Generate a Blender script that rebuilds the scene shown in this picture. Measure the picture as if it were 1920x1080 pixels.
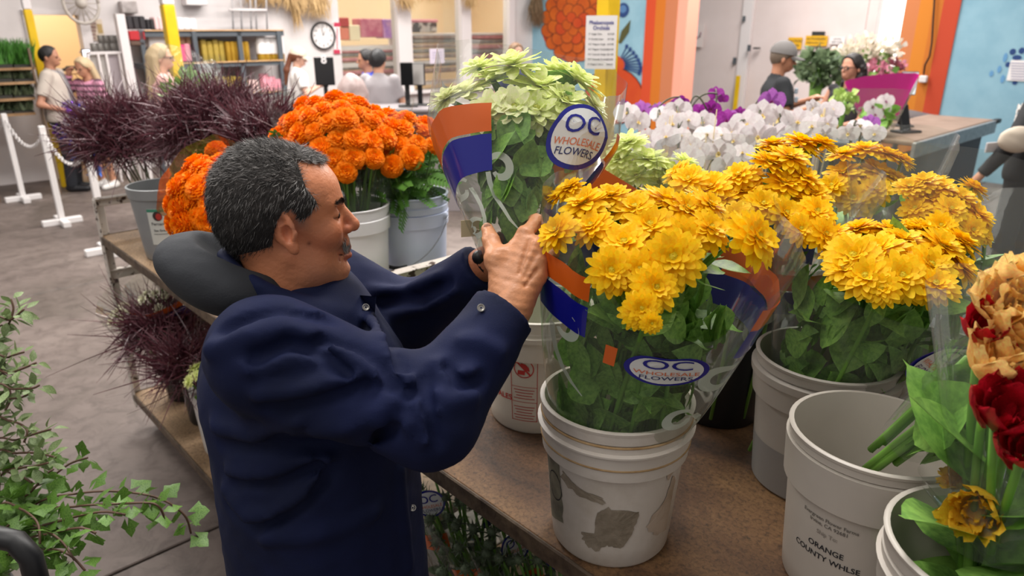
import bpy, math, random
import numpy as np
from math import sin, cos, pi, radians, sqrt, atan2
from mathutils import Matrix, Vector

for o in list(bpy.data.objects):
    bpy.data.objects.remove(o)
SC = bpy.context.scene
COL = SC.collection
random.seed(7)
RNG = np.random.default_rng(7)

# ------------------------------------------------------------------ camera, world, lights
FPX = 1339.0
TILT = radians(20.1)
CAMZ = 1.9
cam_d = bpy.data.cameras.new('camera')
cam_d.sensor_width = 36.0
cam_d.lens = FPX * 36.0 / 1920.0
cam_d.clip_start = 0.02
cam_d.clip_end = 80
cam_d.dof.use_dof = True
cam_d.dof.focus_distance = 1.2
cam_d.dof.aperture_fstop = 5.0
cam = bpy.data.objects.new('camera', cam_d)
COL.objects.link(cam)
cam.location = (0, 0, CAMZ)
cam.rotation_euler = (radians(90) - TILT, 0, 0)
SC.camera = cam

w = bpy.data.worlds.new('hall_daylight')
w.use_nodes = True
bg = w.node_tree.nodes['Background']
bg.inputs[0].default_value = (1.0, 0.955, 0.93, 1)
bg.inputs[1].default_value = 0.38
SC.world = w


def area(name, loc, sx, sy, power, col=(1, 0.96, 0.92), rot=(0, 0, 0)):
    l = bpy.data.lights.new(name, 'AREA')
    l.shape = 'RECTANGLE'
    l.size, l.size_y = sx, sy
    l.energy = power
    l.color = col
    o = bpy.data.objects.new(name, l)
    COL.objects.link(o)
    o.location = loc
    o.rotation_euler = rot
    return o


# rows of roof skylights and tube lamps of the hall
area('roof_light', (0.6, 2.6, 4.6), 0.9, 3.4, 130, rot=(0, 0, radians(-43)))
area('roof_light', (-2.6, 4.6, 4.6), 0.9, 3.4, 250, rot=(0, 0, radians(-43)))
area('roof_light', (2.6, 6.0, 4.6), 0.9, 3.4, 230, rot=(0, 0, radians(-43)))
area('roof_light', (-1.6, 9.2, 4.6), 0.9, 4.4, 380, rot=(0, 0, radians(-43)))
area('roof_light', (4.0, 11.0, 4.8), 1.2, 4.4, 420, rot=(0, 0, radians(-43)))
area('roof_light', (-2.0, -0.6, 4.6), 0.9, 3.4, 60, rot=(0, 0, radians(-43)))

SC.view_settings.view_transform = 'Standard'
SC.view_settings.look = 'None'
SC.view_settings.exposure = 0.12
SC.view_settings.gamma = 1.0
SC.view_settings.use_curve_mapping = False
SC.cycles.transparent_max_bounces = 32
SC.cycles.max_bounces = 8


# ------------------------------------------------------------------ pixel -> place
def ray(px, py):
    u = (px - 960.0) / FPX
    v = (540.0 - py) / FPX
    return np.array([u, cos(TILT) + v * sin(TILT), v * cos(TILT) - sin(TILT)])


CAMP = np.array([0, 0, CAMZ])


def P(px, py, d):
    return CAMP + ray(px, py) * d


def G(px, py, z):
    r = ray(px, py)
    return CAMP + r * ((z - CAMZ) / r[2])


def YP(px, py, y):
    r = ray(px, py)
    return CAMP + r * (y / r[1])


AX = np.array([0.68, -0.733, 0.0]); AX /= np.linalg.norm(AX)     # the hall's two plan directions
BX = np.array([-AX[1], AX[0], 0.0])
RZB = atan2(BX[1], BX[0])
RZA = atan2(AX[1], AX[0])


class Plane:
    """vertical plane: origin o, plan direction d (pointing right in the picture)"""
    def __init__(self, o, d):
        self.o = np.array([o[0], o[1], 0.0]); self.d = d
        self.n = np.array([d[1], -d[0], 0.0])            # towards the camera
        self.rz = atan2(d[1], d[0])

    def pt(self, px, py, off=0.0):
        r = ray(px, py)
        o = self.o + self.n * off
        t = np.dot(o - CAMP, self.n) / np.dot(r, self.n)
        return CAMP + r * t

    def sz(self, px, py, off=0.0):
        p = self.pt(px, py, off)
        return float(np.dot(p - self.o, self.d)), float(p[2])

    def w(self, s, z, off=0.0):
        return self.o + self.d * s + self.n * off + np.array([0, 0, z])

    def mat(self, s=0, z=0, off=0):
        # local x along the wall, local y away from the camera, local z up
        m = Matrix.Rotation(self.rz, 4, 'Z')
        m.translation = Vector(self.w(s, z, off))
        return m


# ------------------------------------------------------------------ materials
def lin(h):
    if isinstance(h, str):
        c = [int(h[i:i + 2], 16) / 255 for i in (0, 2, 4)]
    else:
        c = list(h)
    return tuple([x / 12.92 if x <= 0.04045 else ((x + 0.055) / 1.055) ** 2.4 for x in c] + [1.0])


MATS = {}


def mat(name, col, rough=0.5, col2=None, scale=8.0, metal=0.0, bump=0.0, bscale=60.0, rnd=0.0,
        transl=0.0, spec=0.5, emit=0.0, detail=4.0, ramp=(0.35, 0.65), vcol=False, alpha=None, coat=0.0, sss=0.0):
    if name in MATS:
        return MATS[name]
    m = bpy.data.materials.new(name)
    m.use_nodes = True
    nt = m.node_tree
    N = nt.nodes
    L = nt.links
    b = N['Principled BSDF']
    out = N['Material Output']
    b.inputs['Roughness'].default_value = rough
    b.inputs['Metallic'].default_value = metal
    b.inputs['Specular IOR Level'].default_value = spec
    b.inputs['Coat Weight'].default_value = coat
    if sss:
        b.inputs['Subsurface Weight'].default_value = sss
        b.inputs['Subsurface Scale'].default_value = 0.01
    src = None
    tc = N.new('ShaderNodeTexCoord')
    if vcol:
        a = N.new('ShaderNodeAttribute'); a.attribute_name = 'Col'
        src = a.outputs['Color']
    elif col2 is not None:
        nz = N.new('ShaderNodeTexNoise')
        nz.inputs['Scale'].default_value = scale
        nz.inputs['Detail'].default_value = detail
        nz.inputs['Roughness'].default_value = 0.6
        L.new(tc.outputs['Object'], nz.inputs['Vector'])
        r = N.new('ShaderNodeValToRGB')
        r.color_ramp.elements[0].position = ramp[0]
        r.color_ramp.elements[1].position = ramp[1]
        r.color_ramp.elements[0].color = lin(col)
        r.color_ramp.elements[1].color = lin(col2)
        L.new(nz.outputs['Fac'], r.inputs['Fac'])
        src = r.outputs['Color']
    if rnd:
        oi = N.new('ShaderNodeObjectInfo')
        mr = N.new('ShaderNodeMapRange')
        mr.inputs['To Min'].default_value = 1 - rnd
        mr.inputs['To Max'].default_value = 1 + rnd
        L.new(oi.outputs['Random'], mr.inputs['Value'])
        hs = N.new('ShaderNodeHueSaturation')
        if src is None:
            hs.inputs['Color'].default_value = lin(col)
        else:
            L.new(src, hs.inputs['Color'])
        L.new(mr.outputs['Result'], hs.inputs['Value'])
        src = hs.outputs['Color']
    if src is None:
        b.inputs['Base Color'].default_value = lin(col)
    else:
        L.new(src, b.inputs['Base Color'])
    if bump:
        nb = N.new('ShaderNodeTexNoise')
        nb.inputs['Scale'].default_value = bscale
        nb.inputs['Detail'].default_value = 5
        L.new(tc.outputs['Object'], nb.inputs['Vector'])
        bp = N.new('ShaderNodeBump')
        bp.inputs['Strength'].default_value = bump
        bp.inputs['Distance'].default_value = 0.01
        L.new(nb.outputs['Fac'], bp.inputs['Height'])
        L.new(bp.outputs['Normal'], b.inputs['Normal'])
    if emit:
        b.inputs['Emission Color'].default_value = lin(col)
        b.inputs['Emission Strength'].default_value = emit
    if alpha is not None:
        b.inputs['Alpha'].default_value = alpha
    if transl:
        t = N.new('ShaderNodeBsdfTranslucent')
        if src is None:
            t.inputs['Color'].default_value = lin(col)
        else:
            L.new(src, t.inputs['Color'])
        mx = N.new('ShaderNodeMixShader')
        mx.inputs[0].default_value = transl
        L.new(b.outputs[0], mx.inputs[1])
        L.new(t.outputs[0], mx.inputs[2])
        L.new(mx.outputs[0], out.inputs['Surface'])
    MATS[name] = m
    return m


def film(name, tint='F4F6F2', haze=0.04, rough=0.10, bump=0.12, bscale=9.0):
    """clear crinkled wrap: see-through sheet with a Fresnel gloss and a little milkiness"""
    if name in MATS:
        return MATS[name]
    m = bpy.data.materials.new(name)
    m.use_nodes = True
    nt = m.node_tree; N = nt.nodes; L = nt.links
    N.remove(N['Principled BSDF'])
    out = N['Material Output']
    tr = N.new('ShaderNodeBsdfTransparent'); tr.inputs[0].default_value = lin(tint)
    gl = N.new('ShaderNodeBsdfGlossy'); gl.inputs['Roughness'].default_value = rough; gl.inputs[0].default_value = (.75, .75, .75, 1)
    df = N.new('ShaderNodeBsdfDiffuse'); df.inputs[0].default_value = lin('E6E6E2')
    fr = N.new('ShaderNodeFresnel'); fr.inputs['IOR'].default_value = 1.36
    tc = N.new('ShaderNodeTexCoord')
    nz = N.new('ShaderNodeTexNoise'); nz.inputs['Scale'].default_value = bscale; nz.inputs['Detail'].default_value = 3
    nz.inputs['Distortion'].default_value = 1.2
    bp = N.new('ShaderNodeBump'); bp.inputs['Strength'].default_value = bump; bp.inputs['Distance'].default_value = 0.02
    L.new(tc.outputs['Object'], nz.inputs['Vector'])
    L.new(nz.outputs['Fac'], bp.inputs['Height'])
    L.new(bp.outputs[0], gl.inputs['Normal'])
    L.new(bp.outputs[0], fr.inputs['Normal'])
    m1 = N.new('ShaderNodeMixShader'); m1.inputs[0].default_value = haze
    L.new(tr.outputs[0], m1.inputs[1]); L.new(df.outputs[0], m1.inputs[2])
    m2 = N.new('ShaderNodeMixShader')
    mn = N.new('ShaderNodeMath'); mn.operation = 'MINIMUM'; mn.inputs[1].default_value = 0.42
    L.new(fr.outputs[0], mn.inputs[0]); L.new(mn.outputs[0], m2.inputs[0]); L.new(m1.outputs[0], m2.inputs[1]); L.new(gl.outputs[0], m2.inputs[2])
    L.new(m2.outputs[0], out.inputs['Surface'])
    MATS[name] = m
    return m


# ------------------------------------------------------------------ geometry
def join(*gs):
    vs, fs, n = [], [], 0
    for g in gs:
        if g is None:
            continue
        v, f = g
        v = np.asarray(v, float)
        vs.append(v)
        fs += [tuple(i + n for i in q) for q in f]
        n += len(v)
    return np.concatenate(vs), fs


def box(cx, cy, cz, sx, sy, sz, rz=0.0, bev=0.0):
    """box about its centre; bev chamfers the vertical and horizontal edges"""
    hx, hy, hz = sx / 2, sy / 2, sz / 2
    if bev <= 0:
        v = np.array([(x, y, z) for z in (-hz, hz) for y in (-hy, hy) for x in (-hx, hx)])
        f = [(0, 2, 3, 1), (4, 5, 7, 6), (0, 1, 5, 4), (2, 6, 7, 3), (0, 4, 6, 2), (1, 3, 7, 5)]
    else:
        b = min(bev, hx * .9, hy * .9, hz * .9)
        rings = []
        for z, i in ((-hz, b), (-hz + b, 0), (hz - b, 0), (hz, b)):
            X, Y = hx - i, hy - i
            c = min(b, X * .9, Y * .9)
            rings.append([(X - c, -Y, z), (X, -Y + c, z), (X, Y - c, z), (X - c, Y, z),
                          (-X + c, Y, z), (-X, Y - c, z), (-X, -Y + c, z), (-X + c, -Y, z)])
        v = np.array([p for r in rings for p in r])
        f = [tuple(range(7, -1, -1)), tuple(range(24, 32))]
        for k in range(3):
            for i in range(8):
                j = (i + 1) % 8
                f.append((k * 8 + i, k * 8 + j, k * 8 + 8 + j, k * 8 + 8 + i))
    if rz:
        c, s = cos(rz), sin(rz)
        v = np.stack([v[:, 0] * c - v[:, 1] * s, v[:, 0] * s + v[:, 1] * c, v[:, 2]], 1)
    return v + np.array([cx, cy, cz]), f


def lathe(prof, n=32, closed=False):
    v, f = [], []
    for r, z in prof:
        for i in range(n):
            a = 2 * pi * i / n
            v.append((r * cos(a), r * sin(a), z))
    m = len(prof)
    for k in range(m - 1):
        for i in range(n):
            j = (i + 1) % n
            f.append((k * n + i, k * n + j, k * n + n + j, k * n + n + i))
    if closed:
        f.append(tuple(range(n - 1, -1, -1)))
        f.append(tuple((m - 1) * n + i for i in range(n)))
    return np.array(v), f


def frame_of(d):
    d = np.asarray(d, float); d = d / (np.linalg.norm(d) + 1e-9)
    a = np.array([0, 0, 1.0]) if abs(d[2]) < 0.9 else np.array([1.0, 0, 0])
    e1 = np.cross(a, d); e1 /= np.linalg.norm(e1)
    e2 = np.cross(d, e1)
    return e1, e2, d


def tube(pts, r, n=6, cap=True):
    pts = np.asarray(pts, float)
    m = len(pts)
    rr = np.full(m, r) if np.isscalar(r) else np.asarray(r, float)
    v, f = [], []
    e1p = None
    for k in range(m):
        d = pts[min(k + 1, m - 1)] - pts[max(k - 1, 0)]
        e1, e2, dd = frame_of(d)
        if e1p is not None:
            e1 = e1p - dd * np.dot(e1p, dd); e1 /= np.linalg.norm(e1) + 1e-9; e2 = np.cross(dd, e1)
        e1p = e1
        for i in range(n):
            a = 2 * pi * i / n
            v.append(pts[k] + rr[k] * (cos(a) * e1 + sin(a) * e2))
    for k in range(m - 1):
        for i in range(n):
            j = (i + 1) % n
            f.append((k * n + i, k * n + j, k * n + n + j, k * n + n + i))
    if cap:
        f.append(tuple(range(n - 1, -1, -1)))
        f.append(tuple((m - 1) * n + i for i in range(n)))
    return np.array(v), f


def bez(a, b, c, n=8):
    a, b, c = (np.asarray(x, float) for x in (a, b, c))
    return [(1 - t) ** 2 * a + 2 * t * (1 - t) * b + t * t * c for t in np.linspace(0, 1, n)]


def gridf(nu, nv, wrap=False):
    f = []
    for j in range(nv - 1):
        for i in range(nu if wrap else nu - 1):
            k = (i + 1) % nu
            f.append((j * nu + i, j * nu + k, (j + 1) * nu + k, (j + 1) * nu + i))
    return f


def ball(c, r, n=10, m=7):
    c = np.asarray(c, float)
    r = np.full(3, r) if np.isscalar(r) else np.asarray(r, float)
    v = []
    for k in range(m):
        t = pi * (k + .5) / m if 0 < k < m - 1 else (0.03 if k == 0 else pi - .03)
        for i in range(n):
            a = 2 * pi * i / n
            v.append(c + r * np.array([sin(t) * cos(a), sin(t) * sin(a), cos(t)]))
    f = gridf(n, m, True)
    f = [q[::-1] for q in f]
    return np.array(v), f + [tuple(range(n)), tuple((m - 1) * n + i for i in range(n - 1, -1, -1))]


def xform(g, M):
    v, f = g
    v = np.asarray(v, float)
    M = np.array(M)
    return v @ M[:3, :3].T + M[:3, 3], f


def mesh(name, g, m=None, smooth=True, cols=None):
    v, f = g
    me = bpy.data.meshes.new(name)
    me.from_pydata(np.asarray(v).tolist(), [], [tuple(int(i) for i in q) for q in f])
    if smooth:
        me.polygons.foreach_set('use_smooth', [True] * len(me.polygons))
    if m is not None:
        me.materials.append(m)
    if cols is not None:
        a = me.color_attributes.new('Col', 'FLOAT_COLOR', 'POINT')
        c = np.ones((len(v), 4)); c[:, :3] = cols
        a.data.foreach_set('color', c.ravel())
    me.update()
    return me


def world_of(o):
    m = o.matrix_basis.copy()
    p = o.parent
    while p is not None:
        m = p.matrix_basis @ m
        p = p.parent
    return m


def put(name, me, parent=None, M=None, world=True):
    """link an object carrying mesh data; M is its world matrix (or the parent's frame when world is False)"""
    o = bpy.data.objects.new(name, me)
    COL.objects.link(o)
    if parent is not None:
        o.parent = parent
        if M is None:
            M = Matrix.Identity(4)
        if world:
            M = world_of(parent).inverted() @ M
        o.matrix_basis = M
    elif M is not None:
        o.matrix_basis = M
    return o


def obj(name, g, m, parent=None, smooth=True, M=None, cols=None, local=False, sharp=None):
    """one mesh object. Without M the vertices are world positions; local=True: in the parent's frame.
    Top-level meshes get their origin at the base centre."""
    v, f = g
    v = np.asarray(v, float)
    if parent is None and M is None:
        c = np.array([(v[:, 0].min() + v[:, 0].max()) / 2, (v[:, 1].min() + v[:, 1].max()) / 2, v[:, 2].min()])
        v = v - c
        M = Matrix.Translation(Vector(c))
    me = mesh(name, (v, f), m, smooth, cols)
    if smooth and sharp:
        me.set_sharp_from_angle(angle=radians(sharp))
    return put(name, me, parent, M, world=not local)


def tag(o, label, cat, group=None):
    o['label'] = label
    o['category'] = cat
    if group:
        o['group'] = group
    return o


def thing(name, label, cat, loc=(0, 0, 0), rz=0.0, group=None):
    o = bpy.data.objects.new(name, None)
    o.empty_display_size = 0.05
    COL.objects.link(o)
    o.location = Vector([float(x) for x in loc])
    o.rotation_euler = (0, 0, rz)
    return tag(o, label, cat, group)


def struct(name, g, m, parent=None, **k):
    o = obj(name, g, m, parent, **k)
    if parent is None:
        o['kind'] = 'structure'
    return o


def dirM(pos, d, scale=1.0, spin=0.0):
    """matrix that takes local +z to d"""
    e1, e2, dd = frame_of(d)
    R = Matrix((e1, e2, dd)).transposed().to_4x4()
    M = Matrix.Translation(Vector([float(x) for x in pos])) @ R @ Matrix.Rotation(spin, 4, 'Z') @ Matrix.Scale(scale, 4)
    return M


_txt = {}


def text_geo(s, size=1.0, bold=0.0, align='CENTER'):
    """flat lettering in the xy plane, as (verts, faces)"""
    c = bpy.data.curves.new('t', 'FONT')
    c.body = s
    c.size = size
    c.align_x = align
    c.align_y = 'CENTER'
    c.offset = bold * size
    c.resolution_u = 3
    o = bpy.data.objects.new('t', c)
    COL.objects.link(o)
    dg = bpy.context.evaluated_depsgraph_get()
    me = bpy.data.meshes.new_from_object(o.evaluated_get(dg))
    v = np.array([tuple(x.co) for x in me.vertices]) if len(me.vertices) else np.zeros((0, 3))
    f = [tuple(p.vertices) for p in me.polygons]
    bpy.data.objects.remove(o)
    bpy.data.meshes.remove(me)
    bpy.data.curves.remove(c)
    return v, f


# ------------------------------------------------------------------ distance-field modelling
def sd_ell(p, c, r):
    q = p - np.asarray(c, float)
    r = np.asarray(r, float)
    k0 = np.sqrt(((q / r) ** 2).sum(-1))
    k1 = np.sqrt(((q / r ** 2) ** 2).sum(-1)) + 1e-9
    return k0 * (k0 - 1) / k1


def sd_cone(p, a, b, ra, rb):
    """tapered capsule"""
    a = np.asarray(a, float); b = np.asarray(b, float)
    ab = b - a
    t = np.clip(((p - a) @ ab) / (ab @ ab + 1e-12), 0, 1)
    q = p - a - t[..., None] * ab
    return np.sqrt((q ** 2).sum(-1)) - (ra + (rb - ra) * t)


def smin(a, b, k):
    h = np.clip(0.5 + 0.5 * (b - a) / k, 0, 1)
    return b + (a - b) * h - k * h * (1 - h)


def smax(a, b, k):
    return -smin(-a, -b, k)


def nets(fn, lo, hi, h):
    """surface nets of fn<0 inside the box lo..hi at cell size h"""
    lo = np.asarray(lo, float); hi = np.asarray(hi, float)
    n = np.ceil((hi - lo) / h).astype(int) + 1
    ax = [lo[i] + h * np.arange(n[i]) for i in range(3)]
    F = np.empty(n, np.float32)
    step = max(1, int(400000 / (n[1] * n[2])))
    for i in range(0, n[0], step):
        g = np.stack(np.meshgrid(ax[0][i:i + step], ax[1], ax[2], indexing='ij'), -1)
        F[i:i + step] = fn(g)
    F[0] = F[-1] = 1; F[:, 0] = F[:, -1] = 1; F[:, :, 0] = F[:, :, -1] = 1
    S = F < 0
    cn = [S[i:n[0] - 1 + i, j:n[1] - 1 + j, k:n[2] - 1 + k] for i in (0, 1) for j in (0, 1) for k in (0, 1)]
    tot = sum(c.astype(np.int8) for c in cn)
    act = (tot > 0) & (tot < 8)
    idx = np.argwhere(act)
    vid = -np.ones(act.shape, np.int64)
    vid[act] = np.arange(len(idx))
    offs = np.array([(i, j, k) for i in (0, 1) for j in (0, 1) for k in (0, 1)])
    vals = np.stack([F[idx[:, 0] + o[0], idx[:, 1] + o[1], idx[:, 2] + o[2]] for o in offs], 1)
    acc = np.zeros((len(idx), 3)); cnt = np.zeros(len(idx))
    for a in range(8):
        for b in range(a + 1, 8):
            if np.abs(offs[a] - offs[b]).sum() != 1:
                continue
            va, vb = vals[:, a], vals[:, b]
            m = (va < 0) != (vb < 0)
            t = np.where(m, va / np.where(m, va - vb, 1), 0)
            acc += np.where(m[:, None], offs[a] + t[:, None] * (offs[b] - offs[a]), 0)
            cnt += m
    v = lo + h * (idx + acc / cnt[:, None])
    quads = []
    for axn in range(3):
        o1, o2 = [(1, 2), (2, 0), (0, 1)][axn]
        s0 = [slice(None)] * 3; s1 = [slice(None)] * 3
        s0[axn] = slice(0, -1); s1[axn] = slice(1, None)
        A, B = S[tuple(s0)], S[tuple(s1)]
        ch = np.argwhere(A != B)
        keep = (ch[:, o1] > 0) & (ch[:, o2] > 0) & (ch[:, o1] < n[o1] - 1) & (ch[:, o2] < n[o2] - 1)
        ch = ch[keep]
        ins = A[ch[:, 0], ch[:, 1], ch[:, 2]]
        e1 = np.zeros(3, int); e1[o1] = 1
        e2 = np.zeros(3, int); e2[o2] = 1
        def V(c):
            return vid[c[:, 0], c[:, 1], c[:, 2]]
        q = np.stack([V(ch - e1 - e2), V(ch - e2), V(ch), V(ch - e1)], 1)
        q[~ins] = q[~ins][:, ::-1]
        quads.append(q)
    q = np.concatenate(quads)
    return v, q.tolist()


def noise3(p, s, seed=0):
    """cheap smooth pseudo-noise in about -1..1"""
    r = np.random.default_rng(seed)
    o = 0
    for k in range(5):
        d = r.normal(size=3); d /= np.linalg.norm(d)
        o = o + np.sin(p @ d * s * (1 + .45 * k) + r.uniform(0, 6.28)) / (1 + .35 * k)
    return o / 2.6
# ------------------------------------------------------------------ the hall
BW = Plane((-3.05, 12.2), BX)           # back wall with the clock
MW = Plane((0.43, 15.4), AX)            # painted wall with the wide portal

m_white = mat('wall_white_paint', 'D6CFCD', 0.85, 'C9C2C1', 1.5, bump=0.05, bscale=14)
m_trim = mat('trim_white_paint', 'DAD3D2', 0.7)
m_far = mat('wall_far_paint', 'D9CBC8', 0.85, 'CFC0BC', 0.8)
m_cream = mat('wall_cream_paint', 'F0D8B4', 0.85)
m_blue = mat('mural_blue_paint', '8FB6C6', 0.8, '7FA8BA', 2.2, bump=0.06, bscale=25)
m_dark = mat('black_plastic', '121214', 0.45)
m_grey = mat('grey_steel', '50565C', 0.5)
m_wood = mat('pale_pine', 'D9B080', 0.6, 'C79A68', 6)
m_paper = mat('paper_white', 'E9E4E2', 0.8)
m_ink = mat('ink_dark', '26262C', 0.8)
m_inkblue = mat('ink_blue', '2B2F86', 0.6)


def pbox(pl, x0, y0, x1, y1, off, th, bev=0.0, z0=None, z1=None):
    """box on a wall plane, spanning a picture rectangle at distance off in front of the wall"""
    ym = (y0 + y1) / 2
    s0, _ = pl.sz(x0, ym, off); s1, _ = pl.sz(x1, ym, off)
    xm = (x0 + x1) / 2
    za = pl.sz(xm, y1, off)[1] if z0 is None else z0
    zb = pl.sz(xm, y0, off)[1] if z1 is None else z1
    c = pl.w((s0 + s1) / 2, (za + zb) / 2, off - th / 2)
    return box(c[0], c[1], c[2], abs(s1 - s0), th, abs(zb - za), pl.rz, bev)


def sbox(pl, s0, s1, z0, z1, off, th, bev=0.0):
    c = pl.w((s0 + s1) / 2, (z0 + z1) / 2, off - th / 2)
    return box(c[0], c[1], c[2], s1 - s0, th, z1 - z0, pl.rz, bev)


def onwall(pl, g, s, z, off):
    """flat xy artwork -> standing on the wall plane"""
    v, f = g
    v = np.asarray(v, float)
    W = np.array([pl.w(s + a[0], z + a[1], off + a[2]) for a in v]) if len(v) else v
    return W, f


def slab(name, label, cat, rect, off, th, m, pl=BW, bev=0.0, z0=None, group=None):
    return tag(obj(name, pbox(pl, *rect, off, th, bev, z0=z0), m, smooth=False), label, cat, group)


# floor: worn concrete in large slabs
m_floor = bpy.data.materials.new('worn_concrete')
m_floor.use_nodes = True
_n = m_floor.node_tree.nodes; _l = m_floor.node_tree.links
_b = _n['Principled BSDF']
_tc = _n.new('ShaderNodeTexCoord')


def _noise(scale, detail, dist=0.0):
    q = _n.new('ShaderNodeTexNoise')
    q.inputs['Scale'].default_value = scale; q.inputs['Detail'].default_value = detail
    q.inputs['Roughness'].default_value = 0.65; q.inputs['Distortion'].default_value = dist
    _l.new(_tc.outputs['Object'], q.inputs['Vector'])
    return q


def _ramp(src, stops):
    r = _n.new('ShaderNodeValToRGB')
    while len(r.color_ramp.elements) < len(stops):
        r.color_ramp.elements.new(0.5)
    for e, (p, c) in zip(r.color_ramp.elements, stops):
        e.position = p; e.color = lin(c)
    _l.new(src, r.inputs['Fac'])
    return r


_a = _ramp(_noise(1.1, 8, 0.6).outputs['Fac'], [(0.28, '50473F'), (0.5, '6A5E58'), (0.72, '7E726B')])
_c = _ramp(_noise(9, 10, 1.0).outputs['Fac'], [(0.3, '8A8078'), (0.55, 'FFFFFF'), (0.8, 'FFFFFF')])
_mx = _n.new('ShaderNodeMix'); _mx.data_type = 'RGBA'; _mx.blend_type = 'MULTIPLY'; _mx.inputs[0].default_value = 0.55
_l.new(_a.outputs[0], _mx.inputs[6]); _l.new(_c.outputs[0], _mx.inputs[7])
_d = _ramp(_noise(3.2, 2, 0.3).outputs['Fac'], [(0.0, '3A3330'), (0.24, '5A504A'), (0.30, 'FFFFFF')])
_mx2 = _n.new('ShaderNodeMix'); _mx2.data_type = 'RGBA'; _mx2.blend_type = 'MULTIPLY'; _mx2.inputs[0].default_value = 0.7
_l.new(_mx.outputs[2], _mx2.inputs[6]); _l.new(_d.outputs[0], _mx2.inputs[7])
_l.new(_mx2.outputs[2], _b.inputs['Base Color'])
_r2 = _n.new('ShaderNodeMapRange'); _r2.inputs['To Min'].default_value = 0.38; _r2.inputs['To Max'].default_value = 0.75
_l.new(_noise(2.0, 6).outputs['Fac'], _r2.inputs['Value']); _l.new(_r2.outputs[0], _b.inputs['Roughness'])
_bp = _n.new('ShaderNodeBump'); _bp.inputs['Strength'].default_value = 0.12; _bp.inputs['Distance'].default_value = 0.01
_l.new(_noise(40, 6).outputs['Fac'], _bp.inputs['Height']); _l.new(_bp.outputs[0], _b.inputs['Normal'])

fl = struct('floor', box(0, 6, -0.1, 34, 34, 0.176), m_dark, smooth=False)
# slabs, laid along the hall's directions with recessed joints between them
j0 = G(318, 1028, 0)
ang = RZB
for i in range(-3, 6):
    for k in range(-3, 6):
        c = j0 + BX * (i * 3.6 + 1.8) + AX * (k * 3.6 - 1.8) - BX * 0.9
        if c[1] < -4 or c[1] > 19 or abs(c[0]) > 12:
            continue
        obj('slab', box(c[0], c[1], -0.05, 3.585, 3.585, 0.1, ang, 0.004), m_floor, fl, smooth=False)

# back wall in pieces around its door and its windows
s_l = -8.5
sd0, _ = BW.sz(66, 100); sd1, _ = BW.sz(164, 100)
zd = BW.sz(115, 28)[1]
sw0, _ = BW.sz(637, 60); sw1, _ = BW.sz(962, 60); s_end = float(np.dot(np.array([0.43, 15.4, 0]) - BW.o, BX))
zsill = BW.sz(800, 168)[1]
H = 4.2
struct('wall_back', join(sbox(BW, s_l, sd0, 0, H, 0, .15), sbox(BW, sd0, sd1, zd, H, 0, .15), sbox(BW, sd1, sw0, 0, H, 0, .15),
                         sbox(BW, sw0, sw1, 0, zsill, 0, .15), sbox(BW, sw0, sw1, 3.2, H, 0, .15), sbox(BW, sw1, s_end + .1, 0, H, 0, .15)), m_white, smooth=False)
tr = struct('trim_1', join(sbox(BW, sd0 - .05, sd0 + .03, 0, zd + .05, .03, .2), sbox(BW, sd1 - .03, sd1 + .09, 0, zd + .05, .03, .2),
                           sbox(BW, sd0 - .05, sd1 + .09, zd, zd + .06, .03, .2)), m_trim, smooth=False)
# window posts
for n, (a, b) in enumerate(((746, 772), (866, 884), (956, 966))):
    struct('trim_%d' % (n + 2), pbox(BW, a, 40, b, 60, .04, .2, z0=zsill, z1=3.2), m_trim, smooth=False)
sill = struct('trim_5', sbox(BW, sw0, sw1, zsill - .05, zsill, .12, .3), m_trim, smooth=False)
m_pane = film('window_glass', 'F6F8F6', 0.02, 0.02, 0.0)
for n, (a, b) in enumerate(((637, 746), (772, 866), (884, 956))):
    o = struct('window_%d' % (n + 1), pbox(BW, a, 40, b, 60, -.05, .008, z0=zsill, z1=3.2), m_pane, smooth=False)

# rooms behind: an office seen through the door, a workroom behind the windows
struct('wall_office', join(sbox(BW, sd0 - 1.6, sd1 + .9, 0, H, -2.4, .1), sbox(BW, sd1 + .9, sd1 + 1.0, 0, H, -.15, 2.3), sbox(BW, sd0 - 1.7, sd0 - 1.6, 0, H, -.15, 2.3)), m_cream, smooth=False)
struct('wall_workroom', join(sbox(BW, sw0 - 1.0, sw1 + 1.4, 0, H, -2.9, .1), sbox(BW, sw0 - 1.0, sw0 - .9, 0, H, -.15, 2.8), sbox(BW, sw1 + 1.3, sw1 + 1.4, 0, H, -.15, 2.8)), m_cream, smooth=False)
struct('ceiling', join(sbox(BW, sd0 - 1.7, sd1 + 1.0, 3.4, 3.5, -.15, 2.35), sbox(BW, sw0 - 1.0, sw1 + 1.4, 3.6, 3.7, -.15, 2.85)), m_white, smooth=False)


def lamp_in(name, pl, s, z, off, power, col, size=0.5):
    p = pl.w(s, z, off)
    l = bpy.data.lights.new(name, 'AREA'); l.size = size; l.energy = power; l.color = col
    o = bpy.data.objects.new(name, l); COL.objects.link(o); o.location = Vector(p)
    return o


lamp_in('office_lamp', BW, (sd0 + sd1) / 2, 3.2, -1.3, 55, (1, .86, .66), .8)
lamp_in('workroom_lamp', BW, sw0 + 1.0, 3.4, -1.3, 55, (1, .90, .78), 1.0)
lamp_in('workroom_lamp', BW, sw1 - .7, 3.4, -1.3, 60, (1, .90, .78), 1.0)

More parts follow.
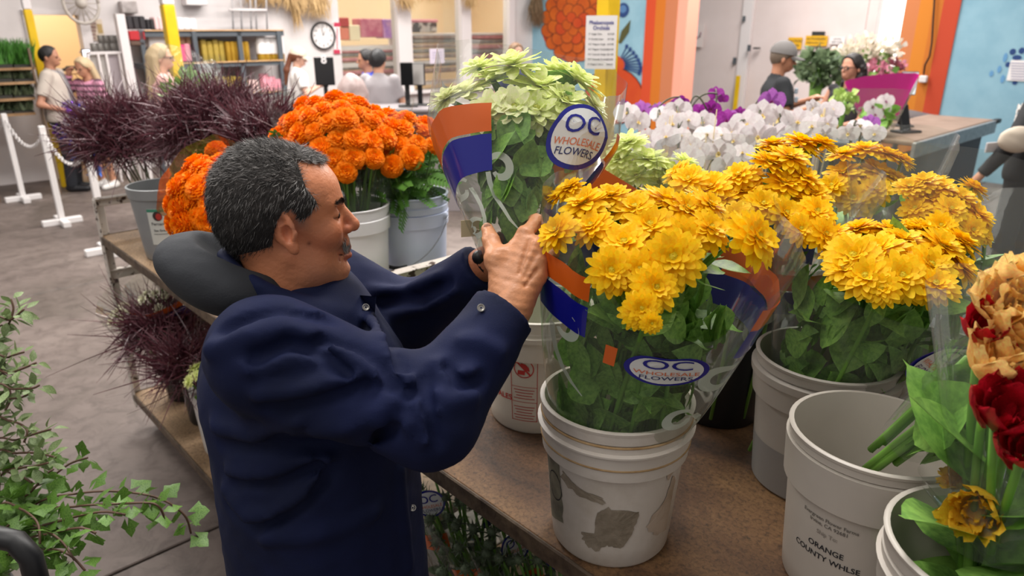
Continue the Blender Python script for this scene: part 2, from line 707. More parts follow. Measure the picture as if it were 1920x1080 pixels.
# painted wall with the portal
sp0, _ = MW.sz(1284, 60); sp1, _ = MW.sz(1694, 60); sr1, _ = MW.sz(1800, 20)
sl1, _ = MW.sz(1210, 60)
struct('wall_mural', join(sbox(MW, -.1, sp0, 0, H + 1, 0, .3), sbox(MW, sp1, 15, 0, H + 1, 0, .3)), m_blue, smooth=False)
xs = [(1210, 1228, 'C4441C'), (1228, 1246, 'C26A14'), (1246, 1269, 'B9714C'), (1269, 1284, 'E79C86')]
for n, (a, b, c) in enumerate(xs):
    sa, sb = MW.sz(a, 60)[0], MW.sz(b, 60)[0]
    struct('trim_%d' % (6 + n), sbox(MW, sa, sb + (.03 if n == 3 else 0), 0, H + 1, .02, .34 if n == 3 else .03), mat('stripe_' + c, c, .8), smooth=False)
st = np.linspace(sp1, sr1, 5)
for n, c in enumerate(('C07444', 'C9791E', 'BE6A1C', 'B83F20')):
    e = [0, .24, .5, .68, 1]
    struct('trim_%d' % (10 + n), sbox(MW, sp1 - (.03 if n == 0 else 0) + (sr1 - sp1) * e[n], sp1 + (sr1 - sp1) * e[n + 1], 0, H + 1, .02, .34 if n == 0 else .03), mat('stripe_' + c, c, .8), smooth=False)
struct('wall_far', join(sbox(MW, -2, MW.sz(1640, 60, -3.2)[0], 0, H + 1, -3.2, .2), sbox(MW, MW.sz(1700, 60, -3.2)[0], 16, 0, H + 1, -3.2, .2)), m_far, smooth=False)
m_day = mat('daylight_outside', 'FFFCFA', .9, emit=2.2)
struct('daylight_panel', sbox(MW, MW.sz(1630, 60, -3.2)[0], MW.sz(1710, 60, -3.2)[0], 0, H + 1, -3.6, .05), m_day, smooth=False)  # no door leaf: glowing sheet added behind the opening as the daylight outside
# white double door on the far wall
d2 = struct('door_2', pbox(MW, 1300, 40, 1388, 90, -3.17, .05, z0=0, z1=3.4), m_far, smooth=False)
obj('door_frame', pbox(MW, 1388, 40, 1406, 90, -3.12, .1, z0=0, z1=3.4), m_trim, d2, smooth=False)
obj('door_handle', pbox(MW, 1374, 108, 1378, 120, -3.1, .06, z0=None), m_grey, d2, smooth=False)
obj('hinge', pbox(MW, 1392, 30, 1396, 40, -3.05, .04), m_grey, d2, smooth=False)
d3 = struct('door_3', pbox(MW, 1412, 40, 1620, 90, -3.17, .04, z0=0, z1=3.6), m_far, smooth=False)
obj('lock_plate', pbox(MW, 1401, 84, 1406, 96, -3.0, .04), m_grey, d3, smooth=False)
obj('door_handle', pbox(MW, 1412, 89, 1422, 92, -3.0, .08), m_dark, d3, smooth=False)

# mural blossom painted on the blue wall: outlined petals, leaf and stamens
m_or1 = mat('mural_orange', 'C85F10', .8, 'B94E0C', 3)
m_or2 = mat('mural_red_orange', 'B8390F', .8, 'C24A12', 2)
m_out = mat('mural_outline', '3A1A10', .8)
m_mbl = mat('mural_navy', '1F3E74', .8)
m_leaf = mat('mural_leaf', '4B4B26', .8)


def disc_geo(cx, cy, rx, ry, n=18, z=0.0):
    v = [(cx, cy, z)] + [(cx + rx * cos(2 * pi * i / n), cy + ry * sin(2 * pi * i / n), z) for i in range(n)]
    return np.array(v), [(0, 1 + i, 1 + (i + 1) % n) for i in range(n)]


mu = bpy.data.objects['wall_mural']
pxm = lambda px, py: MW.sz(px, py)
sc = abs(MW.sz(1101, 60)[0] - MW.sz(1100, 60)[0])      # metres along the wall per picture column
scz = abs(MW.sz(1100, 61)[1] - MW.sz(1100, 60)[1])


def paint(name, g, m, off):
    s, z = 0, 0
    return obj(name, onwall(MW, g, 0, 0, off), m, mu, smooth=False)


blob = []
for px, py, r in ((1068, 40, 46), (1075, 75, 44), (1090, 20, 42), (1050, 60, 36), (1110, 60, 40), (1075, 0, 40)):
    s, z = pxm(px, py); blob.append(disc_geo(s, z, r * sc, r * scz, 24))
paint('painted_bloom', join(*blob), m_or2, .004)
rr = random.Random(3)
k = 0
for ring, (R, n, rp) in enumerate(((44, 15, 12), (32, 11, 12), (20, 8, 11), (9, 4, 9))):
    for i in range(n):
        a = 2 * pi * (i + .3 * ring) / n
        px, py = 1075 + R * 1.12 * cos(a), 45 + R * 1.35 * sin(a)
        if px > 1135 and py < 140:
            pass
        s, z = pxm(px, py)
        rx, ry = rp * sc, rp * scz * 1.1
        paint('painted_outline', disc_geo(s, z, rx * 1.1, ry * 1.1, 16), m_out, .006 + .0008 * k)
        paint('painted_petal', disc_geo(s, z, rx, ry, 16), m_or1 if ring < 2 or rr.random() < .4 else m_or2, .0064 + .0008 * k)
        k += 1
s, z = pxm(1150, 180); paint('painted_outline', disc_geo(s, z, 53 * sc, 55 * scz, 26), m_out, .01)
paint('painted_petal', disc_geo(s, z, 51 * sc, 53 * scz, 26), m_or2, .012)
s, z = pxm(1152, 120); paint('painted_petal', disc_geo(s, z, 20 * sc, 16 * scz, 16), m_or2, .014)
s, z = pxm(1169, 19); paint('painted_dot', disc_geo(s, z, 10 * sc, 13 * scz, 16), m_mbl, .01)
s, z = pxm(1169, 17); paint('painted_dot', disc_geo(s, z, 6 * sc, 7 * scz, 16), mat('mural_mid_blue', '4E77A6', .8), .013)
lf = [pxm(*q) for q in ((1160, 80), (1166, 58), (1183, 37), (1180, 60), (1165, 82))]
paint('painted_leaf', (np.array([(a, b, 0) for a, b in lf]), [(0, 1, 2, 3, 4)]), m_leaf, .01)
for i in range(9):
    a = radians(62 - i * 11)
    p0 = pxm(1158 + 14 * cos(a), 122 - 14 * sin(a)); p1 = pxm(1158 + (38 + i) * cos(a), 124 - (42 - i * 1.5) * sin(a))
    q0, q1 = MW.w(p0[0], p0[1], .012), MW.w(p1[0], p1[1], .012)
    obj('painted_stamen', join(tube([q0, q1], .012, 4), onwall(MW, disc_geo(p1[0], p1[1], .04, .04, 10), 0, 0, .016)), m_mbl, mu, smooth=False)
for (px, py, rx, ry, c) in ((1899, 97, 6, 6, '1F3E74'), (1916, 95, 6, 6, '1F3E74'), (1907, 108, 9, 5, '1F3E74'), (1890, 121, 5, 5, '1F3E74'), (1903, 155, 5, 4, '1F3E74'),
                            (1885, 108, 4, 9, '5F93BE'), (1874, 130, 4, 7, '5F93BE'), (1859, 138, 4, 6, '5F93BE'), (1880, 148, 4, 8, '5F93BE')):
    s, z = pxm(px, py)
    sc2 = abs(MW.sz(px + 1, py)[0] - s); scz2 = abs(MW.sz(px, py + 1)[1] - z)
    paint('painted_mark', disc_geo(s, z, rx * sc2, ry * scz2, 14), mat('mural_' + c, c, .8), .006)

# ------------------------------------------------------------------ things on and along the back wall
def clock():
    s, z = BW.sz(604.5, 67)
    R = 0.213
    t = thing('wall_clock', 'round black-rimmed white clock on the back wall', 'clock', BW.w(s, z, 0), BW.rz)
    Rm = Matrix.Rotation(radians(90), 4, 'X')
    prof = [(R * .86, .0), (R, .0), (R, .05), (R * .93, .055), (R * .88, .03)]
    g = xform(lathe(prof, 40), Rm)
    obj('rim', g, m_dark, t, local=True)
    obj('dial', xform(lathe([(0.001, .02), (R * .92, .02)], 36), Rm), m_paper, t, local=True)
    up = lambda g, off: (np.array([(a[0], -off, a[1]) for a in g[0]]).reshape(-1, 3), g[1])
    for i in range(1, 13):
        a = pi / 2 - i * pi / 6
        gt = text_geo(str(i), .062, .012)
        gt = (gt[0] + np.array([R * .70 * cos(a), R * .70 * sin(a), 0]), gt[1])
        obj('numeral', up(gt, .024), m_ink, t, local=True, smooth=False)
    for nm, ln, ang in (('hour_hand', .10, 62), ('minute_hand', .15, 98)):
        a = radians(ang)
        v = np.array([(-.006 * sin(a), .006 * cos(a), 0), (.006 * sin(a), -.006 * cos(a), 0), (ln * cos(a) + .003 * sin(a), ln * sin(a), 0), (ln * cos(a) - .003 * sin(a), ln * sin(a), 0)])
        obj(nm, up((v, [(0, 1, 2, 3)]), .03), m_ink, t, local=True, smooth=False)


clock()
m_pinkred = mat('sign_red', 'B5304E', .7)
t = tag(obj('wall_sign', pbox(BW, 626, 42, 638, 101, .02, .02), m_paper, smooth=False), 'narrow white vertical sign with red ends beside the clock', 'sign')
obj('border', pbox(BW, 626, 42, 638, 50, .026, .004), m_pinkred, t, smooth=False)
obj('border', pbox(BW, 626, 93, 638, 101, .026, .004), m_pinkred, t, smooth=False)
obj('lettering', join(*[pbox(BW, 631, y, 634, y + 2.4, .026, .004) for y in range(53, 92, 4)]), m_pinkred, t, smooth=False)

# grey shelving unit with boxes and cylinders
m_gold = mat('gold_foil', 'C9A03A', .38, 'A88228', 9, metal=.55)
m_gold2 = mat('gold_paper', 'B79A3C', .5, '8C7A34', 6)
m_pink = mat('pink_card', 'E79AA8', .6, rnd=.06)
m_lpink = mat('pale_pink_card', 'E8C4C2', .6, rnd=.06)
m_hot = mat('hot_pink_card', 'DB3E7A', .6)
m_red = mat('red_card', 'B02028', .6)
m_tin = mat('dull_tin', '77736E', .45, '5E5A56', 12, metal=.3, rnd=.15)
m_blk = mat('black_card', '2A272A', .6, rnd=.2)
t = thing('shelving_unit', 'dark grey steel shelving unit against the back wall left of the clock', 'shelf', BW.w(BW.sz(400, 120, .5)[0], 0, .3), BW.rz)
for a in (274, 372, 455, 529):
    obj('upright', pbox(BW, a - 4, 56, a + 4, 180, .62 if a != 455 else .6, .05, z0=0), m_grey, t, smooth=False)
    obj('upright', pbox(BW, a - 4, 56, a + 4, 180, .1, .05, z0=0), m_grey, t, smooth=False)
for y0, y1 in ((57, 68), (117, 126), (179, 186)):
    obj('shelf_board', pbox(BW, 271, y0, 532, y1, .6, .55), m_grey, t, smooth=False)
    obj('board_edge', pbox(BW, 271, y0 - 1.2, 532, y0 + .8, .625, .02), m_wood, t, smooth=False)


def items(rows, pl=BW):
    for nm, lab, cat, rect, off, th, m, kind in rows:
        if kind == 'box':
            o = tag(obj(nm, pbox(pl, *rect, off, th, .012), m, smooth=False), lab, cat)
        elif kind == 'cyl':
            x0, y0, x1, y1 = rect
            s0, zb = pl.sz(x0, y1, off); s1, zt = pl.sz(x1, y0, off)
            r = abs(s1 - s0) / 2
            c = pl.w((s0 + s1) / 2, zb, off)
            o = tag(obj(nm, lathe([(r * .95, 0), (r, .01), (r, (zt - zb) * .97), (r * .94, zt - zb), (.001, zt - zb)], 18), m,
                        M=Matrix.Translation(Vector(c)), sharp=40), lab, cat)


rows = []
for i in range(4):
    x = 379 + i * 11
    rows.append(('gift_box', '%s gold box standing at the left of the middle grey shelf' % ['first', 'second', 'third', 'fourth'][i], 'box', (x, 74 + i % 2 * 3, x + 10, 117), .5, .25, m_gold2, 'box'))
for i in range(5):
    x = 425 + i * 8.8
    rows.append(('gift_box', '%s bright gold carton in the row left of the gold cylinders' % ['first', 'second', 'third', 'fourth', 'fifth'][i], 'box', (x, 78, x + 8.3, 117), .55, .25, m_gold, 'box'))
for i in range(6):
    x = 404 + i * 10.4
    rows.append(('gift_box', '%s gold box on the lower grey shelf, counted from the left' % ['first', 'second', 'third', 'fourth', 'fifth', 'sixth'][i], 'box', (x, 143 + i % 3, x + 9.6, 179), .5, .25, m_gold2, 'box'))
for i in range(3):
    x = 490 + i * 13
    rows.append(('flower_box', 'pink cylinder box, %s on the lower grey shelf end' % ['leftmost', 'middle', 'rightmost'][i], 'box', (x, 138 + i * 5, x + 12, 179), .4, .2, m_pink, 'cyl'))
for i in range(3):
    x = 468 + i * 6
    rows.append(('flower_box', 'slim pale pink box, %s of three by the shelf upright' % ['first', 'second', 'third'][i], 'box', (x, 150, x + 5.4, 179), .5, .15, m_lpink, 'box'))
for i in range(3):
    x = 238 + i * 12
    rows.append(('flower_box', 'black box on the shelf top, %s of the tall trio' % ['left', 'middle', 'right'][i], 'box', (x, 30, x + 11.2, 55), .5, .2, m_blk, 'box'))
for i in range(2):
    x = 275 + i * 7.2
    rows.append(('flower_box', '%s short black box beside the pink cartons on top' % ['left', 'right'][i], 'box', (x, 36, x + 6.8, 55), .5, .2, m_blk, 'box'))
for i in range(4):
    x = 290 + i * 7.6
    rows.append(('flower_box', 'pale pink carton on shelf top, %s from the left' % ['first', 'second', 'third', 'fourth'][i], 'box', (x, 32, x + 7.2, 56), .5, .2, m_lpink, 'box'))
for i in range(3):
    x = 333 + i * 12
    rows.append(('flower_box', 'white carton on shelf top, %s of three' % ['left', 'centre', 'right'][i], 'box', (x, 33 + i, x + 11.4, 56), .5, .2, m_paper, 'box'))
rows += [('carton', 'red carton under the black boxes', 'box', (242, 58, 272, 76), .62, .3, m_red, 'box'),
         ('carton', 'dark brown carton under the red carton', 'box', (244, 77, 272, 86), .62, .3, mat('brown_card', '5A4438', .7), 'box'),
         ('carton', 'white carton behind the blonde woman on the grey shelf', 'box', (279, 66, 310, 90), .5, .3, m_paper, 'box'),
         ('gift_box', 'hot pink upright box on the grey shelf behind the yellow post', 'box', (336, 84, 348, 116), .55, .25, m_hot, 'box'),
         ('gift_box', 'pink upright box right of the hot pink box', 'box', (348, 82, 359, 116), .55, .25, m_pink, 'box'),
         ('flower_roll', 'peach roll standing above the pink boxes', 'roll', (336, 68, 345, 83), .4, .2, mat('peach', 'E8BE98', .6), 'cyl'),
         ('flower_roll', 'peach roll right of its twin above the pink boxes', 'roll', (348, 68, 356, 82), .4, .2, mat('peach', 'E8BE98', .6), 'cyl'),
         ('carton', 'maroon carton at the lower shelf left end', 'box', (372, 130, 384, 178), .55, .25, mat('maroon_card', '8C3048', .6), 'box')]
items(rows)
for i in range(4):
    x = 484 + i * 11.6
    s0, zb = BW.sz(x, 122, .45); s1, zt = BW.sz(x + 11, 70, .45)
    r = (s1 - s0) / 2 * .98
    t = thing('flower_box', 'white cylinder box with gold base, %s of the four in a row' % ['first', 'second', 'third', 'last'][i], 'box', BW.w((s0 + s1) / 2, BW.sz(x, 117.4, .45)[1], .45))
    hh = zt - BW.sz(x, 117.4, .45)[1]
    obj('base', lathe([(.001, 0), (r * .97, 0), (r * .97, hh * .36)], 20), m_gold, t, local=True, sharp=40)
    obj('lid', lathe([(r, hh * .36), (r, hh * .98), (r * .95, hh), (.001, hh)], 20), m_paper, t, local=True, sharp=40)

# left of the shelving: white rack with tins, poster, monitor and pine counter
t = thing('white_rack', 'white framed display rack with plastic sheets under the tins', 'rack', BW.w(BW.sz(200, 130, .7)[0], 0, .6), BW.rz)
obj('top_board', pbox(BW, 168, 97, 232, 101, .8, .5), m_trim, t, smooth=False)
for a in (170, 189, 204, 228):
    obj('post', pbox(BW, a, 101, a + 4, 175, .8, .05, z0=0), m_trim, t, smooth=False)
obj('plastic_sheet', pbox(BW, 206, 103, 228, 175, .76, .01, z0=.4), mat('grey_plastic', '9A9094', .3), t, smooth=False)
obj('plastic_sheet', pbox(BW, 172, 103, 204, 175, .74, .01, z0=.4), mat('pale_plastic', 'B9B4B0', .3), t, smooth=False)
rows = []
for i in range(5):
    x = 171 + i * 11.5
    rows.append(('tin_pot', 'grey tin pot in the lower row on the white rack, %s from the left' % ['first', 'second', 'third', 'fourth', 'fifth'][i], 'pot', (x, 81, x + 11, 97), .6, .2, m_tin, 'cyl'))
for i in range(4):
    x = 184 + i * 10
    rows.append(('tin_pot', 'grey tin pot in the upper row on the white rack, %s from the left' % ['first', 'second', 'third', 'fourth'][i], 'pot', (x, 66, x + 9.6, 81), .6, .2, m_tin, 'cyl'))
items(rows)
struct('trim_20', pbox(BW, 231, 30, 247, 180, .85, .12, z0=0, z1=BW.sz(238, 26, .85)[1]), m_trim, smooth=False)
t = tag(obj('poster', pbox(BW, 168, 36, 194, 76, .02, .015), mat('poster_tan', 'C9B9A6', .7), smooth=False), 'tan poster with small pictures beside the office door', 'poster')
for y in range(41, 75, 7):
    obj('picture', pbox(BW, 170, y, 180, y + 5.4, .026, .004), mat('poster_dark', 'A08C84', .7, '7A5A50', 12), t, smooth=False)
obj('picture', pbox(BW, 183, 45, 192, 62, .026, .004), mat('poster_tan2', 'A58B58', .7), t, smooth=False)

t = thing('monitor', 'bright upright monitor on the pine counter by the office door', 'monitor', BW.w(BW.sz(163, 130, .6)[0], BW.sz(163, 134, .6)[1], .6), BW.rz)
obj('bezel', pbox(BW, 155, 92, 171, 119, .62, .05), m_dark, t, smooth=False)
obj('screen', pbox(BW, 156.5, 93.5, 169.5, 116, .626, .01), mat('screen_white', 'F2F4FF', .4, emit=1.2), t, smooth=False)
obj('stand', pbox(BW, 161, 117, 165, 134, .6, .06), m_dark, t, smooth=False)
obj('foot', pbox(BW, 156, 132.5, 170, 134, .65, .15), m_dark, t, smooth=False)
t = thing('pine_counter', 'pine counter with slanted leg behind the left shoppers', 'counter', BW.w(BW.sz(140, 135, .9)[0], 0, .9), BW.rz)
obj('counter_top', pbox(BW, 108, 134, 165, 140, .75, .5, .01), m_wood, t, smooth=False)
a = BW.pt(128, 140, .7); b = BW.pt(150, 190, .7)
obj('leg', tube([a, [b[0], b[1], 0.0]], .05, 4), m_wood, t, smooth=False)
obj('leg', tube([BW.pt(161, 140, .7), np.append(BW.pt(165, 190, .7)[:2], 0.0)], .05, 4), m_wood, t, smooth=False)
obj('front_panel', pbox(BW, 138, 182, 162, 215, .5, .03, z0=0), m_wood, t, smooth=False)
tag(obj('phone', join(pbox(BW, 125, 124, 150, 130, .65, .12, .02), pbox(BW, 118, 128, 134, 133.5, .65, .1, .02)), m_dark, smooth=False), 'black desk phone lying on the pine counter', 'phone')

# grass shelf at the far left
t = thing('plant_shelf', 'wooden plant shelf with trays of greens at the far left', 'shelf', BW.w(BW.sz(20, 150, .9)[0], 0, .7), BW.rz)
for y in (128, 155, 186, 215):
    obj('shelf_board', pbox(BW, -60, y, 68, y + 4.5, 1.1, .7), mat('shelf_wood', 'A98660', .7, '80603E', 5), t, smooth=False)
for x in (-58, 66):
    obj('post', pbox(BW, x, 90, x + 4, 220, 1.1, .06, z0=0), mat('shelf_post', '6E5A48', .7), t, smooth=False)
m_grassg = mat('wheatgrass', '4E8A2E', .6, '2E5C1C', 20, transl=.2)
m_moss = mat('moss_dark', '3A4A2C', .7, '5A6248', 14)
m_tray = mat('tray_black', '26241F', .6)


def tuft(pl, rect, off, th, n, hmin, hmax, seed, wd=.012):
    """blades of grass standing on a picture rectangle's foot"""
    r = np.random.default_rng(seed)
    x0, y0, x1, y1 = rect
    s0, z0 = pl.sz(x0, y1, off); s1, _ = pl.sz(x1, y1, off)
    vs, fs = [], []
    for i in range(n):
        b = pl.w(r.uniform(s0, s1), z0, off - r.uniform(0, th))
        h = r.uniform(hmin, hmax)
        d = r.normal(size=3) * .25; d[2] = 1
        tp = b + d * h
        side = r.normal(size=3); side[2] = 0; side *= wd / np.linalg.norm(side)
        k = len(vs)
        vs += [b - side, b + side, (b + tp) / 2 + side * .8, tp, (b + tp) / 2 - side * .8]
        fs += [(k, k + 1, k + 2, k + 4), (k + 4, k + 2, k + 3)]
    return np.array(vs), fs


lv = [('upper', 128, .30, m_grassg), ('second', 155, .14, m_moss), ('third', 186, .16, m_moss), ('lowest', 215, .16, m_moss)]
for nm, y, hh, mm in lv:
    for k in range(3):
        x = -55 + k * 41
        tt = thing('plant_tray', '%s tray of %s on the %s board of the plant shelf' % (['off-frame left', 'left', 'right'][k], 'tall green wheatgrass' if y == 128 else 'low mossy plants', nm), 'plant', BW.w(BW.sz(x + 20, y, 1.05)[0], BW.sz(x + 20, y, 1.05)[1], .8), BW.rz)
        obj('tray', pbox(BW, x, y - 7, x + 38, y - .2, 1.05, .5), m_tray, tt, smooth=False)
        g = obj('greens', tuft(BW, (x, y - 40, x + 38, y - 7), 1.05, .5, 260, hh * .6, hh, k + y), mm, tt)
        g['kind'] = 'stuff'

# yellow posts
def post(pxt, pyt, y, w_, label, ztop_yellow, rz=RZB):
    p = YP(pxt, pyt, y)
    t = thing('steel_post', label, 'post', (p[0], p[1], 0), rz)
    m_yel = mat('post_yellow', 'E0B905', .5, 'D2A800', 3)
    obj('yellow_sleeve', box(0, 0, ztop_yellow / 2, w_, w_, ztop_yellow, 0, .01), m_yel, t, local=True, smooth=False)
    obj('white_shaft', box(0, 0, (ztop_yellow + 4.4) / 2, w_ * .98, w_ * .98, 4.4 - ztop_yellow, 0, .01), m_trim, t, local=True, smooth=False)
    return t


post(62, 70, 8.9, .085, 'slim yellow post with white top beside the plant shelf', YP(50, 18, 8.9)[2])
post(322, 70, 8.8, .13, 'yellow post with white top behind the blonde woman', YP(312, 9, 8.8)[2])
pp = post(1138, 80, 5.0, .115, 'yellow post that carries the orchid price sheet', 3.6)
# price sheet
t = thing('price_sheet', 'white printed orchid price list taped to the yellow post', 'sign', YP(1126, 130, 4.85), radians(-12))
PS = Plane(YP(1126, 80, 4.85)[:2], np.array([cos(radians(-12)), sin(radians(-12)), 0]))
s0, z0 = PS.sz(1096, 129); s1, z1 = PS.sz(1158, 29)
obj('sheet', sbox(PS, s0, s1, z0, z1, 0, .004), m_paper, t, smooth=False)
cm = (s0 + s1) / 2; hh = z1 - z0; ww = s1 - s0
for nm, tx, sz_, fy, mm, al, fx in [('heading', 'Phalaenopsis', .155 * ww, .87, m_inkblue, 'CENTER', 0), ('heading', 'Orchids', .165 * ww, .77, m_inkblue, 'CENTER', 0)]:
    obj(nm, onwall(PS, text_geo(tx, sz_, .02), cm + fx, z0 + hh * fy, .003), mm, t, smooth=False)
for i, (a, b) in enumerate((('3" Single Stem', '$15.00'), ('3" Double Stem', '$17.00'), ('4.5" Regular Single', '$19.00'), ('4.5" Regular Double', '$22.00'), ('4.5" Cascade Single', '$21.00'), ('4.5" Cascade Double', '$25.00'), ('6" Elegant Vision', '$35.00'))):
    z = z0 + hh * (.66 - i * .095)
    obj('price_line', onwall(PS, text_geo(a, .075 * ww, .01, 'LEFT'), s0 + ww * .1, z, .003), m_ink, t, smooth=False)
    obj('price_line', onwall(PS, text_geo(b, .075 * ww, .01, 'RIGHT'), s1 - ww * .08, z, .003), m_ink, t, smooth=False)

# hanging dried bunches and wire frames along the top of the wall
m_straw = mat('dried_straw', 'C9A878', .8, 'A98A5C', 20)
m_brown = mat('dried_brown', '8A7458', .85, '6E5A42', 20)


def hang(label, px, py_top, py_bot, width, n, m, off, seed):
    r = np.random.default_rng(seed)
    top = BW.pt(px, py_top, off)
    vs, fs = [], []
    zb = BW.pt(px, py_bot, off)[2]
    for i in range(n):
        a = top + BW.d * r.normal() * width * .12 + BW.n * abs(r.normal()) * .03
        b = top + BW.d * r.normal() * width * .42 + BW.n * abs(r.normal()) * .08
        b[2] = zb + abs(r.normal()) * .12
        mid = (a + b) / 2 + BW.d * r.normal() * width * .2
        side = BW.d * .006
        k = len(vs)
        vs += [a - side, a + side, mid + side * 1.6, b, mid - side * 1.6]
        fs += [(k, k + 1, k + 2, k + 4), (k + 4, k + 2, k + 3)]
    tag(obj('dried_bunch', (np.array(vs), fs), m), label, 'dried flowers')


hang('straw coloured dried bunch hanging left of the clock', 555, -30, 34, .3, 160, m_straw, .12, 1)
hang('thin trailing dried strands hanging above the cap-wearing woman', 548, -20, 66, .12, 26, m_straw, .1, 2)
hang('dried bunch hanging above the clock', 590, -30, 42, .3, 130, m_straw, .12, 3)
hang('wide straw bunch hanging over the shelving end', 505, -40, 22, .6, 180, m_straw, .12, 4)
hang('dried plumes hanging from the first window post', 757, -30, 26, .28, 140, m_straw, .2, 5)
hang('dried plumes hanging from the second window post', 876, -30, 24, .22, 120, m_straw, .2, 6)
hang('dense brown dried bundle hanging beside the mural', 1005, -20, 56, .30, 300, m_brown, .2, 7)
hang('dried spray hanging above the first window', 800, -30, 12, .5, 120, m_straw, .2, 8)
t = thing('wire_frame', 'white wire frame stand on top of the grey shelving', 'frame', BW.w(BW.sz(470, 57, .3)[0], BW.sz(470, 57, .3)[1], .3), BW.rz)
for x in (434, 450, 468, 478, 498):
    obj('wire', tube([BW.pt(x, -25, .3), BW.w(BW.sz(x, 30, .3)[0], BW.sz(470, 56.4, .3)[1], .3)], .012, 5), mat('wire_grey', 'A8A4A4', .5), t)
for y in (19, -10):
    obj('rail', tube([BW.pt(430, y, .32), BW.pt(500, y, .32)], .02, 5), m_trim, t)
t = thing('wall_fan', 'beige round fan mounted high above the office door', 'fan', BW.w(BW.sz(150, 10, .1)[0], BW.sz(150, 25, .1)[1], .1), BW.rz)
c = BW.pt(152, 6, .2)
ring = [c + BW.d * .2 * cos(a) + np.array([0, 0, .24 * sin(a)]) for a in np.linspace(0, 2 * pi, 25)]
obj('cage_ring', tube(ring, .02, 6), mat('fan_beige', 'B8AFA6', .6), t)
for a in np.linspace(0, pi, 9)[:-1]:
    q = BW.d * .2 * cos(a) + np.array([0, 0, .24 * sin(a)])
    obj('cage_wire', tube([c - q, c + q], .008, 5), mat('fan_beige', 'B8AFA6', .6), t)
obj('fan_hub', ball(c, .07), mat('fan_beige', 'B8AFA6', .6), t)
tag(obj('wall_box', join(pbox(BW, 228, 2, 258, 25, .15, .14, .01)), mat('box_pale', 'B7AEAC', .6, '8C8480', 9), smooth=False), 'small pale utility box on wall above the black boxes', 'box')
tag(obj('wall_box', join(pbox(BW, 348, -20, 388, 10, .2, .2, .01)), m_trim, smooth=False), 'white electrical cabinet at the top edge over white cartons', 'box')

# behind the windows: shelves of wrapping stock
m_wrap = [mat('wrap_%d' % i, c, .35, c2, 7) for i, (c, c2) in enumerate((('C98A8E', 'A86068'), ('9A948C', '6E6A66'), ('A4605E', '7E4A48'), ('8E8A86', '5E5A58'), ('B8A69A', '8A6E66'), ('74706C', '504C4A')))]
t = thing('stock_shelf', 'white shelf rack of wrapping rolls behind the windows', 'shelf', BW.w(BW.sz(800, 100, -.9)[0], 0, -.9), BW.rz)
for y in (86, 117, 143):
    obj('shelf_board', pbox(BW, 625, y, 760, y + 8, -.5, .5, z0=None), m_trim, t, smooth=False)
for y in (62, 112, 150):
    obj('shelf_board', pbox(BW, 765, y, 985, y + 4, -.5, .5), m_trim, t, smooth=False)
for x in (625, 758, 985):
    obj('post', pbox(BW, x, 60, x + 4, 150, -.5, .5, z0=0), m_trim, t, smooth=False)


def roll(label, x0, x1, y0, y1, m, off=-.5):
    s0, zc = BW.sz(x0, (y0 + y1) / 2, off); s1, _ = BW.sz(x1, (y0 + y1) / 2, off)
    r = abs(BW.sz(x0, y0, off)[1] - BW.sz(x0, y1, off)[1]) / 2
    g = lathe([(.001, 0), (r * .92, 0), (r, .01), (r, s1 - s0 - .01), (r * .92, s1 - s0), (.001, s1 - s0)], 14)
    M = Matrix.Translation(Vector(BW.w(s0, zc, off - r))) @ Matrix.Rotation(BW.rz, 4, 'Z') @ Matrix.Rotation(radians(90), 4, 'Y')
    tag(obj('wrap_roll', g, m, M=M, sharp=40), label, 'roll')


k = 0
for (xa, xb, rowsy, where) in ((632, 744, ((94, 101), (101, 108), (109, 117), (125, 133), (134, 143)), 'first window'), (775, 866, ((66, 74), (74, 82), (83, 91), (92, 101), (102, 111), (118, 127), (129, 139)), 'middle window'), (884, 955, ((66, 74), (74, 83), (84, 93), (93, 102), (102, 111), (118, 127), (129, 139)), 'third window')):
    for i, (ya, yb) in enumerate(rowsy):
        roll('wrapping roll behind the %s, %s from the top' % (where, ['first', 'second', 'third', 'fourth', 'fifth', 'sixth', 'seventh'][i]), xa, xb, ya, yb, m_wrap[(k * 2 + i) % 6])
        k += 1
items([('stock_carton', 'red carton at the left edge of the first window', 'box', (636, 33, 655, 50), -.6, .3, m_red, 'box'),
       ('stock_carton', 'salmon carton below the red one in the first window', 'box', (637, 52, 655, 75), -.6, .3, mat('salmon_card', 'DE7C66', .6), 'box'),
       ('stock_carton', 'pink picture carton in the middle of the first window', 'box', (677, 35, 720, 70), -.7, .3, mat('pinkpic', 'D58A98', .6, 'B0466A', 6), 'box'),
       ('stock_carton', 'cream carton in the first window', 'box', (656, 47, 676, 76), -.6, .3, mat('cream_card', 'E8D9B8', .6), 'box'),
       ('stock_carton', 'lilac picture carton in the first window', 'box', (720, 36, 746, 72), -.65, .3, mat('lilacpic', 'DCA6CC', .6, '9A66C0', 7), 'box'),
       ('stock_carton', 'pink carton at the top of the middle window', 'box', (772, 36, 822, 42), -.6, .3, m_pink, 'box'),
       ('stock_carton', 'dark grey carton with white bag in the middle window', 'box', (776, 42, 820, 61), -.62, .3, mat('charcoal_card', '4A464A', .6, 'CFCac6', 5, ramp=(.5, .56)), 'box')])
t = tag(obj('window_notice', pbox(BW, 806, 91, 833, 119, .03, .006), mat('notice_paper', 'D6CCDC', .7), smooth=False), 'square lilac-white paper notice taped on the middle window', 'sign')
obj('lettering', join(*[pbox(BW, 811, y, 828, y + 1.4, .034, .003) for y in (98, 103, 108)]), mat('notice_ink', 'A79CB4', .8), t, smooth=False)

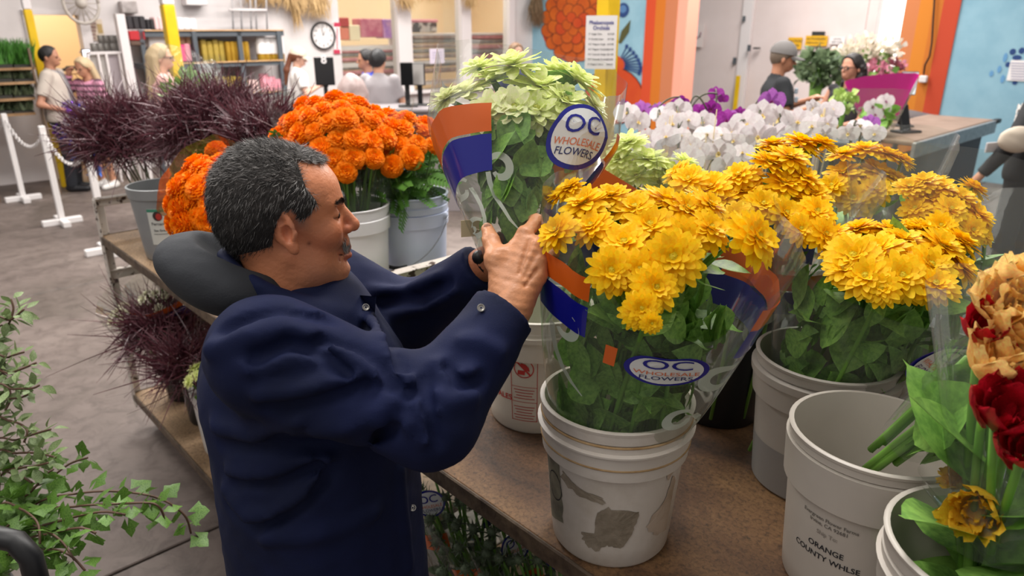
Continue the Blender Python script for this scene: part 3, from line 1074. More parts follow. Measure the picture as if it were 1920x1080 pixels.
# far wall notices and portal equipment
for (nm, lab, rect, c, lines) in (('safety_sign', 'yellow sign behind the grey cap on the far wall', (1477, 70, 1503, 92), 'D9A516', ('CAUTION', 'DOOR')), ('safety_sign', 'wide yellow sign with two dark lines on the far wall', (1510, 67, 1551, 86), 'D9A516', ('AUTHORIZED', 'PERSONNEL ONLY')),
                           ('safety_sign', 'small black sign above the wide yellow sign', (1522, 59, 1546, 67), '2A2A2A', ()), ('safety_sign', 'small white notice right of the yellow signs', (1556, 69, 1584, 83), 'E4DEDC', ('NOTICE', 'KEEP CLEAR'))):
    o = slab(nm, lab, 'sign', rect, -3.1, .02, mat('sign_' + c, c, .6), MW)
    s0, za = MW.sz(rect[0], rect[3], -3.1); s1, zb = MW.sz(rect[2], rect[1], -3.1)
    for i, ln in enumerate(lines):
        obj('lettering', onwall(MW, text_geo(ln, (zb - za) * .3 if len(ln) < 9 else (s1 - s0) / len(ln) * 1.5, .01), (s0 + s1) / 2, zb - (zb - za) * (.32 + .38 * i), -3.095), m_ink, o, smooth=False)
o = slab('wall_poster', 'faded drawing poster on the white far door', 'poster', (1284, 45, 1319, 88), -3.08, .01, mat('poster_pale', 'DCCFCB', .8), MW)
for i in range(5):
    obj('drawing', tube([MW.pt(1288 + i * 6, 82 - i * 3, -3.07), MW.pt(1294 + i * 5, 60 + (i % 2) * 8, -3.07)], .012, 4), mat('poster_line', '8A6A78', .8), o)
slab('door_bar', 'yellow bar leaning on the far door frame', 'bar', (1377, 142, 1383, 205), -2.9, .05, mat('post_yellow', 'E0B905'), MW, z0=0)
slab('switch_box', 'white outlet box with cable on the orange stripe', 'box', (1722, 142, 1737, 155), .1, .06, m_trim, MW, bev=.01)
pts = [MW.pt(1732, 140, .06), MW.pt(1734, 122, .06), MW.pt(1743, 105, .06), MW.pt(1747, 80, .06), MW.pt(1752, 0, .06), MW.pt(1755, -40, .06)]
tag(obj('cable', tube(pts, .012, 5), m_dark), 'dark cable running down the orange stripe to the outlet', 'cable')
t = tag(obj('wall_notice', pbox(MW, 1891, 113, 1935, 152, .02, .006), m_paper, smooth=False), 'white printed notice on the blue wall above the far-right woman', 'sign')
obj('lettering', join(*[pbox(MW, 1895, y, 1932, y + 1.5, .024, .003) for y in range(118, 150, 5)]), mat('notice_ink2', '8A8AA8', .8), t, smooth=False)
# ------------------------------------------------------------------ blossoms, leaves (shared meshes)
def petal(L, W, curl=0.0, cup=0.0, prof=(.35, .72, 1.0, .92, .45), wav=0.0, r=None):
    n = len(prof)
    v = []
    for i in range(n):
        t = i / (n - 1)
        for j in (-1, 0, 1):
            w_ = W * prof[i] * j
            x = L * (t - (.06 * abs(j) if i == n - 1 else 0))
            z = curl * L * t * t + cup * abs(j) * W * prof[i] + (wav * (r.random() - .5) * t if r else 0)
            v.append((x, w_, z))
    return np.array(v), gridf(3, n)


def rotg(g, elev, az, base=0.0, z=0.0):
    v, f = g
    c, s = cos(elev), sin(elev)
    x = v[:, 0] * c - v[:, 2] * s + base
    zz = v[:, 0] * s + v[:, 2] * c + z
    c, s = cos(az), sin(az)
    return np.stack([x * c - v[:, 1] * s, x * s + v[:, 1] * c, zz], 1), f


def zinnia(seed, rings=((16, .95, -6), (14, .84, 9), (12, .68, 22), (10, .5, 36), (7, .3, 52)), W=.165, jit=9):
    r = random.Random(seed)
    out = []
    for k, (n, L, el) in enumerate(rings):
        for i in range(n):
            a = 2 * pi * (i + r.uniform(-.22, .22) + .5 * k) / n
            g = petal(L * r.uniform(.88, 1.06), W * r.uniform(.9, 1.15) * (1 - .08 * k), r.uniform(-.14, .02), r.uniform(.05, .3), wav=.05, r=r)
            out.append(rotg(g, radians(el + r.uniform(-jit, jit)), a, .05, .03 * k))
    return join(*out)


def zcenter(seed):
    r = random.Random(seed)
    out = [ball((0, 0, .12), (.16, .16, .12), 10, 5)]
    for i in range(16):
        a = i * 2.4; q = .2 * sqrt((i + .5) / 16)
        out.append(ball((q * cos(a), q * sin(a), .24 - q * .5), .035, 5, 4))
    return join(*out)


def marigold(seed):
    r = random.Random(seed)
    out = [ball((0, 0, .05), (.74, .74, .46), 12, 7)]
    n = 190
    for i in range(n):
        t = (i + .5) / n
        el = math.asin(1 - 1.12 * t)          # top to just under the rim
        a = i * 2.39996
        d = np.array([cos(el) * cos(a), cos(el) * sin(a), sin(el) * .75 + .05])
        g = petal(.29 * r.uniform(.85, 1.15), .13, r.uniform(-.5, -.1), r.uniform(-.25, .45), (.5, .9, 1.05, .95), wav=.14, r=r)
        v, f = rotg(g, max(-.35, el * .95) + r.uniform(-.25, .25), a, 0, 0)
        out.append((v + d * .72, f))
    return join(*out)


def tulip(seed, frill=.10, depth=True):
    r = random.Random(seed)
    out = []
    for k in range(2):
        for i in range(3):
            a = 2 * pi * (i + .5 * k) / 3 + r.uniform(-.15, .15)
            nu, nv = 7, 8
            v = []
            for j in range(nv):
                t = j / (nv - 1)
                wd = (.22 + .62 * sin(pi * min(1, t * .8 + .12))) * (1 - .45 * max(0, t - .7) / .3)
                rad = .18 + .52 * sin(min(1, t * 1.25) * pi / 2) - .12 * k + .1 * t * r.uniform(0, 1)
                for q in range(nu):
                    u = (q / (nu - 1) - .5) * 2
                    th = a + u * wd
                    fr = frill * r.uniform(-1, 1) * t * abs(u) + frill * r.uniform(-1, 1) * max(0, t - .75) * 2
                    v.append(((rad + fr) * cos(th), (rad + fr) * sin(th), 1.75 * t * (1 - .12 * u * u) + fr * .6))
            out.append((np.array(v), gridf(nu, nv)))
    if depth:
        v, f = tulip(seed + 50, frill, False)
        c, s = cos(.5), sin(.5)
        v = np.stack([v[:, 0] * c - v[:, 1] * s, v[:, 0] * s + v[:, 1] * c, v[:, 2]], 1)
        out.append((v * np.array([.68, .68, .8]), f))
        out.append((v * np.array([.38, .38, .66]), f))
    return join(*out)


def orchid(seed):
    r = random.Random(seed)
    out = []
    wide = (.3, .75, 1.0, 1.0, .82, .4)
    nar = (.4, .8, 1.0, .9, .62, .15)
    for az, L, W, pf, el in ((8, 1.0, .62, wide, 6), (172, 1.0, .62, wide, 6), (90, .92, .42, nar, -4), (222, .86, .38, nar, -8), (318, .86, .38, nar, -8)):
        g = petal(L, W, r.uniform(-.18, .05), r.uniform(.02, .12), pf, wav=.06, r=r)
        v, f = rotg(g, radians(el + r.uniform(-8, 8)), radians(az + r.uniform(-5, 5)), .04, .02 if pf is wide else 0)
        out.append((v, f))
    return join(*out)


def orchid_lip(seed):
    return join(ball((0, -.02, .1), (.10, .09, .13), 8, 5), rotg(petal(.42, .16, .5, .5, (.5, 1, .7, .3)), radians(40), radians(270), .0, .03),
                rotg(petal(.2, .12, .4, .6, (.5, 1, .9, .5)), radians(60), radians(200), .02, .03), rotg(petal(.2, .12, .4, .6, (.5, 1, .9, .5)), radians(60), radians(340), .02, .03))


def leafg(L, W, fold=.25, curl=-.3, prof=(.12, .62, .95, 1.0, .75, .4, .04)):
    return petal(L, W, curl, fold, prof)


m_yellow = mat('zinnia_yellow', 'FFC808', .55, 'FFDC1E', 14, rnd=.05, transl=.30, spec=.2)
m_ycent = mat('zinnia_centre', 'C9B416', .6, 'E2C81E', 60)
m_green = mat('zinnia_lime', 'E2F082', .55, 'FCFBCE', 7, rnd=.04, transl=.35, spec=.25)
m_cream = mat('zinnia_cream', 'FBF6D4', .55, 'EAF2B0', 8, rnd=.04, transl=.28, spec=.25)
m_gcent = mat('zinnia_lime_centre', 'C2B428', .6, '9AB040', 40)
m_mari = mat('marigold_orange', 'FF9A08', .6, 'FF8400', 16, rnd=.05, transl=.25, spec=.2)
m_orw = mat('orchid_white', 'F2EDEC', .5, 'E6DADC', 5, rnd=.03, transl=.3, spec=.3)
m_orp = mat('orchid_purple', '8E1488', .5, 'A83CA4', 6, rnd=.12, transl=.25)
m_orl = mat('orchid_lilac', 'C77BD0', .5, 'B45EC0', 6, rnd=.08, transl=.25)
m_lip = mat('orchid_lip_yellow', 'D9B23A', .5, 'EFE3B0', 9)
m_lipp = mat('orchid_lip_dark', '7A0E56', .5)
m_stem = mat('stem_green', '5E8A34', .5, '6FA03C', 8)
m_stemd = mat('stem_dark', '4A4A34', .5)
m_leafz = mat('zinnia_leaf', '64923E', .5, '90C058', 9, rnd=.18, transl=.2)
m_leafm = mat('marigold_leaf', '3F6A28', .5, '5C8C34', 9, rnd=.15, transl=.2)
m_leafo = mat('orchid_leaf', '2F4F2A', .35, '3E6436', 5)
ZIN = [mesh('zinnia_head', zinnia(i), m_yellow) for i in range(5)]
ZINC = mesh('zinnia_center', zcenter(1), m_ycent)
LRINGS = ((13, 1.0, -2), (12, .92, 12), (10, .72, 30), (6, .42, 50))
ZGR = [mesh('lime_zinnia_head', zinnia(20 + i, LRINGS, .2, 12), m_green) for i in range(3)]
ZCR = [mesh('cream_zinnia_head', zinnia(30 + i, LRINGS, .2, 12), m_cream) for i in range(2)]
ZGC = mesh('lime_zinnia_center', zcenter(2), m_gcent)
MAR = [mesh('marigold_head', marigold(40 + i), m_mari) for i in range(4)]
ORW = [mesh('orchid_flower', orchid(60 + i), m_orw) for i in range(4)]
ORP = [mesh('orchid_flower', orchid(70 + i), m_orp) for i in range(2)]
ORL = [mesh('orchid_flower', orchid(80 + i), m_orl) for i in range(2)]
LIPY = mesh('lip', orchid_lip(1), m_lip)
LIPP = mesh('lip', orchid_lip(1), m_lipp)
LEAFZ = [mesh('zinnia_leaf', leafg(1, .27 + .05 * i, .22, -.35 + .2 * i), m_leafz) for i in range(3)]


def bits(n, center, R, axis, seed, L, W, flat=1.0, fern=False, up=.3):
    """joined mass of leaves round a centre (world positions)"""
    r = np.random.default_rng(seed)
    axis = np.asarray(axis, float) / np.linalg.norm(axis)
    base = leafg(1, W / L, .25, -.3) if not fern else None
    if fern:
        parts = []
        for k in range(9):
            t = .12 + .1 * k
            for sg in (-1, 1):
                v, f = petal(.3 * (1.05 - t * .6), .045, -.1, .2, (.4, 1, .8, .2))
                a = sg * radians(52)
                c, s = cos(a), sin(a)
                parts.append((np.stack([v[:, 0] * c - v[:, 1] * s + t, v[:, 0] * s + v[:, 1] * c, v[:, 2]], 1), f))
        base = join(*parts)
    gs = []
    for i in range(n):
        d = r.normal(size=3)
        d /= np.linalg.norm(d)
        p = np.asarray(center) + d * R * r.uniform(.25, 1) * np.array([1, 1, flat])
        o = d + axis * up + r.normal(size=3) * .4
        e1, e2, dd = frame_of(o)
        a = r.uniform(0, 6.28)
        x = dd; y = cos(a) * e1 + sin(a) * e2; z = np.cross(x, y)
        s = L * r.uniform(.7, 1.2)
        gs.append((base[0] @ (np.stack([x, y, z]) * s) + p, base[1]))
    return join(*gs)


def heads_px(rows, d0, dy=0.0, yref=0.0, cen=None, lean=(0, 0, 1), rmul=1.0, tilt=.9, jit=.0, seed=0):
    """[(px,py,rpx,(dd))] -> [(pos, dir, scale)]; blossoms splay away from the bunch's centre"""
    r = np.random.default_rng(seed)
    out = []
    ps = [P(q[0], q[1], d0 + dy * (q[1] - yref) + (q[3] if len(q) > 3 else 0)) for q in rows]
    c = np.mean(ps, 0) if cen is None else cen
    lean = np.asarray(lean, float)
    for q, p in zip(rows, ps):
        d = d0 + dy * (q[1] - yref) + (q[3] if len(q) > 3 else 0)
        R = q[2] * d / FPX * rmul * 1.22
        rad = p - c
        dr = lean + tilt * rad / (np.linalg.norm(ps[0] * 0 + np.std(ps, 0)) + .02) * .6 + r.normal(size=3) * (.12 + jit)
        out.append((p, dr / np.linalg.norm(dr), R))
    return out


def dome(c, axis, R, n, sc, seed, hgt=.5):
    r = np.random.default_rng(seed)
    e1, e2, ax = frame_of(axis)
    out = []
    for i in range(n):
        q = sqrt((i + .5) / n); a = i * 2.39996
        rad = cos(a) * e1 + sin(a) * e2
        p = np.asarray(c) + rad * q * R + ax * (hgt * R * (1 - q * q) + r.normal() * R * .07)
        out.append((p, ax + rad * q * 1.0, sc * r.uniform(.85, 1.15)))
    return out


def outside(q, bound):
    b, t_, r0, r1 = bound
    b = np.asarray(b); w_ = np.asarray(t_) - b; L = np.linalg.norm(w_); w_ = w_ / L
    t = float((q - b) @ w_) / L
    R = r0 + (r1 - r0) * max(t, 0)
    e = q - b - w_ * t * L
    return np.linalg.norm(e) > R * .94 or t < -.25


def bouquet(name, label, base, heads, fl, cen=None, nleaf=30, leafL=.075, seed=0, stem_r=.0035, base_r=.03, group=None, root=None,
            leaf_lo=.15, leaf_hi=.8, joined=False, stemm=None, cat='bouquet', leafm=None, bound=None):
    """bunch of cut flowers: every blossom, stem and leaf its own part"""
    r = np.random.default_rng(seed)
    base = np.asarray(base, float)
    t = thing(name, label, cat, base, 0, group) if root is None else root
    curves = []
    for i, (p, d, s) in enumerate(heads):
        mm = fl[i % len(fl)] if not callable(fl) else fl(i)
        h = put('flower_head', mm, t, dirM(p, d, s, r.uniform(0, 6)))
        if cen is not None:
            h2 = put('flower_center', cen, h, Matrix.Identity(4), world=False)
        b0 = base + np.array([r.normal() * base_r * .5, r.normal() * base_r * .5, 0])
        d = np.asarray(d) / np.linalg.norm(d)
        if bound is None:
            mid = (b0 * .35 + p * .65) - np.array([0, 0, 1]) * .01 - d * .05
        else:
            ax_ = np.asarray(bound[1]) - np.asarray(bound[0])
            mid = b0 + ax_ / np.linalg.norm(ax_) * np.linalg.norm(p - b0) * 1.0
            mid = mid * .85 + (b0 * .25 + p * .75) * .15
        c = bez(b0, mid, p - d * s * .02, 7)
        curves.append(c)
        obj('stem', tube(c, [stem_r * 1.15] * 4 + [stem_r] * 3, 6), stemm or m_stem, t)
    gs = []
    for i in range(nleaf):
        c = curves[i % len(curves)]
        tt = r.uniform(leaf_lo, leaf_hi) * 6
        k = int(tt); p = c[k] + (c[min(k + 1, 6)] - c[k]) * (tt - k)
        ax = c[min(k + 1, 6)] - c[k]; ax = ax / np.linalg.norm(ax)
        a = r.uniform(0, 6.28)
        e1, e2, _ = frame_of(ax)
        o = cos(a) * e1 + sin(a) * e2 + ax * r.uniform(.2, 1.1)
        o /= np.linalg.norm(o)
        y = np.cross(ax, o); y /= np.linalg.norm(y) + 1e-9
        z = np.cross(o, y)
        L = leafL * r.uniform(.7, 1.25)
        if bound is not None and any(outside(q_, bound) for q_ in (p, p + o * L, p + o * L * .6 + y * L * .25, p + o * L * .6 - y * L * .25)):
            continue
        M = Matrix.Translation(Vector(p)) @ Matrix((o, y, z)).transposed().to_4x4() @ Matrix.Scale(L, 4)
        me = LEAFZ[i % 3]
        if joined:
            gs.append((np.array([tuple(M @ v.co) for v in me.vertices]), [tuple(q.vertices) for q in me.polygons]))
        else:
            put('leaf', me, t, M)
    if gs:
        q = obj('foliage', join(*gs), leafm or m_leafz, t)
        q['kind'] = 'stuff'
    return t


def fill_leaves(t, bound, n, L, tlo, thi, seed, front=True):
    """leaves pressed against the inside of a sleeve"""
    r = np.random.default_rng(seed)
    b, tp, r0, r1 = bound
    b = np.asarray(b, float); w_ = np.asarray(tp, float) - b; LL = np.linalg.norm(w_); w_ = w_ / LL
    tc = CAMP - b; e1 = tc - w_ * (tc @ w_); e1 /= np.linalg.norm(e1); e2 = np.cross(w_, e1)
    k = 0
    while k < n:
        k += 1
        a = r.uniform(-1.9, 1.9) if front else r.uniform(-3.1, 3.1)
        q = r.uniform(tlo, thi)
        rad = cos(a) * e1 * .8 + sin(a) * e2
        R = (r0 + (r1 - r0) * q) * r.uniform(.35, .86)
        p = b + w_ * q * LL + rad * R
        o = w_ * r.uniform(.3, 1.0) + np.cross(w_, rad) * r.normal() * .7 + rad * r.uniform(-.15, .25)
        o /= np.linalg.norm(o)
        y = np.cross(rad, o); y /= np.linalg.norm(y)
        z = np.cross(o, y)
        l = L * r.uniform(.7, 1.2)
        if outside(p + o * l, (b, tp, r0, r1)):
            continue
        M = Matrix.Translation(Vector(p)) @ Matrix((o, y, z)).transposed().to_4x4() @ Matrix.Rotation(r.normal() * .35, 4, 'X') @ Matrix.Scale(l, 4)
        put('leaf', LEAFZ[k % 3], t, M)


# ------------------------------------------------------------------ printed clear sleeves
m_film = film('clear_sleeve')
m_film2 = film('clear_sleeve_hazy', haze=.10, bump=.5)
m_bor = mat('print_orange', 'E0641A', .3, coat=.4)
m_bbl = mat('print_blue', '14188A', .3, coat=.4)
m_bwh = mat('print_white', 'E2E4E2', .35)
m_swirl = mat('print_frost', 'C9D2C4', .4, alpha=.72)
m_tor = mat('print_text_orange', 'D9774E', .4)
m_tnv = mat('print_text_navy', '2A2F66', .4)


class Sleeve:
    def __init__(self, root, base, top, r0, r1, dip=None, seed=0, wr=.02, power=1.0, name='sleeve', fm=None, tmin=0.0, flat=.8, peak=.0, sq=.75, nt=72, ns=14):
        base = np.asarray(base, float); top = np.asarray(top, float)
        self.b = base; self.w = top - base; self.L = np.linalg.norm(self.w); self.w = self.w / self.L
        tc = CAMP - (base + top) / 2
        e1 = tc - self.w * np.dot(tc, self.w); self.e1 = e1 / np.linalg.norm(e1)
        self.e2 = np.cross(self.w, self.e1)
        self.r0, self.r1, self.pw, self.wr, self.flat, self.sq = r0, r1, power, wr, flat, sq
        r = np.random.default_rng(seed)
        self.ph = r.uniform(0, 6.28, 8)
        self.root = root
        th = np.linspace(-pi, pi, nt, endpoint=False)
        v = []
        for j in range(ns):
            for a in th:
                tm = 1.0 + peak * cos(2 * a + 1) * .5
                if dip:
                    for (a0, wd, dep) in dip:
                        q = (a - a0 + pi) % (2 * pi) - pi
                        tm -= dep * math.exp(-(q / wd) ** 4)
                v.append(self.S(a, tmin + (tm - tmin) * j / (ns - 1)))
        self.o = obj(name, (np.array(v), gridf(nt, ns, True)), fm or m_film, root)

    def R(self, t):
        if self.pw == 'v':
            return self.r0 + (self.r1 - self.r0) * (.93 * min(1, max(t, 0) / .6) + .07 * t)
        return self.r0 + (self.r1 - self.r0) * max(t, 0) ** self.pw

    def S(self, a, t, off=0.0):
        p = self.ph
        wr = self.wr * (.35 + t) * (sin(5 * a + p[0] + 2 * t) * .5 + sin(9 * a + p[1] - 3 * t) * .35 + sin(14 * a + p[2] + 4 * t) * .2)
        R = self.R(t) * (1 + wr) + off
        q = self.sq + (1 - self.sq) * max(0, 1 - 4 * t)
        c, s = cos(a), sin(a)
        c = math.copysign(abs(c) ** q, c); s = math.copysign(abs(s) ** q, s)
        fl = self.flat + (1 - self.flat) * max(0, 1 - 4 * t)
        return self.b + self.w * self.L * t + self.e1 * (c * R * fl) + self.e2 * (s * R)

    def patch(self, name, a0, a1, t0, t1, m, off=.0015, slope=0.0, n=18, k=4):
        v = []
        for j in range(k):
            for i in range(n):
                a = a0 + (a1 - a0) * i / (n - 1)
                v.append(self.S(a, t0 + (t1 - t0) * j / (k - 1) + slope * (i / (n - 1) - .5), off))
        return obj(name, (np.array(v), gridf(n, k)), m, self.o)

    def flatmap(self, name, g, a0, t0, m, off, rot=0.0):
        v, f = g
        c, s = cos(rot), sin(rot)
        W = []
        for p in v:
            x, y = p[0] * c - p[1] * s, p[0] * s + p[1] * c
            t = t0 + y / self.L
            R = self.R(t); q = self.sq
            X0 = math.copysign(abs(sin(a0)) ** q, sin(a0)) + x / R
            if abs(a0) < 1.4 and abs(X0) < .985:
                a = math.copysign(math.asin(abs(X0) ** (1 / q)), X0)
            else:
                a = a0 + x / R
            W.append(self.S(a, t, off))
        return obj(name, (np.array(W).reshape(-1, 3), f), m, self.o, smooth=False)

    def logo(self, a0, t0, w_, h_, rot=0.0, pinch=0.0):
        def dsc(rx, ry, n=36):
            v = [(0, 0, 0)]
            f = []
            for q in (.5, 1.0):
                for i in range(n):
                    a = 2 * pi * i / n
                    k = 1 - pinch * cos(a) ** 2 * 0 - pinch * math.exp(-((a - pi / 2) / .5) ** 2)
                    v.append((rx * q * cos(a), ry * q * k * sin(a), 0))
            f = [(0, 1 + i, 1 + (i + 1) % n) for i in range(n)] + [(1 + i, 1 + n + i, 1 + n + (i + 1) % n, 1 + (i + 1) % n) for i in range(n)]
            return np.array(v), f
        self.flatmap('logo_border', dsc(w_ / 2, h_ / 2), a0, t0, m_bbl, .002, rot)
        self.flatmap('logo_field', dsc(w_ / 2 * .86, h_ / 2 * .86), a0, t0, m_bwh, .003, rot)

        def tx(s, size, y, squash=1.0, bold=.02, wide=1.0):
            g = text_geo(s, size, bold)
            return (g[0] * np.array([wide, squash, 1]) + np.array([0, y, 0]), g[1])
        self.flatmap('logo_lettering', tx('OC', h_ * .40, h_ * .16, 1.0, .006, w_ / h_ * 1.0), a0, t0, m_bbl, .0045, rot)
        self.flatmap('logo_lettering', tx('WHOLESALE', w_ * .135, -h_ * .10, h_ / w_ * 1.15, .004), a0, t0, m_tor, .0045, rot)
        self.flatmap('logo_lettering', tx('FLOWERS', w_ * .145, -h_ * .245, h_ / w_ * 1.1, .004), a0, t0, m_tnv, .0045, rot)

    def swirl(self, a0, t0, size, rot=0.0, flip=1):
        """frosted flourish: a curled head with a hooked tail"""
        path = []
        for i in range(26):
            q = i / 25
            a = -2.6 + q * 5.4
            rr = .16 + .15 * q
            path.append((flip * rr * cos(a), rr * sin(a) + .3, .045 + .05 * sin(pi * q)))
        tail = [(flip * x, y, w_) for x, y, w_ in ((-.28, .22, .06), (-.25, 0, .06), (-.16, -.3, .055), (.0, -.6, .05), (.2, -.85, .04), (.42, -1.05, .012))]
        for pts in (path, tail):
            pts = np.array(pts) * size
            v, f = [], []
            n = len(pts)
            for i in range(n):
                d = pts[min(i + 1, n - 1), :2] - pts[max(i - 1, 0), :2]
                d = d / (np.linalg.norm(d) + 1e-9); nn = np.array([-d[1], d[0]])
                for sg in (-1, 1):
                    q = pts[i, :2] + nn * sg * pts[i, 2]
                    v.append((q[0], q[1], 0))
            f = [(2 * i, 2 * i + 1, 2 * i + 3, 2 * i + 2) for i in range(n - 1)]
            self.flatmap('printed_flourish', (np.array(v), f), a0, t0, m_swirl, .0012, rot)


# ------------------------------------------------------------------ carts and buckets
m_board = bpy.data.materials.new('worn_particle_board')
m_board.use_nodes = True
_n = m_board.node_tree.nodes; _l = m_board.node_tree.links; _b = _n['Principled BSDF']; _tc = _n.new('ShaderNodeTexCoord')
_a = _ramp(_noise(2.6, 6, .8).outputs['Fac'], [(.3, '35251A'), (.48, '6A4F38'), (.7, '9A7A56')])
_c = _ramp(_noise(120, 6, .6).outputs['Fac'], [(.32, '4A3A2C'), (.5, 'D8C8B4'), (.72, 'FFF4E4')])
_mx = _n.new('ShaderNodeMix'); _mx.data_type = 'RGBA'; _mx.blend_type = 'MULTIPLY'; _mx.inputs[0].default_value = .75
_l.new(_a.outputs[0], _mx.inputs[6]); _l.new(_c.outputs[0], _mx.inputs[7]); _l.new(_mx.outputs[2], _b.inputs['Base Color'])
_b.inputs['Roughness'].default_value = .6
_bp = _n.new('ShaderNodeBump'); _bp.inputs['Strength'].default_value = .25; _bp.inputs['Distance'].default_value = .004
_l.new(_noise(90, 4).outputs['Fac'], _bp.inputs['Height']); _l.new(_bp.outputs[0], _b.inputs['Normal'])
m_chip = mat('chipped_white_paint', 'CFC6BC', .6, '4A382C', 22, bump=.2, bscale=40, ramp=(.56, .60), detail=6)
m_iron = mat('rusty_angle_iron', '6E5C48', .55, '3A2C22', 18, bump=.25, bscale=60)
m_rub = mat('caster_rubber', '1C1A1A', .7)


m_board2 = m_board.copy()
m_board2.name = 'pale_particle_board'
for _e, _h in zip([q for q in m_board2.node_tree.nodes if q.type == 'VALTORGB'][0].color_ramp.elements, ('6A5540', '9A8266', 'B8A084')):
    _e.color = lin(_h)


def cart(label, A, ln, wd, ztop, zlow, rail, zmid=None, rails=('l', 'r'), board=m_board):
    """two-deck flower cart. A: near-left corner, local x along the long side, local y across (away)"""
    t = thing('flower_cart', label, 'cart', (A[0], A[1], 0), RZA)
    bar = lambda n, x0, y0, z0, x1, y1, z1, m, bev=.003: obj(n, box((x0 + x1) / 2, (y0 + y1) / 2, (z0 + z1) / 2, abs(x1 - x0), abs(y1 - y0), abs(z1 - z0), 0, bev), m, t, local=True, smooth=False)
    for nm, z in (('top_deck', ztop), ('lower_deck', zlow)):
        bar(nm, .004, .004, z - .022, ln - .004, wd - .004, z, board)
        e = m_iron
        bar('edge_angle', 0, -.004, z - .04, ln, .004, z + .003, e)
        bar('edge_angle', 0, wd - .004, z - .04, ln, wd + .004, z + .003, e)
        bar('edge_angle', -.004, 0, z - .04, .004, wd, z + .003, e)
        bar('edge_angle', ln - .004, 0, z - .04, ln + .004, wd, z + .003, e)
    for x, nm in ((0, 'l'), (ln, 'r')):
        zt = rail if nm in rails else ztop
        for y in (0, wd):
            sg = 1 if x == 0 else -1
            sy = 1 if y == 0 else -1
            bar('corner_post', x - sg * .006, y, .12, x + sg * .002, y + sy * .04, zt, m_chip)
            bar('corner_post', x - sg * .006, y - sy * .004, .12, x + sg * .036, y + sy * .003, zt, m_chip)
        if nm in rails:
            bar('end_rail', x - .004, 0, zt - .038, x + .004, wd, zt, m_chip)
            bar('end_rail', x - .02, 0, zt - .004, x + .02, wd, zt + .003, m_chip)
        if zmid:
            bar('end_rail', x - .004, 0, zmid - .045, x + .004, wd, zmid, m_chip)
            bar('end_rail', x - .02, 0, zmid - .004, x + .016, wd, zmid + .003, m_chip)
    for x in (.12, ln - .12):
        for y in (.08, wd - .08):
            w_ = obj('caster', join(xform(lathe([(.001, -.016), (.05, -.016), (.058, -.008), (.058, .008), (.05, .016), (.001, .016)], 18), Matrix.Translation((x, y, .058)) @ Matrix.Rotation(radians(90), 4, 'X')),
                                box(x, y - .024, .095, .05, .006, .09), box(x, y + .024, .095, .05, .006, .09), box(x, y, .145, .07, .06, .02)), m_rub, t, local=True, smooth=False)
    return t


m_pw = mat('bucket_white', 'DCD8D4', .38, 'D2CEC8', 4, spec=.4)
m_pwb = mat('bucket_bluish', 'D6DEF4', .38, 'CED6EE', 4, spec=.4)
m_pwd = mat('bucket_worn', 'D0C8BE', .5, 'B4A898', 7, bump=.12, bscale=30, ramp=(.45, .75), detail=8)
m_ptr = mat('bucket_milky', 'B4AEA6', .4, 'A8A29A', 3, spec=.4)
m_pgy = mat('bucket_grey', '8C8C8C', .45, '7C7C7C', 4)
m_pbk = mat('bucket_black', '141416', .42)
m_pivory = mat('bucket_ivory', 'D8D2C4', .4, 'CEC8BA', 4)
m_wire = mat('handle_wire', '8A8C94', .35, metal=.9)
m_grime = mat('ring_grime', 'B79A72', .8, '9A7A50', 25)


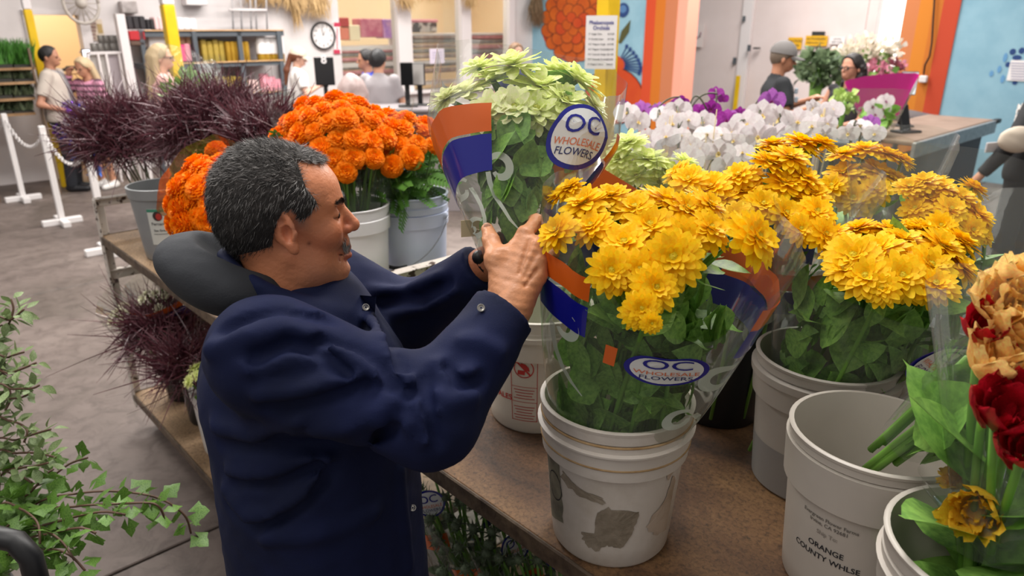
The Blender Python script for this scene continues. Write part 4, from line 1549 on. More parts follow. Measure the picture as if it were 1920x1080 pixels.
class Bucket:
    def __init__(self, label, base, h, rt, rb, m, rings=((.95, .004, .012), (.87, .005, .01), (.77, .007, .03)), name='plastic_bucket', handle=None, water=None, grime=False):
        base = np.asarray(base, float)
        a = atan2(-base[1], -base[0])
        self.h, self.rt, self.rb = h, rt, rb
        t = self.t = thing(name, label, 'bucket', base, a)
        pr = [(.001, 0), (rb * .95, 0), (rb, .008)]
        zs = sorted(set([h * .15, h * .4, h * .6] + [z for q in rings for z in (h * q[0] - q[2] - .002, h * q[0] - q[2], h * q[0] + q[2], h * q[0] + q[2] + .002)]))
        for z in zs:
            R = self.R(z)
            for q in rings:
                if abs(z - h * q[0]) <= q[2] + .0005:
                    R += q[1]
            pr.append((R, z))
        pr += [(rt + .004, h - .006), (rt + .005, h - .001), (rt + .002, h + .001), (rt - .003, h), (rt - .004, h - .02), (self.R(h * .5) - .004, h * .5), (rb - .004, .008), (.001, .008)]
        obj('bucket_body', lathe(pr, 56), m, t, local=True, sharp=50)
        if grime:
            for fz, bl in grime:
                z = h * fz
                R = self.R(z) + bl
                obj('grime_line', lathe([(R - .001, z - .0022), (R + .0016, z - .0012), (R + .0018, z + .0008), (R - .001, z + .0022)], 56), m_grime, t, local=True)
        if water:
            obj('water', lathe([(.001, water), (self.R(water) - .005, water)], 40), mat('bucket_water', '8E968C', .06), t, local=True)
        if handle is not None:
            side, droop = handle
            z = h * .80
            R = self.R(z) + .004
            for th in (side - pi / 2, side + pi / 2):
                obj('ear', xform(lathe([(.001, .008), (.012, .008), (.014, -.002)], 12), Matrix.Translation((R * cos(th), R * sin(th), z)) @ Matrix.Rotation(th, 4, 'Z') @ Matrix.Rotation(radians(90), 4, 'Y')), m, t, local=True)
            pts = []
            for i in range(21):
                q = pi * i / 20
                c, s = cos(q), sin(q)
                rr = R + .012 + .012 * s
                pts.append((rr * cos(side - pi / 2 + q), rr * sin(side - pi / 2 + q), z - droop * s))
            obj('wire_handle', tube(pts, .0022, 6), m_wire, t, local=True)
            obj('grip', tube(pts[8:13], .007, 8), m_pbk, t, local=True)

    def R(self, z):
        return self.rb + (self.rt - self.rb) * z / self.h

    def wrap(self, name, g, a0, z0, m, off=.0012, rot=0.0, smooth=False):
        v, f = g
        c, s = cos(rot), sin(rot)
        W = []
        for p in v:
            x, y = p[0] * c - p[1] * s, p[0] * s + p[1] * c
            z = z0 + y
            R = self.R(z) + off + p[2]
            W.append((R * cos(a0 + x / R), R * sin(a0 + x / R), z))
        return obj(name, (np.array(W).reshape(-1, 3), f), m, self.t, local=True, smooth=smooth)

    def rect(self, name, a0, z0, w_, h_, m, off=.001, n=10):
        v = [(w_ * (i / (n - 1) - .5), h_ * (j - .5), 0) for j in (0, 1) for i in range(n)]
        return self.wrap(name, (np.array(v), gridf(n, 2)), a0, z0, m, off)

    def torn(self, name, poly, a0, z0, m, off=.001, seed=0):
        """ragged label remnant; poly in metres about (a0,z0)"""
        r = np.random.default_rng(seed)
        pts = []
        n = len(poly)
        for i in range(n):
            a = np.array(poly[i]); b = np.array(poly[(i + 1) % n])
            for k in range(5):
                q = a + (b - a) * k / 5
                pts.append(q + (r.normal(size=2) * .0022 if k else 0))
        pts = np.array(pts)
        c = pts.mean(0)
        v = [np.append(c, 0)] + [np.append(c + (q - c) * .5, 0) for q in pts] + [np.append(q, 0) for q in pts]
        n = len(pts)
        f = [(0, 1 + i, 1 + (i + 1) % n) for i in range(n)] + [(1 + i, 1 + n + i, 1 + n + (i + 1) % n, 1 + (i + 1) % n) for i in range(n)]
        return self.wrap(name, (np.array(v), f), a0, z0, m, off)
# ------------------------------------------------------------------ the two carts
ZT = 1.0
E0 = G(820, 878, ZT)                                     # on the near edge of the right cart
RA = E0 - AX * .36
cart('near flower cart with worn brown deck under the yellow bouquets', RA, 1.95, .78, ZT, .30, 1.2, rails=())
LA = G(188, 442, ZT)
cart('far flower cart with chipped white rails carrying marigold buckets', LA, 1.78, .72, ZT, .19, 1.17, zmid=.83, board=m_board2)

# ------------------------------------------------------------------ buckets on the near cart
HB = .29


def rimpos(px, py, h=HB, zt=ZT):
    p = G(px, py, zt + h)
    return np.array([p[0], p[1], zt])


bA = Bucket('worn white bucket with peeled labels under the front yellow bouquet', rimpos(1157, 739), HB, .131, .108, m_pwd, grime=((.905, .004), (.835, .004), (.755, .007), (.675, .002)),
            rings=((.955, .004, .010), (.875, .005, .009), (.765, .007, .026)))
m_res = mat('label_residue', '978B7A', .8, '7C7160', 30, bump=.2, bscale=80)
m_res2 = mat('label_paper_old', 'BFAE9C', .8, 'A8947E', 20)
m_res3 = mat('label_photo_dark', '5E5C50', .7, '8A8672', 18)
bA.torn('torn_label', [(-.058, -.028), (-.035, -.03), (-.03, .025), (-.012, .042), (.042, .03), (.038, .005), (.03, -.022), (.012, -.048), (-.01, -.042), (-.03, -.062), (-.05, -.05)], radians(4), .098, m_res, seed=1)
bA.torn('torn_label', [(-.06, .012), (-.05, .03), (-.02, .014), (.03, .004), (.028, -.01), (-.02, -.004)], radians(-20), .152, m_res, .0011, seed=2)
bA.torn('torn_label', [(.0, -.045), (.04, -.055), (.045, .05), (.03, .07), (.02, .03), (-.02, -.02)], radians(42), .11, m_res2, seed=3)
bA.torn('torn_label', [(-.03, -.08), (.024, -.06), (.026, .0), (.02, .078), (-.03, .085)], radians(-58), .125, m_res3, seed=4)
bA.torn('torn_label', [(.0, .0), (.02, .02), (.014, .05), (-.01, .035)], radians(50), .175, m_res2, .0012, seed=5)
a = np.linspace(0, 2 * pi, 30)
bA.wrap('printed_ring', join(*[(np.array([(q * .022 * cos(x), q * .03 * sin(x), 0) for x in a for q in (1.0, .93)]), [(2 * i, 2 * i + 1, 2 * i + 3, 2 * i + 2) for i in range(29)])]), radians(-56), .135, m_ink, .002)

bB = Bucket('milky translucent bucket behind the lettered bucket', rimpos(1552, 662), HB, .131, .113, m_ptr, rings=((.95, .003, .008), (.88, .004, .008), (.80, .008, .03)))
obj('water_level', lathe([(bB.R(.0) + .0006, .006), (bB.R(.10) + .0008, .105)], 56), mat('milky_water', '8C8A88', .4), bB.t, local=True)
bC = Bucket('empty white bucket with shipping lettering at the cart front', rimpos(1648, 806), HB, .131, .113, m_ptr if False else mat('bucket_offwhite', 'C6BEB4', .4, 'BCB4AA', 4), rings=((.955, .003, .006), (.80, .008, .036)), water=.05)
for tx, sz, z, w_, mm in (('Evergreen Flower Farms', .0092, .172, 1, mat('print_grey', '6A6660', .8)), ('Irvine, CA 92681', .0092, .162, 1, mat('print_grey', '6A6660')), ('Ship To:', .0105, .145, 1, mat('print_grey2', '938C84', .8)),
                      ('ORANGE', .0145, .118, 1, m_ink), ('COUNTY WHLSE', .0145, .099, 1, m_ink)):
    g = text_geo(tx, sz, .012)
    bC.wrap('lettering', g, radians(-20), z, mm, .0012)
bD = Bucket('white bucket cut off at the lower right corner, holding tulips', rimpos(1885, 1030), HB, .131, .113, mat('bucket_offwhite', 'C6BEB4'), rings=((.95, .003, .008), (.87, .004, .008), (.78, .006, .02)))
p = G(1006, 778, ZT)
bF = Bucket('ivory bucket with red warning print behind the front bucket', (p[0], p[1] + .02, ZT), HB, .128, .112, m_pivory, handle=(radians(200), .06))
m_wr = mat('warning_red', 'B8342E', .6)
th = radians(-14)
zc = .155
for (x, z, w_, h_) in ((0, .098, .062, .0015), (0, -.118, .062, .0015), (0, .068, .062, .0012), (0, -.028, .062, .0012), (0, -.068, .062, .0012), (-.031, -.01, .0015, .217), (.031, -.01, .0015, .217)):
    bF.rect('warning_frame', th + x / .12, zc + z, w_, h_, m_wr, .0012)
bF.wrap('warning_lettering', text_geo('WARNING', .0125, .02), th + .004 / .12, zc + .088, m_wr)
bF.wrap('warning_lettering', text_geo('AVISO', .0125, .02), th + .004 / .12, zc + .075, m_wr)
ring = np.linspace(0, 2 * pi, 30)
bF.wrap('warning_sign', (np.array([(.024 * q * cos(x), .024 * q * sin(x), 0) for x in ring for q in (1, .9)]), [(2 * i, 2 * i + 1, 2 * i + 3, 2 * i + 2) for i in range(29)]), th, zc + .02, m_wr, .0014)
bF.wrap('warning_sign', (np.array([(-.017, .014, 0), (-.014, .017, 0), (.017, -.014, 0), (.014, -.017, 0)]), [(0, 1, 2, 3)]), th, zc + .02, m_wr, .002)
bF.wrap('warning_sign', (np.array([(-.006, .014, 0), (.004, .012, 0), (.012, .004, 0), (.014, -.006, 0), (.006, -.004, 0), (-.002, .004, 0), (-.009, .006, 0)]), [(0, 1, 2, 3, 4, 5, 6)]), th, zc + .02, m_wr, .0014)
bF.wrap('warning_sign', (np.array([(-.015, -.014, 0), (.002, -.014, 0), (.004, -.003, 0), (-.014, -.003, 0)]), [(0, 1, 2, 3)]), th, zc + .018, m_wr, .0014)
for i in range(11):
    if i in (4, 5):
        continue
    bF.rect('warning_print', th, zc - .036 - i * .0075, .05 - .006 * (i % 3), .0018, m_wr, .0012)
bF.wrap('warning_lettering', text_geo('ALES', .02, .02), th - .052 / .12, zc - .062, m_wr)
p = G(1345, 768, ZT)
bE = Bucket('black bucket standing behind the front yellow bouquet', (p[0], p[1], ZT), .30, .125, .098, m_pbk, rings=((.95, .004, .012),))
bG = Bucket('white bucket behind milky bucket holding rear right yellow bunch', (.845, 1.31, ZT), HB, .128, .112, m_pw)

# ------------------------------------------------------------------ yellow zinnia bunches
GY = 'yellow zinnia bunches'


def dbl(rows, seed):
    """second tier of blossoms filling the gaps behind the first"""
    r = np.random.default_rng(seed)
    out = list(rows)
    for q in rows[::2]:
        if q[2] > 26:
            out.append((q[0] + r.uniform(-26, 26), q[1] + r.uniform(-22, 16), q[2] * .9, (q[3] if len(q) > 3 else 0) + .045))
    return out


def zin_bunch(label, bucket, rows, d0, dy, yref, seed, nleaf, topd=.9, sl=None, lean=(0, -.35, .9), leafL=.078, bound=None):
    base = bucket.t.location
    base = np.array([base[0], base[1], ZT + .03])
    hs = heads_px(dbl(rows, seed), d0, dy, yref, lean=lean, seed=seed)
    t = bouquet('zinnia_bouquet', label, base, hs, ZIN, ZINC, nleaf, leafL, seed, group=None, base_r=.09, leaf_lo=.3, leaf_hi=.74, bound=bound)
    return t, hs


rowsA = [(1095, 382, 46), (1045, 434, 40), (1068, 352, 28), (1147, 368, 36), (1190, 392, 44), (1285, 394, 44), (1218, 425, 48), (1170, 458, 50), (1262, 484, 54, -.02),
         (1330, 430, 44), (1146, 508, 44), (1228, 540, 44), (1203, 578, 34), (1222, 606, 20), (1416, 446, 54, .0), (1285, 448, 46), (1248, 376, 38), (1110, 425, 40), (1330, 385, 36), (1200, 505, 40)]
tA, hA = zin_bunch('front bunch of yellow zinnias spilling from its printed sleeve', bA, rowsA, 1.12, -.00085, 370, 1, 150, leafL=.085, lean=(0, -.55, .75), bound=((bA.t.location[0], bA.t.location[1], ZT + .25), P(1262, 395, 1.1), .118, .20))
c0 = np.array([bA.t.location[0], bA.t.location[1], ZT + .25])
sA = Sleeve(tA, c0, P(1262, 395, 1.1), .118, .20, dip=[(radians(17), .6, .36)], seed=3, wr=.035, power=.8)
fill_leaves(tA, (c0, P(1262, 395, 1.1), .118, .20), 130, .085, -.1, .62, 1)
for (a0, a1) in ((-118, -20), (50, 150), (150, 242)):
    sA.patch('printed_band', radians(a0), radians(a1), .70, .80, m_bor, slope=-.02)
    sA.patch('printed_band', radians(a0), radians(a1), .55, .69, m_bbl, slope=-.05)
sA.logo(radians(13), .49, .125, .062, radians(9), pinch=.28)
sA.patch('printed_band', radians(-9), radians(-4), .44, .53, m_bor, .003)
sA.swirl(radians(-36), .46, .085)
sA.swirl(radians(62), .40, .085, .5, -1)
sA.swirl(radians(48), .20, .07, .9, -1)

rowsB = [(1600, 482, 48), (1648, 470, 46, .03), (1692, 452, 42, .06), (1622, 520, 44, -.02), (1690, 520, 48, -.02), (1742, 500, 46), (1765, 462, 44, .05), (1800, 452, 40, .08), (1752, 534, 42, -.02),
         (1652, 540, 34, -.03), (1582, 505, 34), (1706, 488, 46, .03), (1800, 500, 40, .05), (1668, 432, 36, .1), (1730, 430, 36, .1), (1560, 440, 34, .1), (1610, 430, 36, .12)]
tB, hB = zin_bunch('yellow zinnia bunch standing in the milky bucket', bB, rowsB, 1.22, -.0004, 480, 2, 110, bound=((bB.t.location[0], bB.t.location[1], ZT + .22), P(1690, 440, 1.3), .112, .225))
cB = np.array([bB.t.location[0], bB.t.location[1], ZT + .2])
sB = Sleeve(tB, cB, P(1690, 440, 1.3), .105, .225, dip=[(radians(0), .8, .30)], seed=5, wr=.035)
fill_leaves(tB, (cB, P(1690, 440, 1.3), .105, .225), 100, .085, -.1, .6, 2)
sB.patch('printed_band', radians(-140), radians(-60), .74, .84, m_bor)
sB.patch('printed_band', radians(-140), radians(-72), .58, .73, m_bbl)
sB.logo(radians(62), .52, .10, .10, radians(-30))

rowsE = [(1292, 338, 34), (1335, 352, 36), (1385, 330, 34), (1440, 305, 36), (1480, 296, 38), (1470, 345, 38), (1430, 385, 38, -.03), (1472, 402, 38, -.04), (1352, 372, 32), (1508, 335, 36), (1530, 398, 36, -.04), (1545, 440, 34, -.06), (1520, 365, 36),
         (1450, 272, 32, .05), (1500, 266, 34, .05), (1540, 270, 30, .05), (1400, 362, 36), (1380, 408, 34, -.05), (1500, 430, 30, -.06)]
tE, hE = zin_bunch('yellow zinnia bunch in the black bucket, behind the front bunch', bE, rowsE, 1.40, -.0003, 340, 3, 70, bound=((bE.t.location[0], bE.t.location[1], ZT + .2), P(1440, 310, 1.5), .105, .235))
cE = np.array([bE.t.location[0], bE.t.location[1], ZT + .2])
sE = Sleeve(tE, cE, P(1440, 310, 1.5), .10, .235, dip=[(0, .7, .22)], seed=8, wr=.03)
fill_leaves(tE, (cE, P(1440, 310, 1.5), .10, .235), 60, .085, -.1, .6, 3)
sE.patch('printed_band', radians(-60), radians(60), .50, .60, m_bor)
sE.patch('printed_band', radians(-60), radians(60), .34, .49, m_bbl)
sE.swirl(radians(20), .25, .09)

rowsG = [(1732, 342, 30), (1762, 352, 32), (1800, 372, 32), (1832, 402, 32), (1782, 394, 32, -.03), (1742, 372, 32), (1822, 432, 28, -.03), (1764, 424, 30, -.05), (1705, 352, 28), (1845, 440, 22), (1716, 392, 28)]
tG, hG = zin_bunch('rear right bunch of yellow zinnias against the blue wall', bG, rowsG, 1.42, -.0003, 380, 4, 50, bound=((.845, 1.31, ZT + .2), P(1800, 330, 1.48), .105, .21))
cG = np.array([.845, 1.31, ZT + .2])
sG = Sleeve(tG, cG, P(1800, 330, 1.48), .10, .21, seed=11, wr=.03, peak=.1)
sG.logo(radians(-62), .62, .1, .1)

# table behind with orchids; another zinnia bunch on it
m_steel = mat('galvanised', 'A9ADB0', .4, '8E9296', 20, metal=.5)
OT = RA + BX * .92 - AX * .6
t = thing('orchid_table', 'grey topped table full of potted orchids', 'table', (OT[0], OT[1], 0), RZA)
obj('table_top', box(.9, .75, .93, 1.8, 1.5, .04, 0, .006), mat('table_dark','3C3E46',.5), t, local=True, smooth=False)
for x in (.06, 1.74):
    for y in (.06, 1.44):
        obj('leg', box(x, y, .455, .05, .05, .91, 0, .004), m_grey, t, local=True, smooth=False)
ZO = .95
pz = P(1622, 300, 1.72)
bH = Bucket('black bucket on the orchid table holding the farthest yellow bunch', (pz[0] - .0, pz[1] + .02, ZO), .32, .12, .10, m_pbk)
rowsH = [(1580, 325, 34), (1620, 282, 32), (1662, 290, 32), (1645, 322, 34), (1600, 372, 32, -.03), (1580, 290, 28), (1690, 300, 26), (1640, 356, 32, -.03), (1615, 340, 30), (1680, 335, 28), (1560, 350, 30, -.02)]
hs = heads_px(rowsH, 1.64, -.0002, 320, lean=(0, -.35, .9), seed=6)
tH = bouquet('zinnia_bouquet', 'farthest yellow zinnia bunch in front of the white orchids', (pz[0], pz[1], ZO + .03), hs, ZIN, ZINC, 16, .08, 6, base_r=.06, leaf_lo=.3)
sH = Sleeve(tH, (pz[0], pz[1], ZO + .22), P(1630, 250, 1.74), .09, .2, seed=12, wr=.03, peak=.1)

# lime zinnias in the warning bucket, behind the held bunch
rowsF = [(1180, 268, 34), (1215, 300, 36), (1250, 322, 32), (1160, 300, 30), (1285, 305, 28), (1235, 345, 26), (1195, 330, 30), (1310, 330, 24), (1150, 340, 26)]
hs = heads_px(rowsF, 1.62, 0, 300, lean=(0, -.3, .95), seed=9)
bp_ = np.array(bF.t.location)
tF = bouquet('lime_zinnia_bouquet', 'pale lime zinnia bunch in the bucket with red warning print', (bp_[0], bp_[1], ZT + .03), hs, ZGR, ZGC, 24, .08, 9, base_r=.07, leaf_lo=.3)
sF = Sleeve(tF, (bp_[0], bp_[1], ZT + .2), P(1215, 250, 1.68), .10, .20, seed=14, wr=.03, dip=[(0, .6, .1)])
sF.patch('printed_band', radians(-50), radians(70), .62, .73, m_bor, slope=-.08)
sF.patch('printed_band', radians(-50), radians(70), .45, .60, m_bbl, slope=-.08)

# ------------------------------------------------------------------ the bunch in the man's hands
hb = P(948, 500, 1.20)
rowsM = [(962, 124, 46, .02), (925, 150, 36, .04), (872, 178, 42, .02), (1012, 165, 50, .0), (1082, 152, 44, .03), (1058, 192, 40, -.03), (1112, 198, 28, .0), (922, 212, 42, -.04), (966, 205, 40, -.05), (838, 186, 30, .0), (1005, 208, 40, -.05), (896, 128, 30, .06), (1040, 135, 34, .07)]
hs = heads_px(rowsM, 1.27, 0, 170, lean=(0, -.15, 1.0), seed=10, tilt=1.1, rmul=1.12)
flM = lambda i: (ZCR[i % 2] if i in (2, 7, 8, 9, 6) else ZGR[i % 3])
tM = bouquet('lime_zinnia_bouquet', 'pale lime zinnia bunch held in the man\'s hands', P(936, 610, 1.22), hs, flM, ZGC, 90, .075, 10, base_r=.015, leaf_lo=.25, leaf_hi=.75, stem_r=.0042, bound=(P(940, 500, 1.20), P(992, 130, 1.30), .03, .15))
sM = Sleeve(tM, P(940, 486, 1.20), P(996, 130, 1.30), .036, .170, seed=21, wr=.03, power='v', sq=.7, flat=.62, dip=[(radians(-20), .8, .12)], peak=.12)
fill_leaves(tM, (P(940, 486, 1.20), P(996, 130, 1.30), .04, .17), 85, .07, .05, .52, 4)
sM.patch('printed_band', radians(-125), radians(-12), .44, .56, m_bor, slope=.13)
sM.patch('printed_band', radians(-125), radians(-12), .28, .43, m_bbl, slope=.13)
sM.patch('printed_band', radians(72), radians(180), .52, .66, m_bor)
sM.patch('printed_band', radians(72), radians(180), .38, .51, m_bbl)
sM.logo(radians(29), .55, .098, .108, radians(9))
sM.swirl(radians(-6), .30, .07, .1)
sM.swirl(radians(-48), .22, .055, .4, -1)
sM.swirl(radians(-40), .06, .05, .5, -1)
tag(obj('price_tag', join(tube([P(880, 425, 1.25), P(925, 440, 1.24)], .001, 4), box(*P(893, 427, 1.25), .055, .001, .03, .3, 0)), mat('tag_cream', 'E4CFA8', .7), smooth=False), 'small cream card sticking out beside the man\'s thumb', 'card')

# ------------------------------------------------------------------ far cart: marigolds, purple grass
bW1 = Bucket('white bucket holding marigolds, right beside the man\'s face', rimpos(655, 382, .36), .36, .124, .108, mat('bucket_clean', 'F6F4F4', .35), rings=((.95, .003, .010), (.84, .007, .02)))
bW2 = Bucket('bluish white bucket with wire handle on the far cart', rimpos(771, 360, .36), .36, .124, .110, m_pwb, rings=((.95, .003, .010), (.87, .004, .01), (.77, .006, .022)), handle=(radians(-28), .16))
bGr = Bucket('grey translucent bucket with white label at the far cart end', rimpos(302, 345, .30), .30, .128, .100, mat('bucket_smoke', '9A9C9C', .4, '86888A', 3), rings=((.93, .005, .02),), water=.12)
bGr.rect('label', radians(-14), .15, .085, .15, mat('label_white', 'D4D6D0', .6), .001)
bGr.wrap('label_ring', join(disc_geo(0, 0, .018, .020, 18)), radians(-16), .195, mat('label_dark', '3A2A2A', .6), .002)
bGr.wrap('label_ring', join(disc_geo(0, 0, .011, .014, 14)), radians(-14), .193, m_wr, .0026)
bGr.rect('label_band', radians(-14), .218, .085, .012, mat('label_green', '3E8A70', .6), .0016)
bGr.wrap('label_lettering', text_geo('Fernando', .017, .01), radians(-14), .163, m_ink, .002)
bGr.wrap('label_lettering', text_geo('Sea Green', .013, .02), radians(-14), .135, m_ink, .002)
bGr.rect('label_line', radians(-14), .12, .06, .002, m_ink, .0018)

GM = None


def mari_bunch(label, bucketpos, c, axis, R, n, sc, seed, fern=26, extra=()):
    hs = dome(c, axis, R, n, sc, seed, .45) + list(extra)
    t = bouquet('marigold_bouquet', label, bucketpos, hs, MAR, None, 0, .08, seed, base_r=.06)
    g = obj('foliage', bits(fern, np.asarray(c) - np.asarray(axis) / np.linalg.norm(axis) * R * .75, R * .95, axis, seed, .13, .05, .8, fern=True, up=.2), m_leafm, t)
    g['kind'] = 'stuff'
    return t


w1 = np.array(bW1.t.location); w2 = np.array(bW2.t.location)
t1 = mari_bunch('large orange marigold bunch in the white bucket above the man\'s face', (w1[0], w1[1], ZT + .03), P(628, 262, 2.28), (0, -.55, 1), .185, 46, .037, 31, 80)
s1 = Sleeve(t1, (w1[0], w1[1], ZT + .26), P(640, 205, 2.4), .115, .24, seed=31, wr=.03, dip=[(0, .9, .25)])
t2 = mari_bunch('orange marigold bunch in the bluish bucket with wire handle', (w2[0], w2[1], ZT + .03), P(742, 275, 2.38), (.1, -.6, 1), .14, 17, .037, 32, 100)
s2 = Sleeve(t2, (w2[0], w2[1], ZT + .28), P(775, 215, 2.5), .115, .21, seed=32, wr=.03, peak=.12, dip=[(0, .9, .2)])
# bunch leaning over the near side, left of the man's head
b3p = G(430, 440, ZT + .02)
b3p = np.array([LA[0] + AX[0] * 1.15 + BX[0] * .3, LA[1] + AX[1] * 1.15 + BX[1] * .3, ZT])
bW3 = Bucket('grey bucket under the leaning marigold bunch, behind the hood', b3p, .28, .12, .10, m_pgy)
t3 = mari_bunch('leaning orange marigold bunch left of the man\'s hair', (b3p[0], b3p[1], ZT + .03), P(392, 372, 2.0), (-.35, -.75, .75), .115, 22, .040, 33, 12, extra=[(P(405, 283, 2.15), np.array([-.2, -.6, .8]), .033)])
s3 = Sleeve(t3, (b3p[0], b3p[1], ZT + .2), P(385, 345, 2.0), .10, .14, seed=33, wr=.04, fm=film('amber_sleeve', 'F0C8A0', .04))

m_burg = mat('burgundy_grass', '46202A', .38, '6A3A44', 18, transl=.1, spec=.6)


def grass(label, base, c, R, n, seed, axis=(0, 0, 1), bl=(.04, .085), wd=.0032, name='grass_bouquet', m=m_burg, flat=.68, cat='bouquet'):
    r = np.random.default_rng(seed)
    t = thing(name, label, cat, base)
    ax = np.asarray(axis, float) / np.linalg.norm(axis)
    vs, fs = [], []
    for i in range(n):
        d = r.normal(size=3); d /= np.linalg.norm(d)
        if d @ ax < -.55:
            d = -d
        p = np.asarray(c) + d * R * r.uniform(.35, .9) * np.array([1, 1, flat])
        o = d * .8 + ax * .35 + r.normal(size=3) * .55
        o /= np.linalg.norm(o)
        bend = r.normal(size=3) * 1.2; bend[2] -= .25
        L = r.uniform(*bl)
        side = np.cross(o, r.normal(size=3)); side *= wd / np.linalg.norm(side)
        k = len(vs)
        for j in range(5):
            q = j / 4
            pt = p + o * L * q + bend * L * q * q * .6
            w_ = side * (1 - q * .85) * (.6 + .8 * min(1, q * 3))
            vs += [pt - w_, pt + w_]
        fs += [(k + 2 * j, k + 2 * j + 1, k + 2 * j + 3, k + 2 * j + 2) for j in range(4)]
    q = obj('blades', (np.array(vs), fs), m, t)
    q['kind'] = 'stuff'
    for i in range(9):
        d = r.normal(size=3) * .5; d[2] = abs(d[2])
        tip = np.asarray(c) + d * R * .6
        b0 = np.asarray(base) + np.append(r.normal(size=2) * .03, .02)
        obj('stem', tube(bez(b0, (b0 + np.asarray(c)) / 2, tip, 6), .0035, 5), m_stemd, t)
    return t


gr = np.array(bGr.t.location)
tg1 = grass('burgundy grass bunch in the grey bucket, leftmost', (gr[0], gr[1], ZT + .03), P(234, 262, 3.25) , .25, 5600, 41)
b4p = np.array([LA[0] + AX[0] * .50 + BX[0] * .47, LA[1] + AX[1] * .50 + BX[1] * .47, ZT])
bW4 = Bucket('dark grey bucket under the right-hand burgundy grass bunch', b4p, .28, .12, .10, m_pgy)
tg2 = grass('burgundy grass bunch behind the man\'s hair, right of its neighbour', (b4p[0], b4p[1], ZT + .03), P(405, 245, 2.95), .265, 5600, 42)
s4 = Sleeve(tg2, (b4p[0], b4p[1], ZT + .2), P(430, 165, 3.1), .11, .27, seed=42, wr=.03, peak=.15)
b5p = np.array([LA[0] + AX[0] * .9 + BX[0] * .5, LA[1] + AX[1] * .9 + BX[1] * .5, ZT])
bW5 = Bucket('grey bucket hidden behind the man\'s head on the far cart', b5p, .28, .12, .10, m_pgy)
tg3 = grass('low burgundy grass bunch between marigolds and its neighbours', (b5p[0], b5p[1], ZT + .03), P(505, 265, 2.6), .17, 2000, 43)
# pale wrapped bunch poking up behind the grass
bb = P(345, 200, 3.4)
bb6 = np.array([LA[0] + AX[0] * .3 + BX[0] * .58, LA[1] + AX[1] * .3 + BX[1] * .58, ZT])
t6 = thing('wrapped_greens', 'clear wrapped green filler standing behind the burgundy grass', 'bouquet', bb6)
sg = Sleeve(t6, bb6, P(358, 128, 3.55), .05, .14, seed=44, wr=.05, fm=m_film2, peak=.2)
q = obj('foliage', bits(60, P(355, 178, 3.5), .10, (0, 0, 1), 44, .06, .02, 1.0), mat('pale_green', '8FB05A', .5, '6A9040', 12, transl=.2), t6); q['kind'] = 'stuff'
q = obj('stems', join(*[tube([bb6 + np.array([.01 * i, 0, 0]), P(350 + 4 * i, 180, 3.5)], .003, 5) for i in range(4)]), m_stem, t6)

# lower deck of the far cart: black buckets with grass, white bunch, greens at the right end
ZL = .19


def low(x, y):
    return np.array([LA[0] + AX[0] * x + BX[0] * y, LA[1] + AX[1] * x + BX[1] * y, ZL])


bk1 = Bucket('black tall bucket on the lower deck corner of the far cart', low(.20, .20), .42, .12, .09, m_pbk, rings=((.96, .004, .01),))
bk2 = Bucket('black bucket second along the lower deck of the far cart', low(.50, .20), .46, .125, .095, m_pbk, rings=((.96, .004, .01),))
bk3 = Bucket('small white tub on the lower deck beside the man\'s back', low(.80, .16), .30, .12, .10, m_pw, rings=((.93, .005, .02),))
t = grass('burgundy grass in the black bucket on the lower deck, dark and dense', low(.42, .22) + np.array([0, 0, .05]), P(305, 625, 2.95), .16, 1500, 51, bl=(.06, .11))
t = grass('drooping burgundy grass tuft against the man\'s back', low(.56, .18) + np.array([0, 0, .05]), P(355, 690, 2.75), .13, 1100, 52, bl=(.06, .11))
hs = dome(P(232, 592, 3.1), (-.3, -.3, 1), .07, 9, .028, 53)
mwf = mat('statice_white', 'E4E0CC', .6, 'CFD0A8', 20, transl=.2)
WST = mesh('white_head', zinnia(90, ((9, .9, 10), (8, .7, 35), (6, .4, 60)), .2), mwf)
t = bouquet('white_bouquet', 'small white bunch in printed sleeve on the lower deck corner', low(.2, .2) + np.array([0, 0, .04]), hs, [WST], None, 14, .05, 53, joined=True)
sW = Sleeve(t, low(.2, .2) + np.array([0, 0, .36]), P(250, 555, 3.1), .09, .17, seed=53, wr=.03, dip=[(radians(-10), .7, .2)])
sW.patch('printed_band', radians(-80), radians(60), .80, .90, m_bor, slope=.06)
sW.patch('printed_band', radians(-80), radians(60), .62, .78, m_bbl, slope=.06)
hs = dome(P(300, 560, 2.95), (-.1, -.2, 1), .09, 10, .026, 54)
t = bouquet('white_bouquet', 'white bunch with orange and blue sleeve band below the hood', low(.5, .2) + np.array([0, 0, .04]), hs, [WST], None, 14, .05, 54, joined=True)
sW2 = Sleeve(t, low(.5, .2) + np.array([0, 0, .40]), P(305, 530, 2.95), .10, .17, seed=54, wr=.03)
sW2.patch('printed_band', radians(-80), radians(80), .86, .94, m_bor, slope=-.04)
sW2.patch('printed_band', radians(-80), radians(80), .70, .84, m_bbl, slope=-.04)
sW2.logo(radians(-50), .75, .07, .07)
hs = dome(P(372, 706, 2.62), (-.4, -.4, 1), .05, 5, .03, 56)
t = bouquet('lime_bouquet', 'small lime bunch in the white tub beside the man\'s back', low(.80, .16) + np.array([0, 0, .04]), hs, ZGR, None, 8, .05, 56, joined=True)
m_let = mat('lettuce_green', '6E9A46', .5, 'A8C87A', 14, transl=.25)
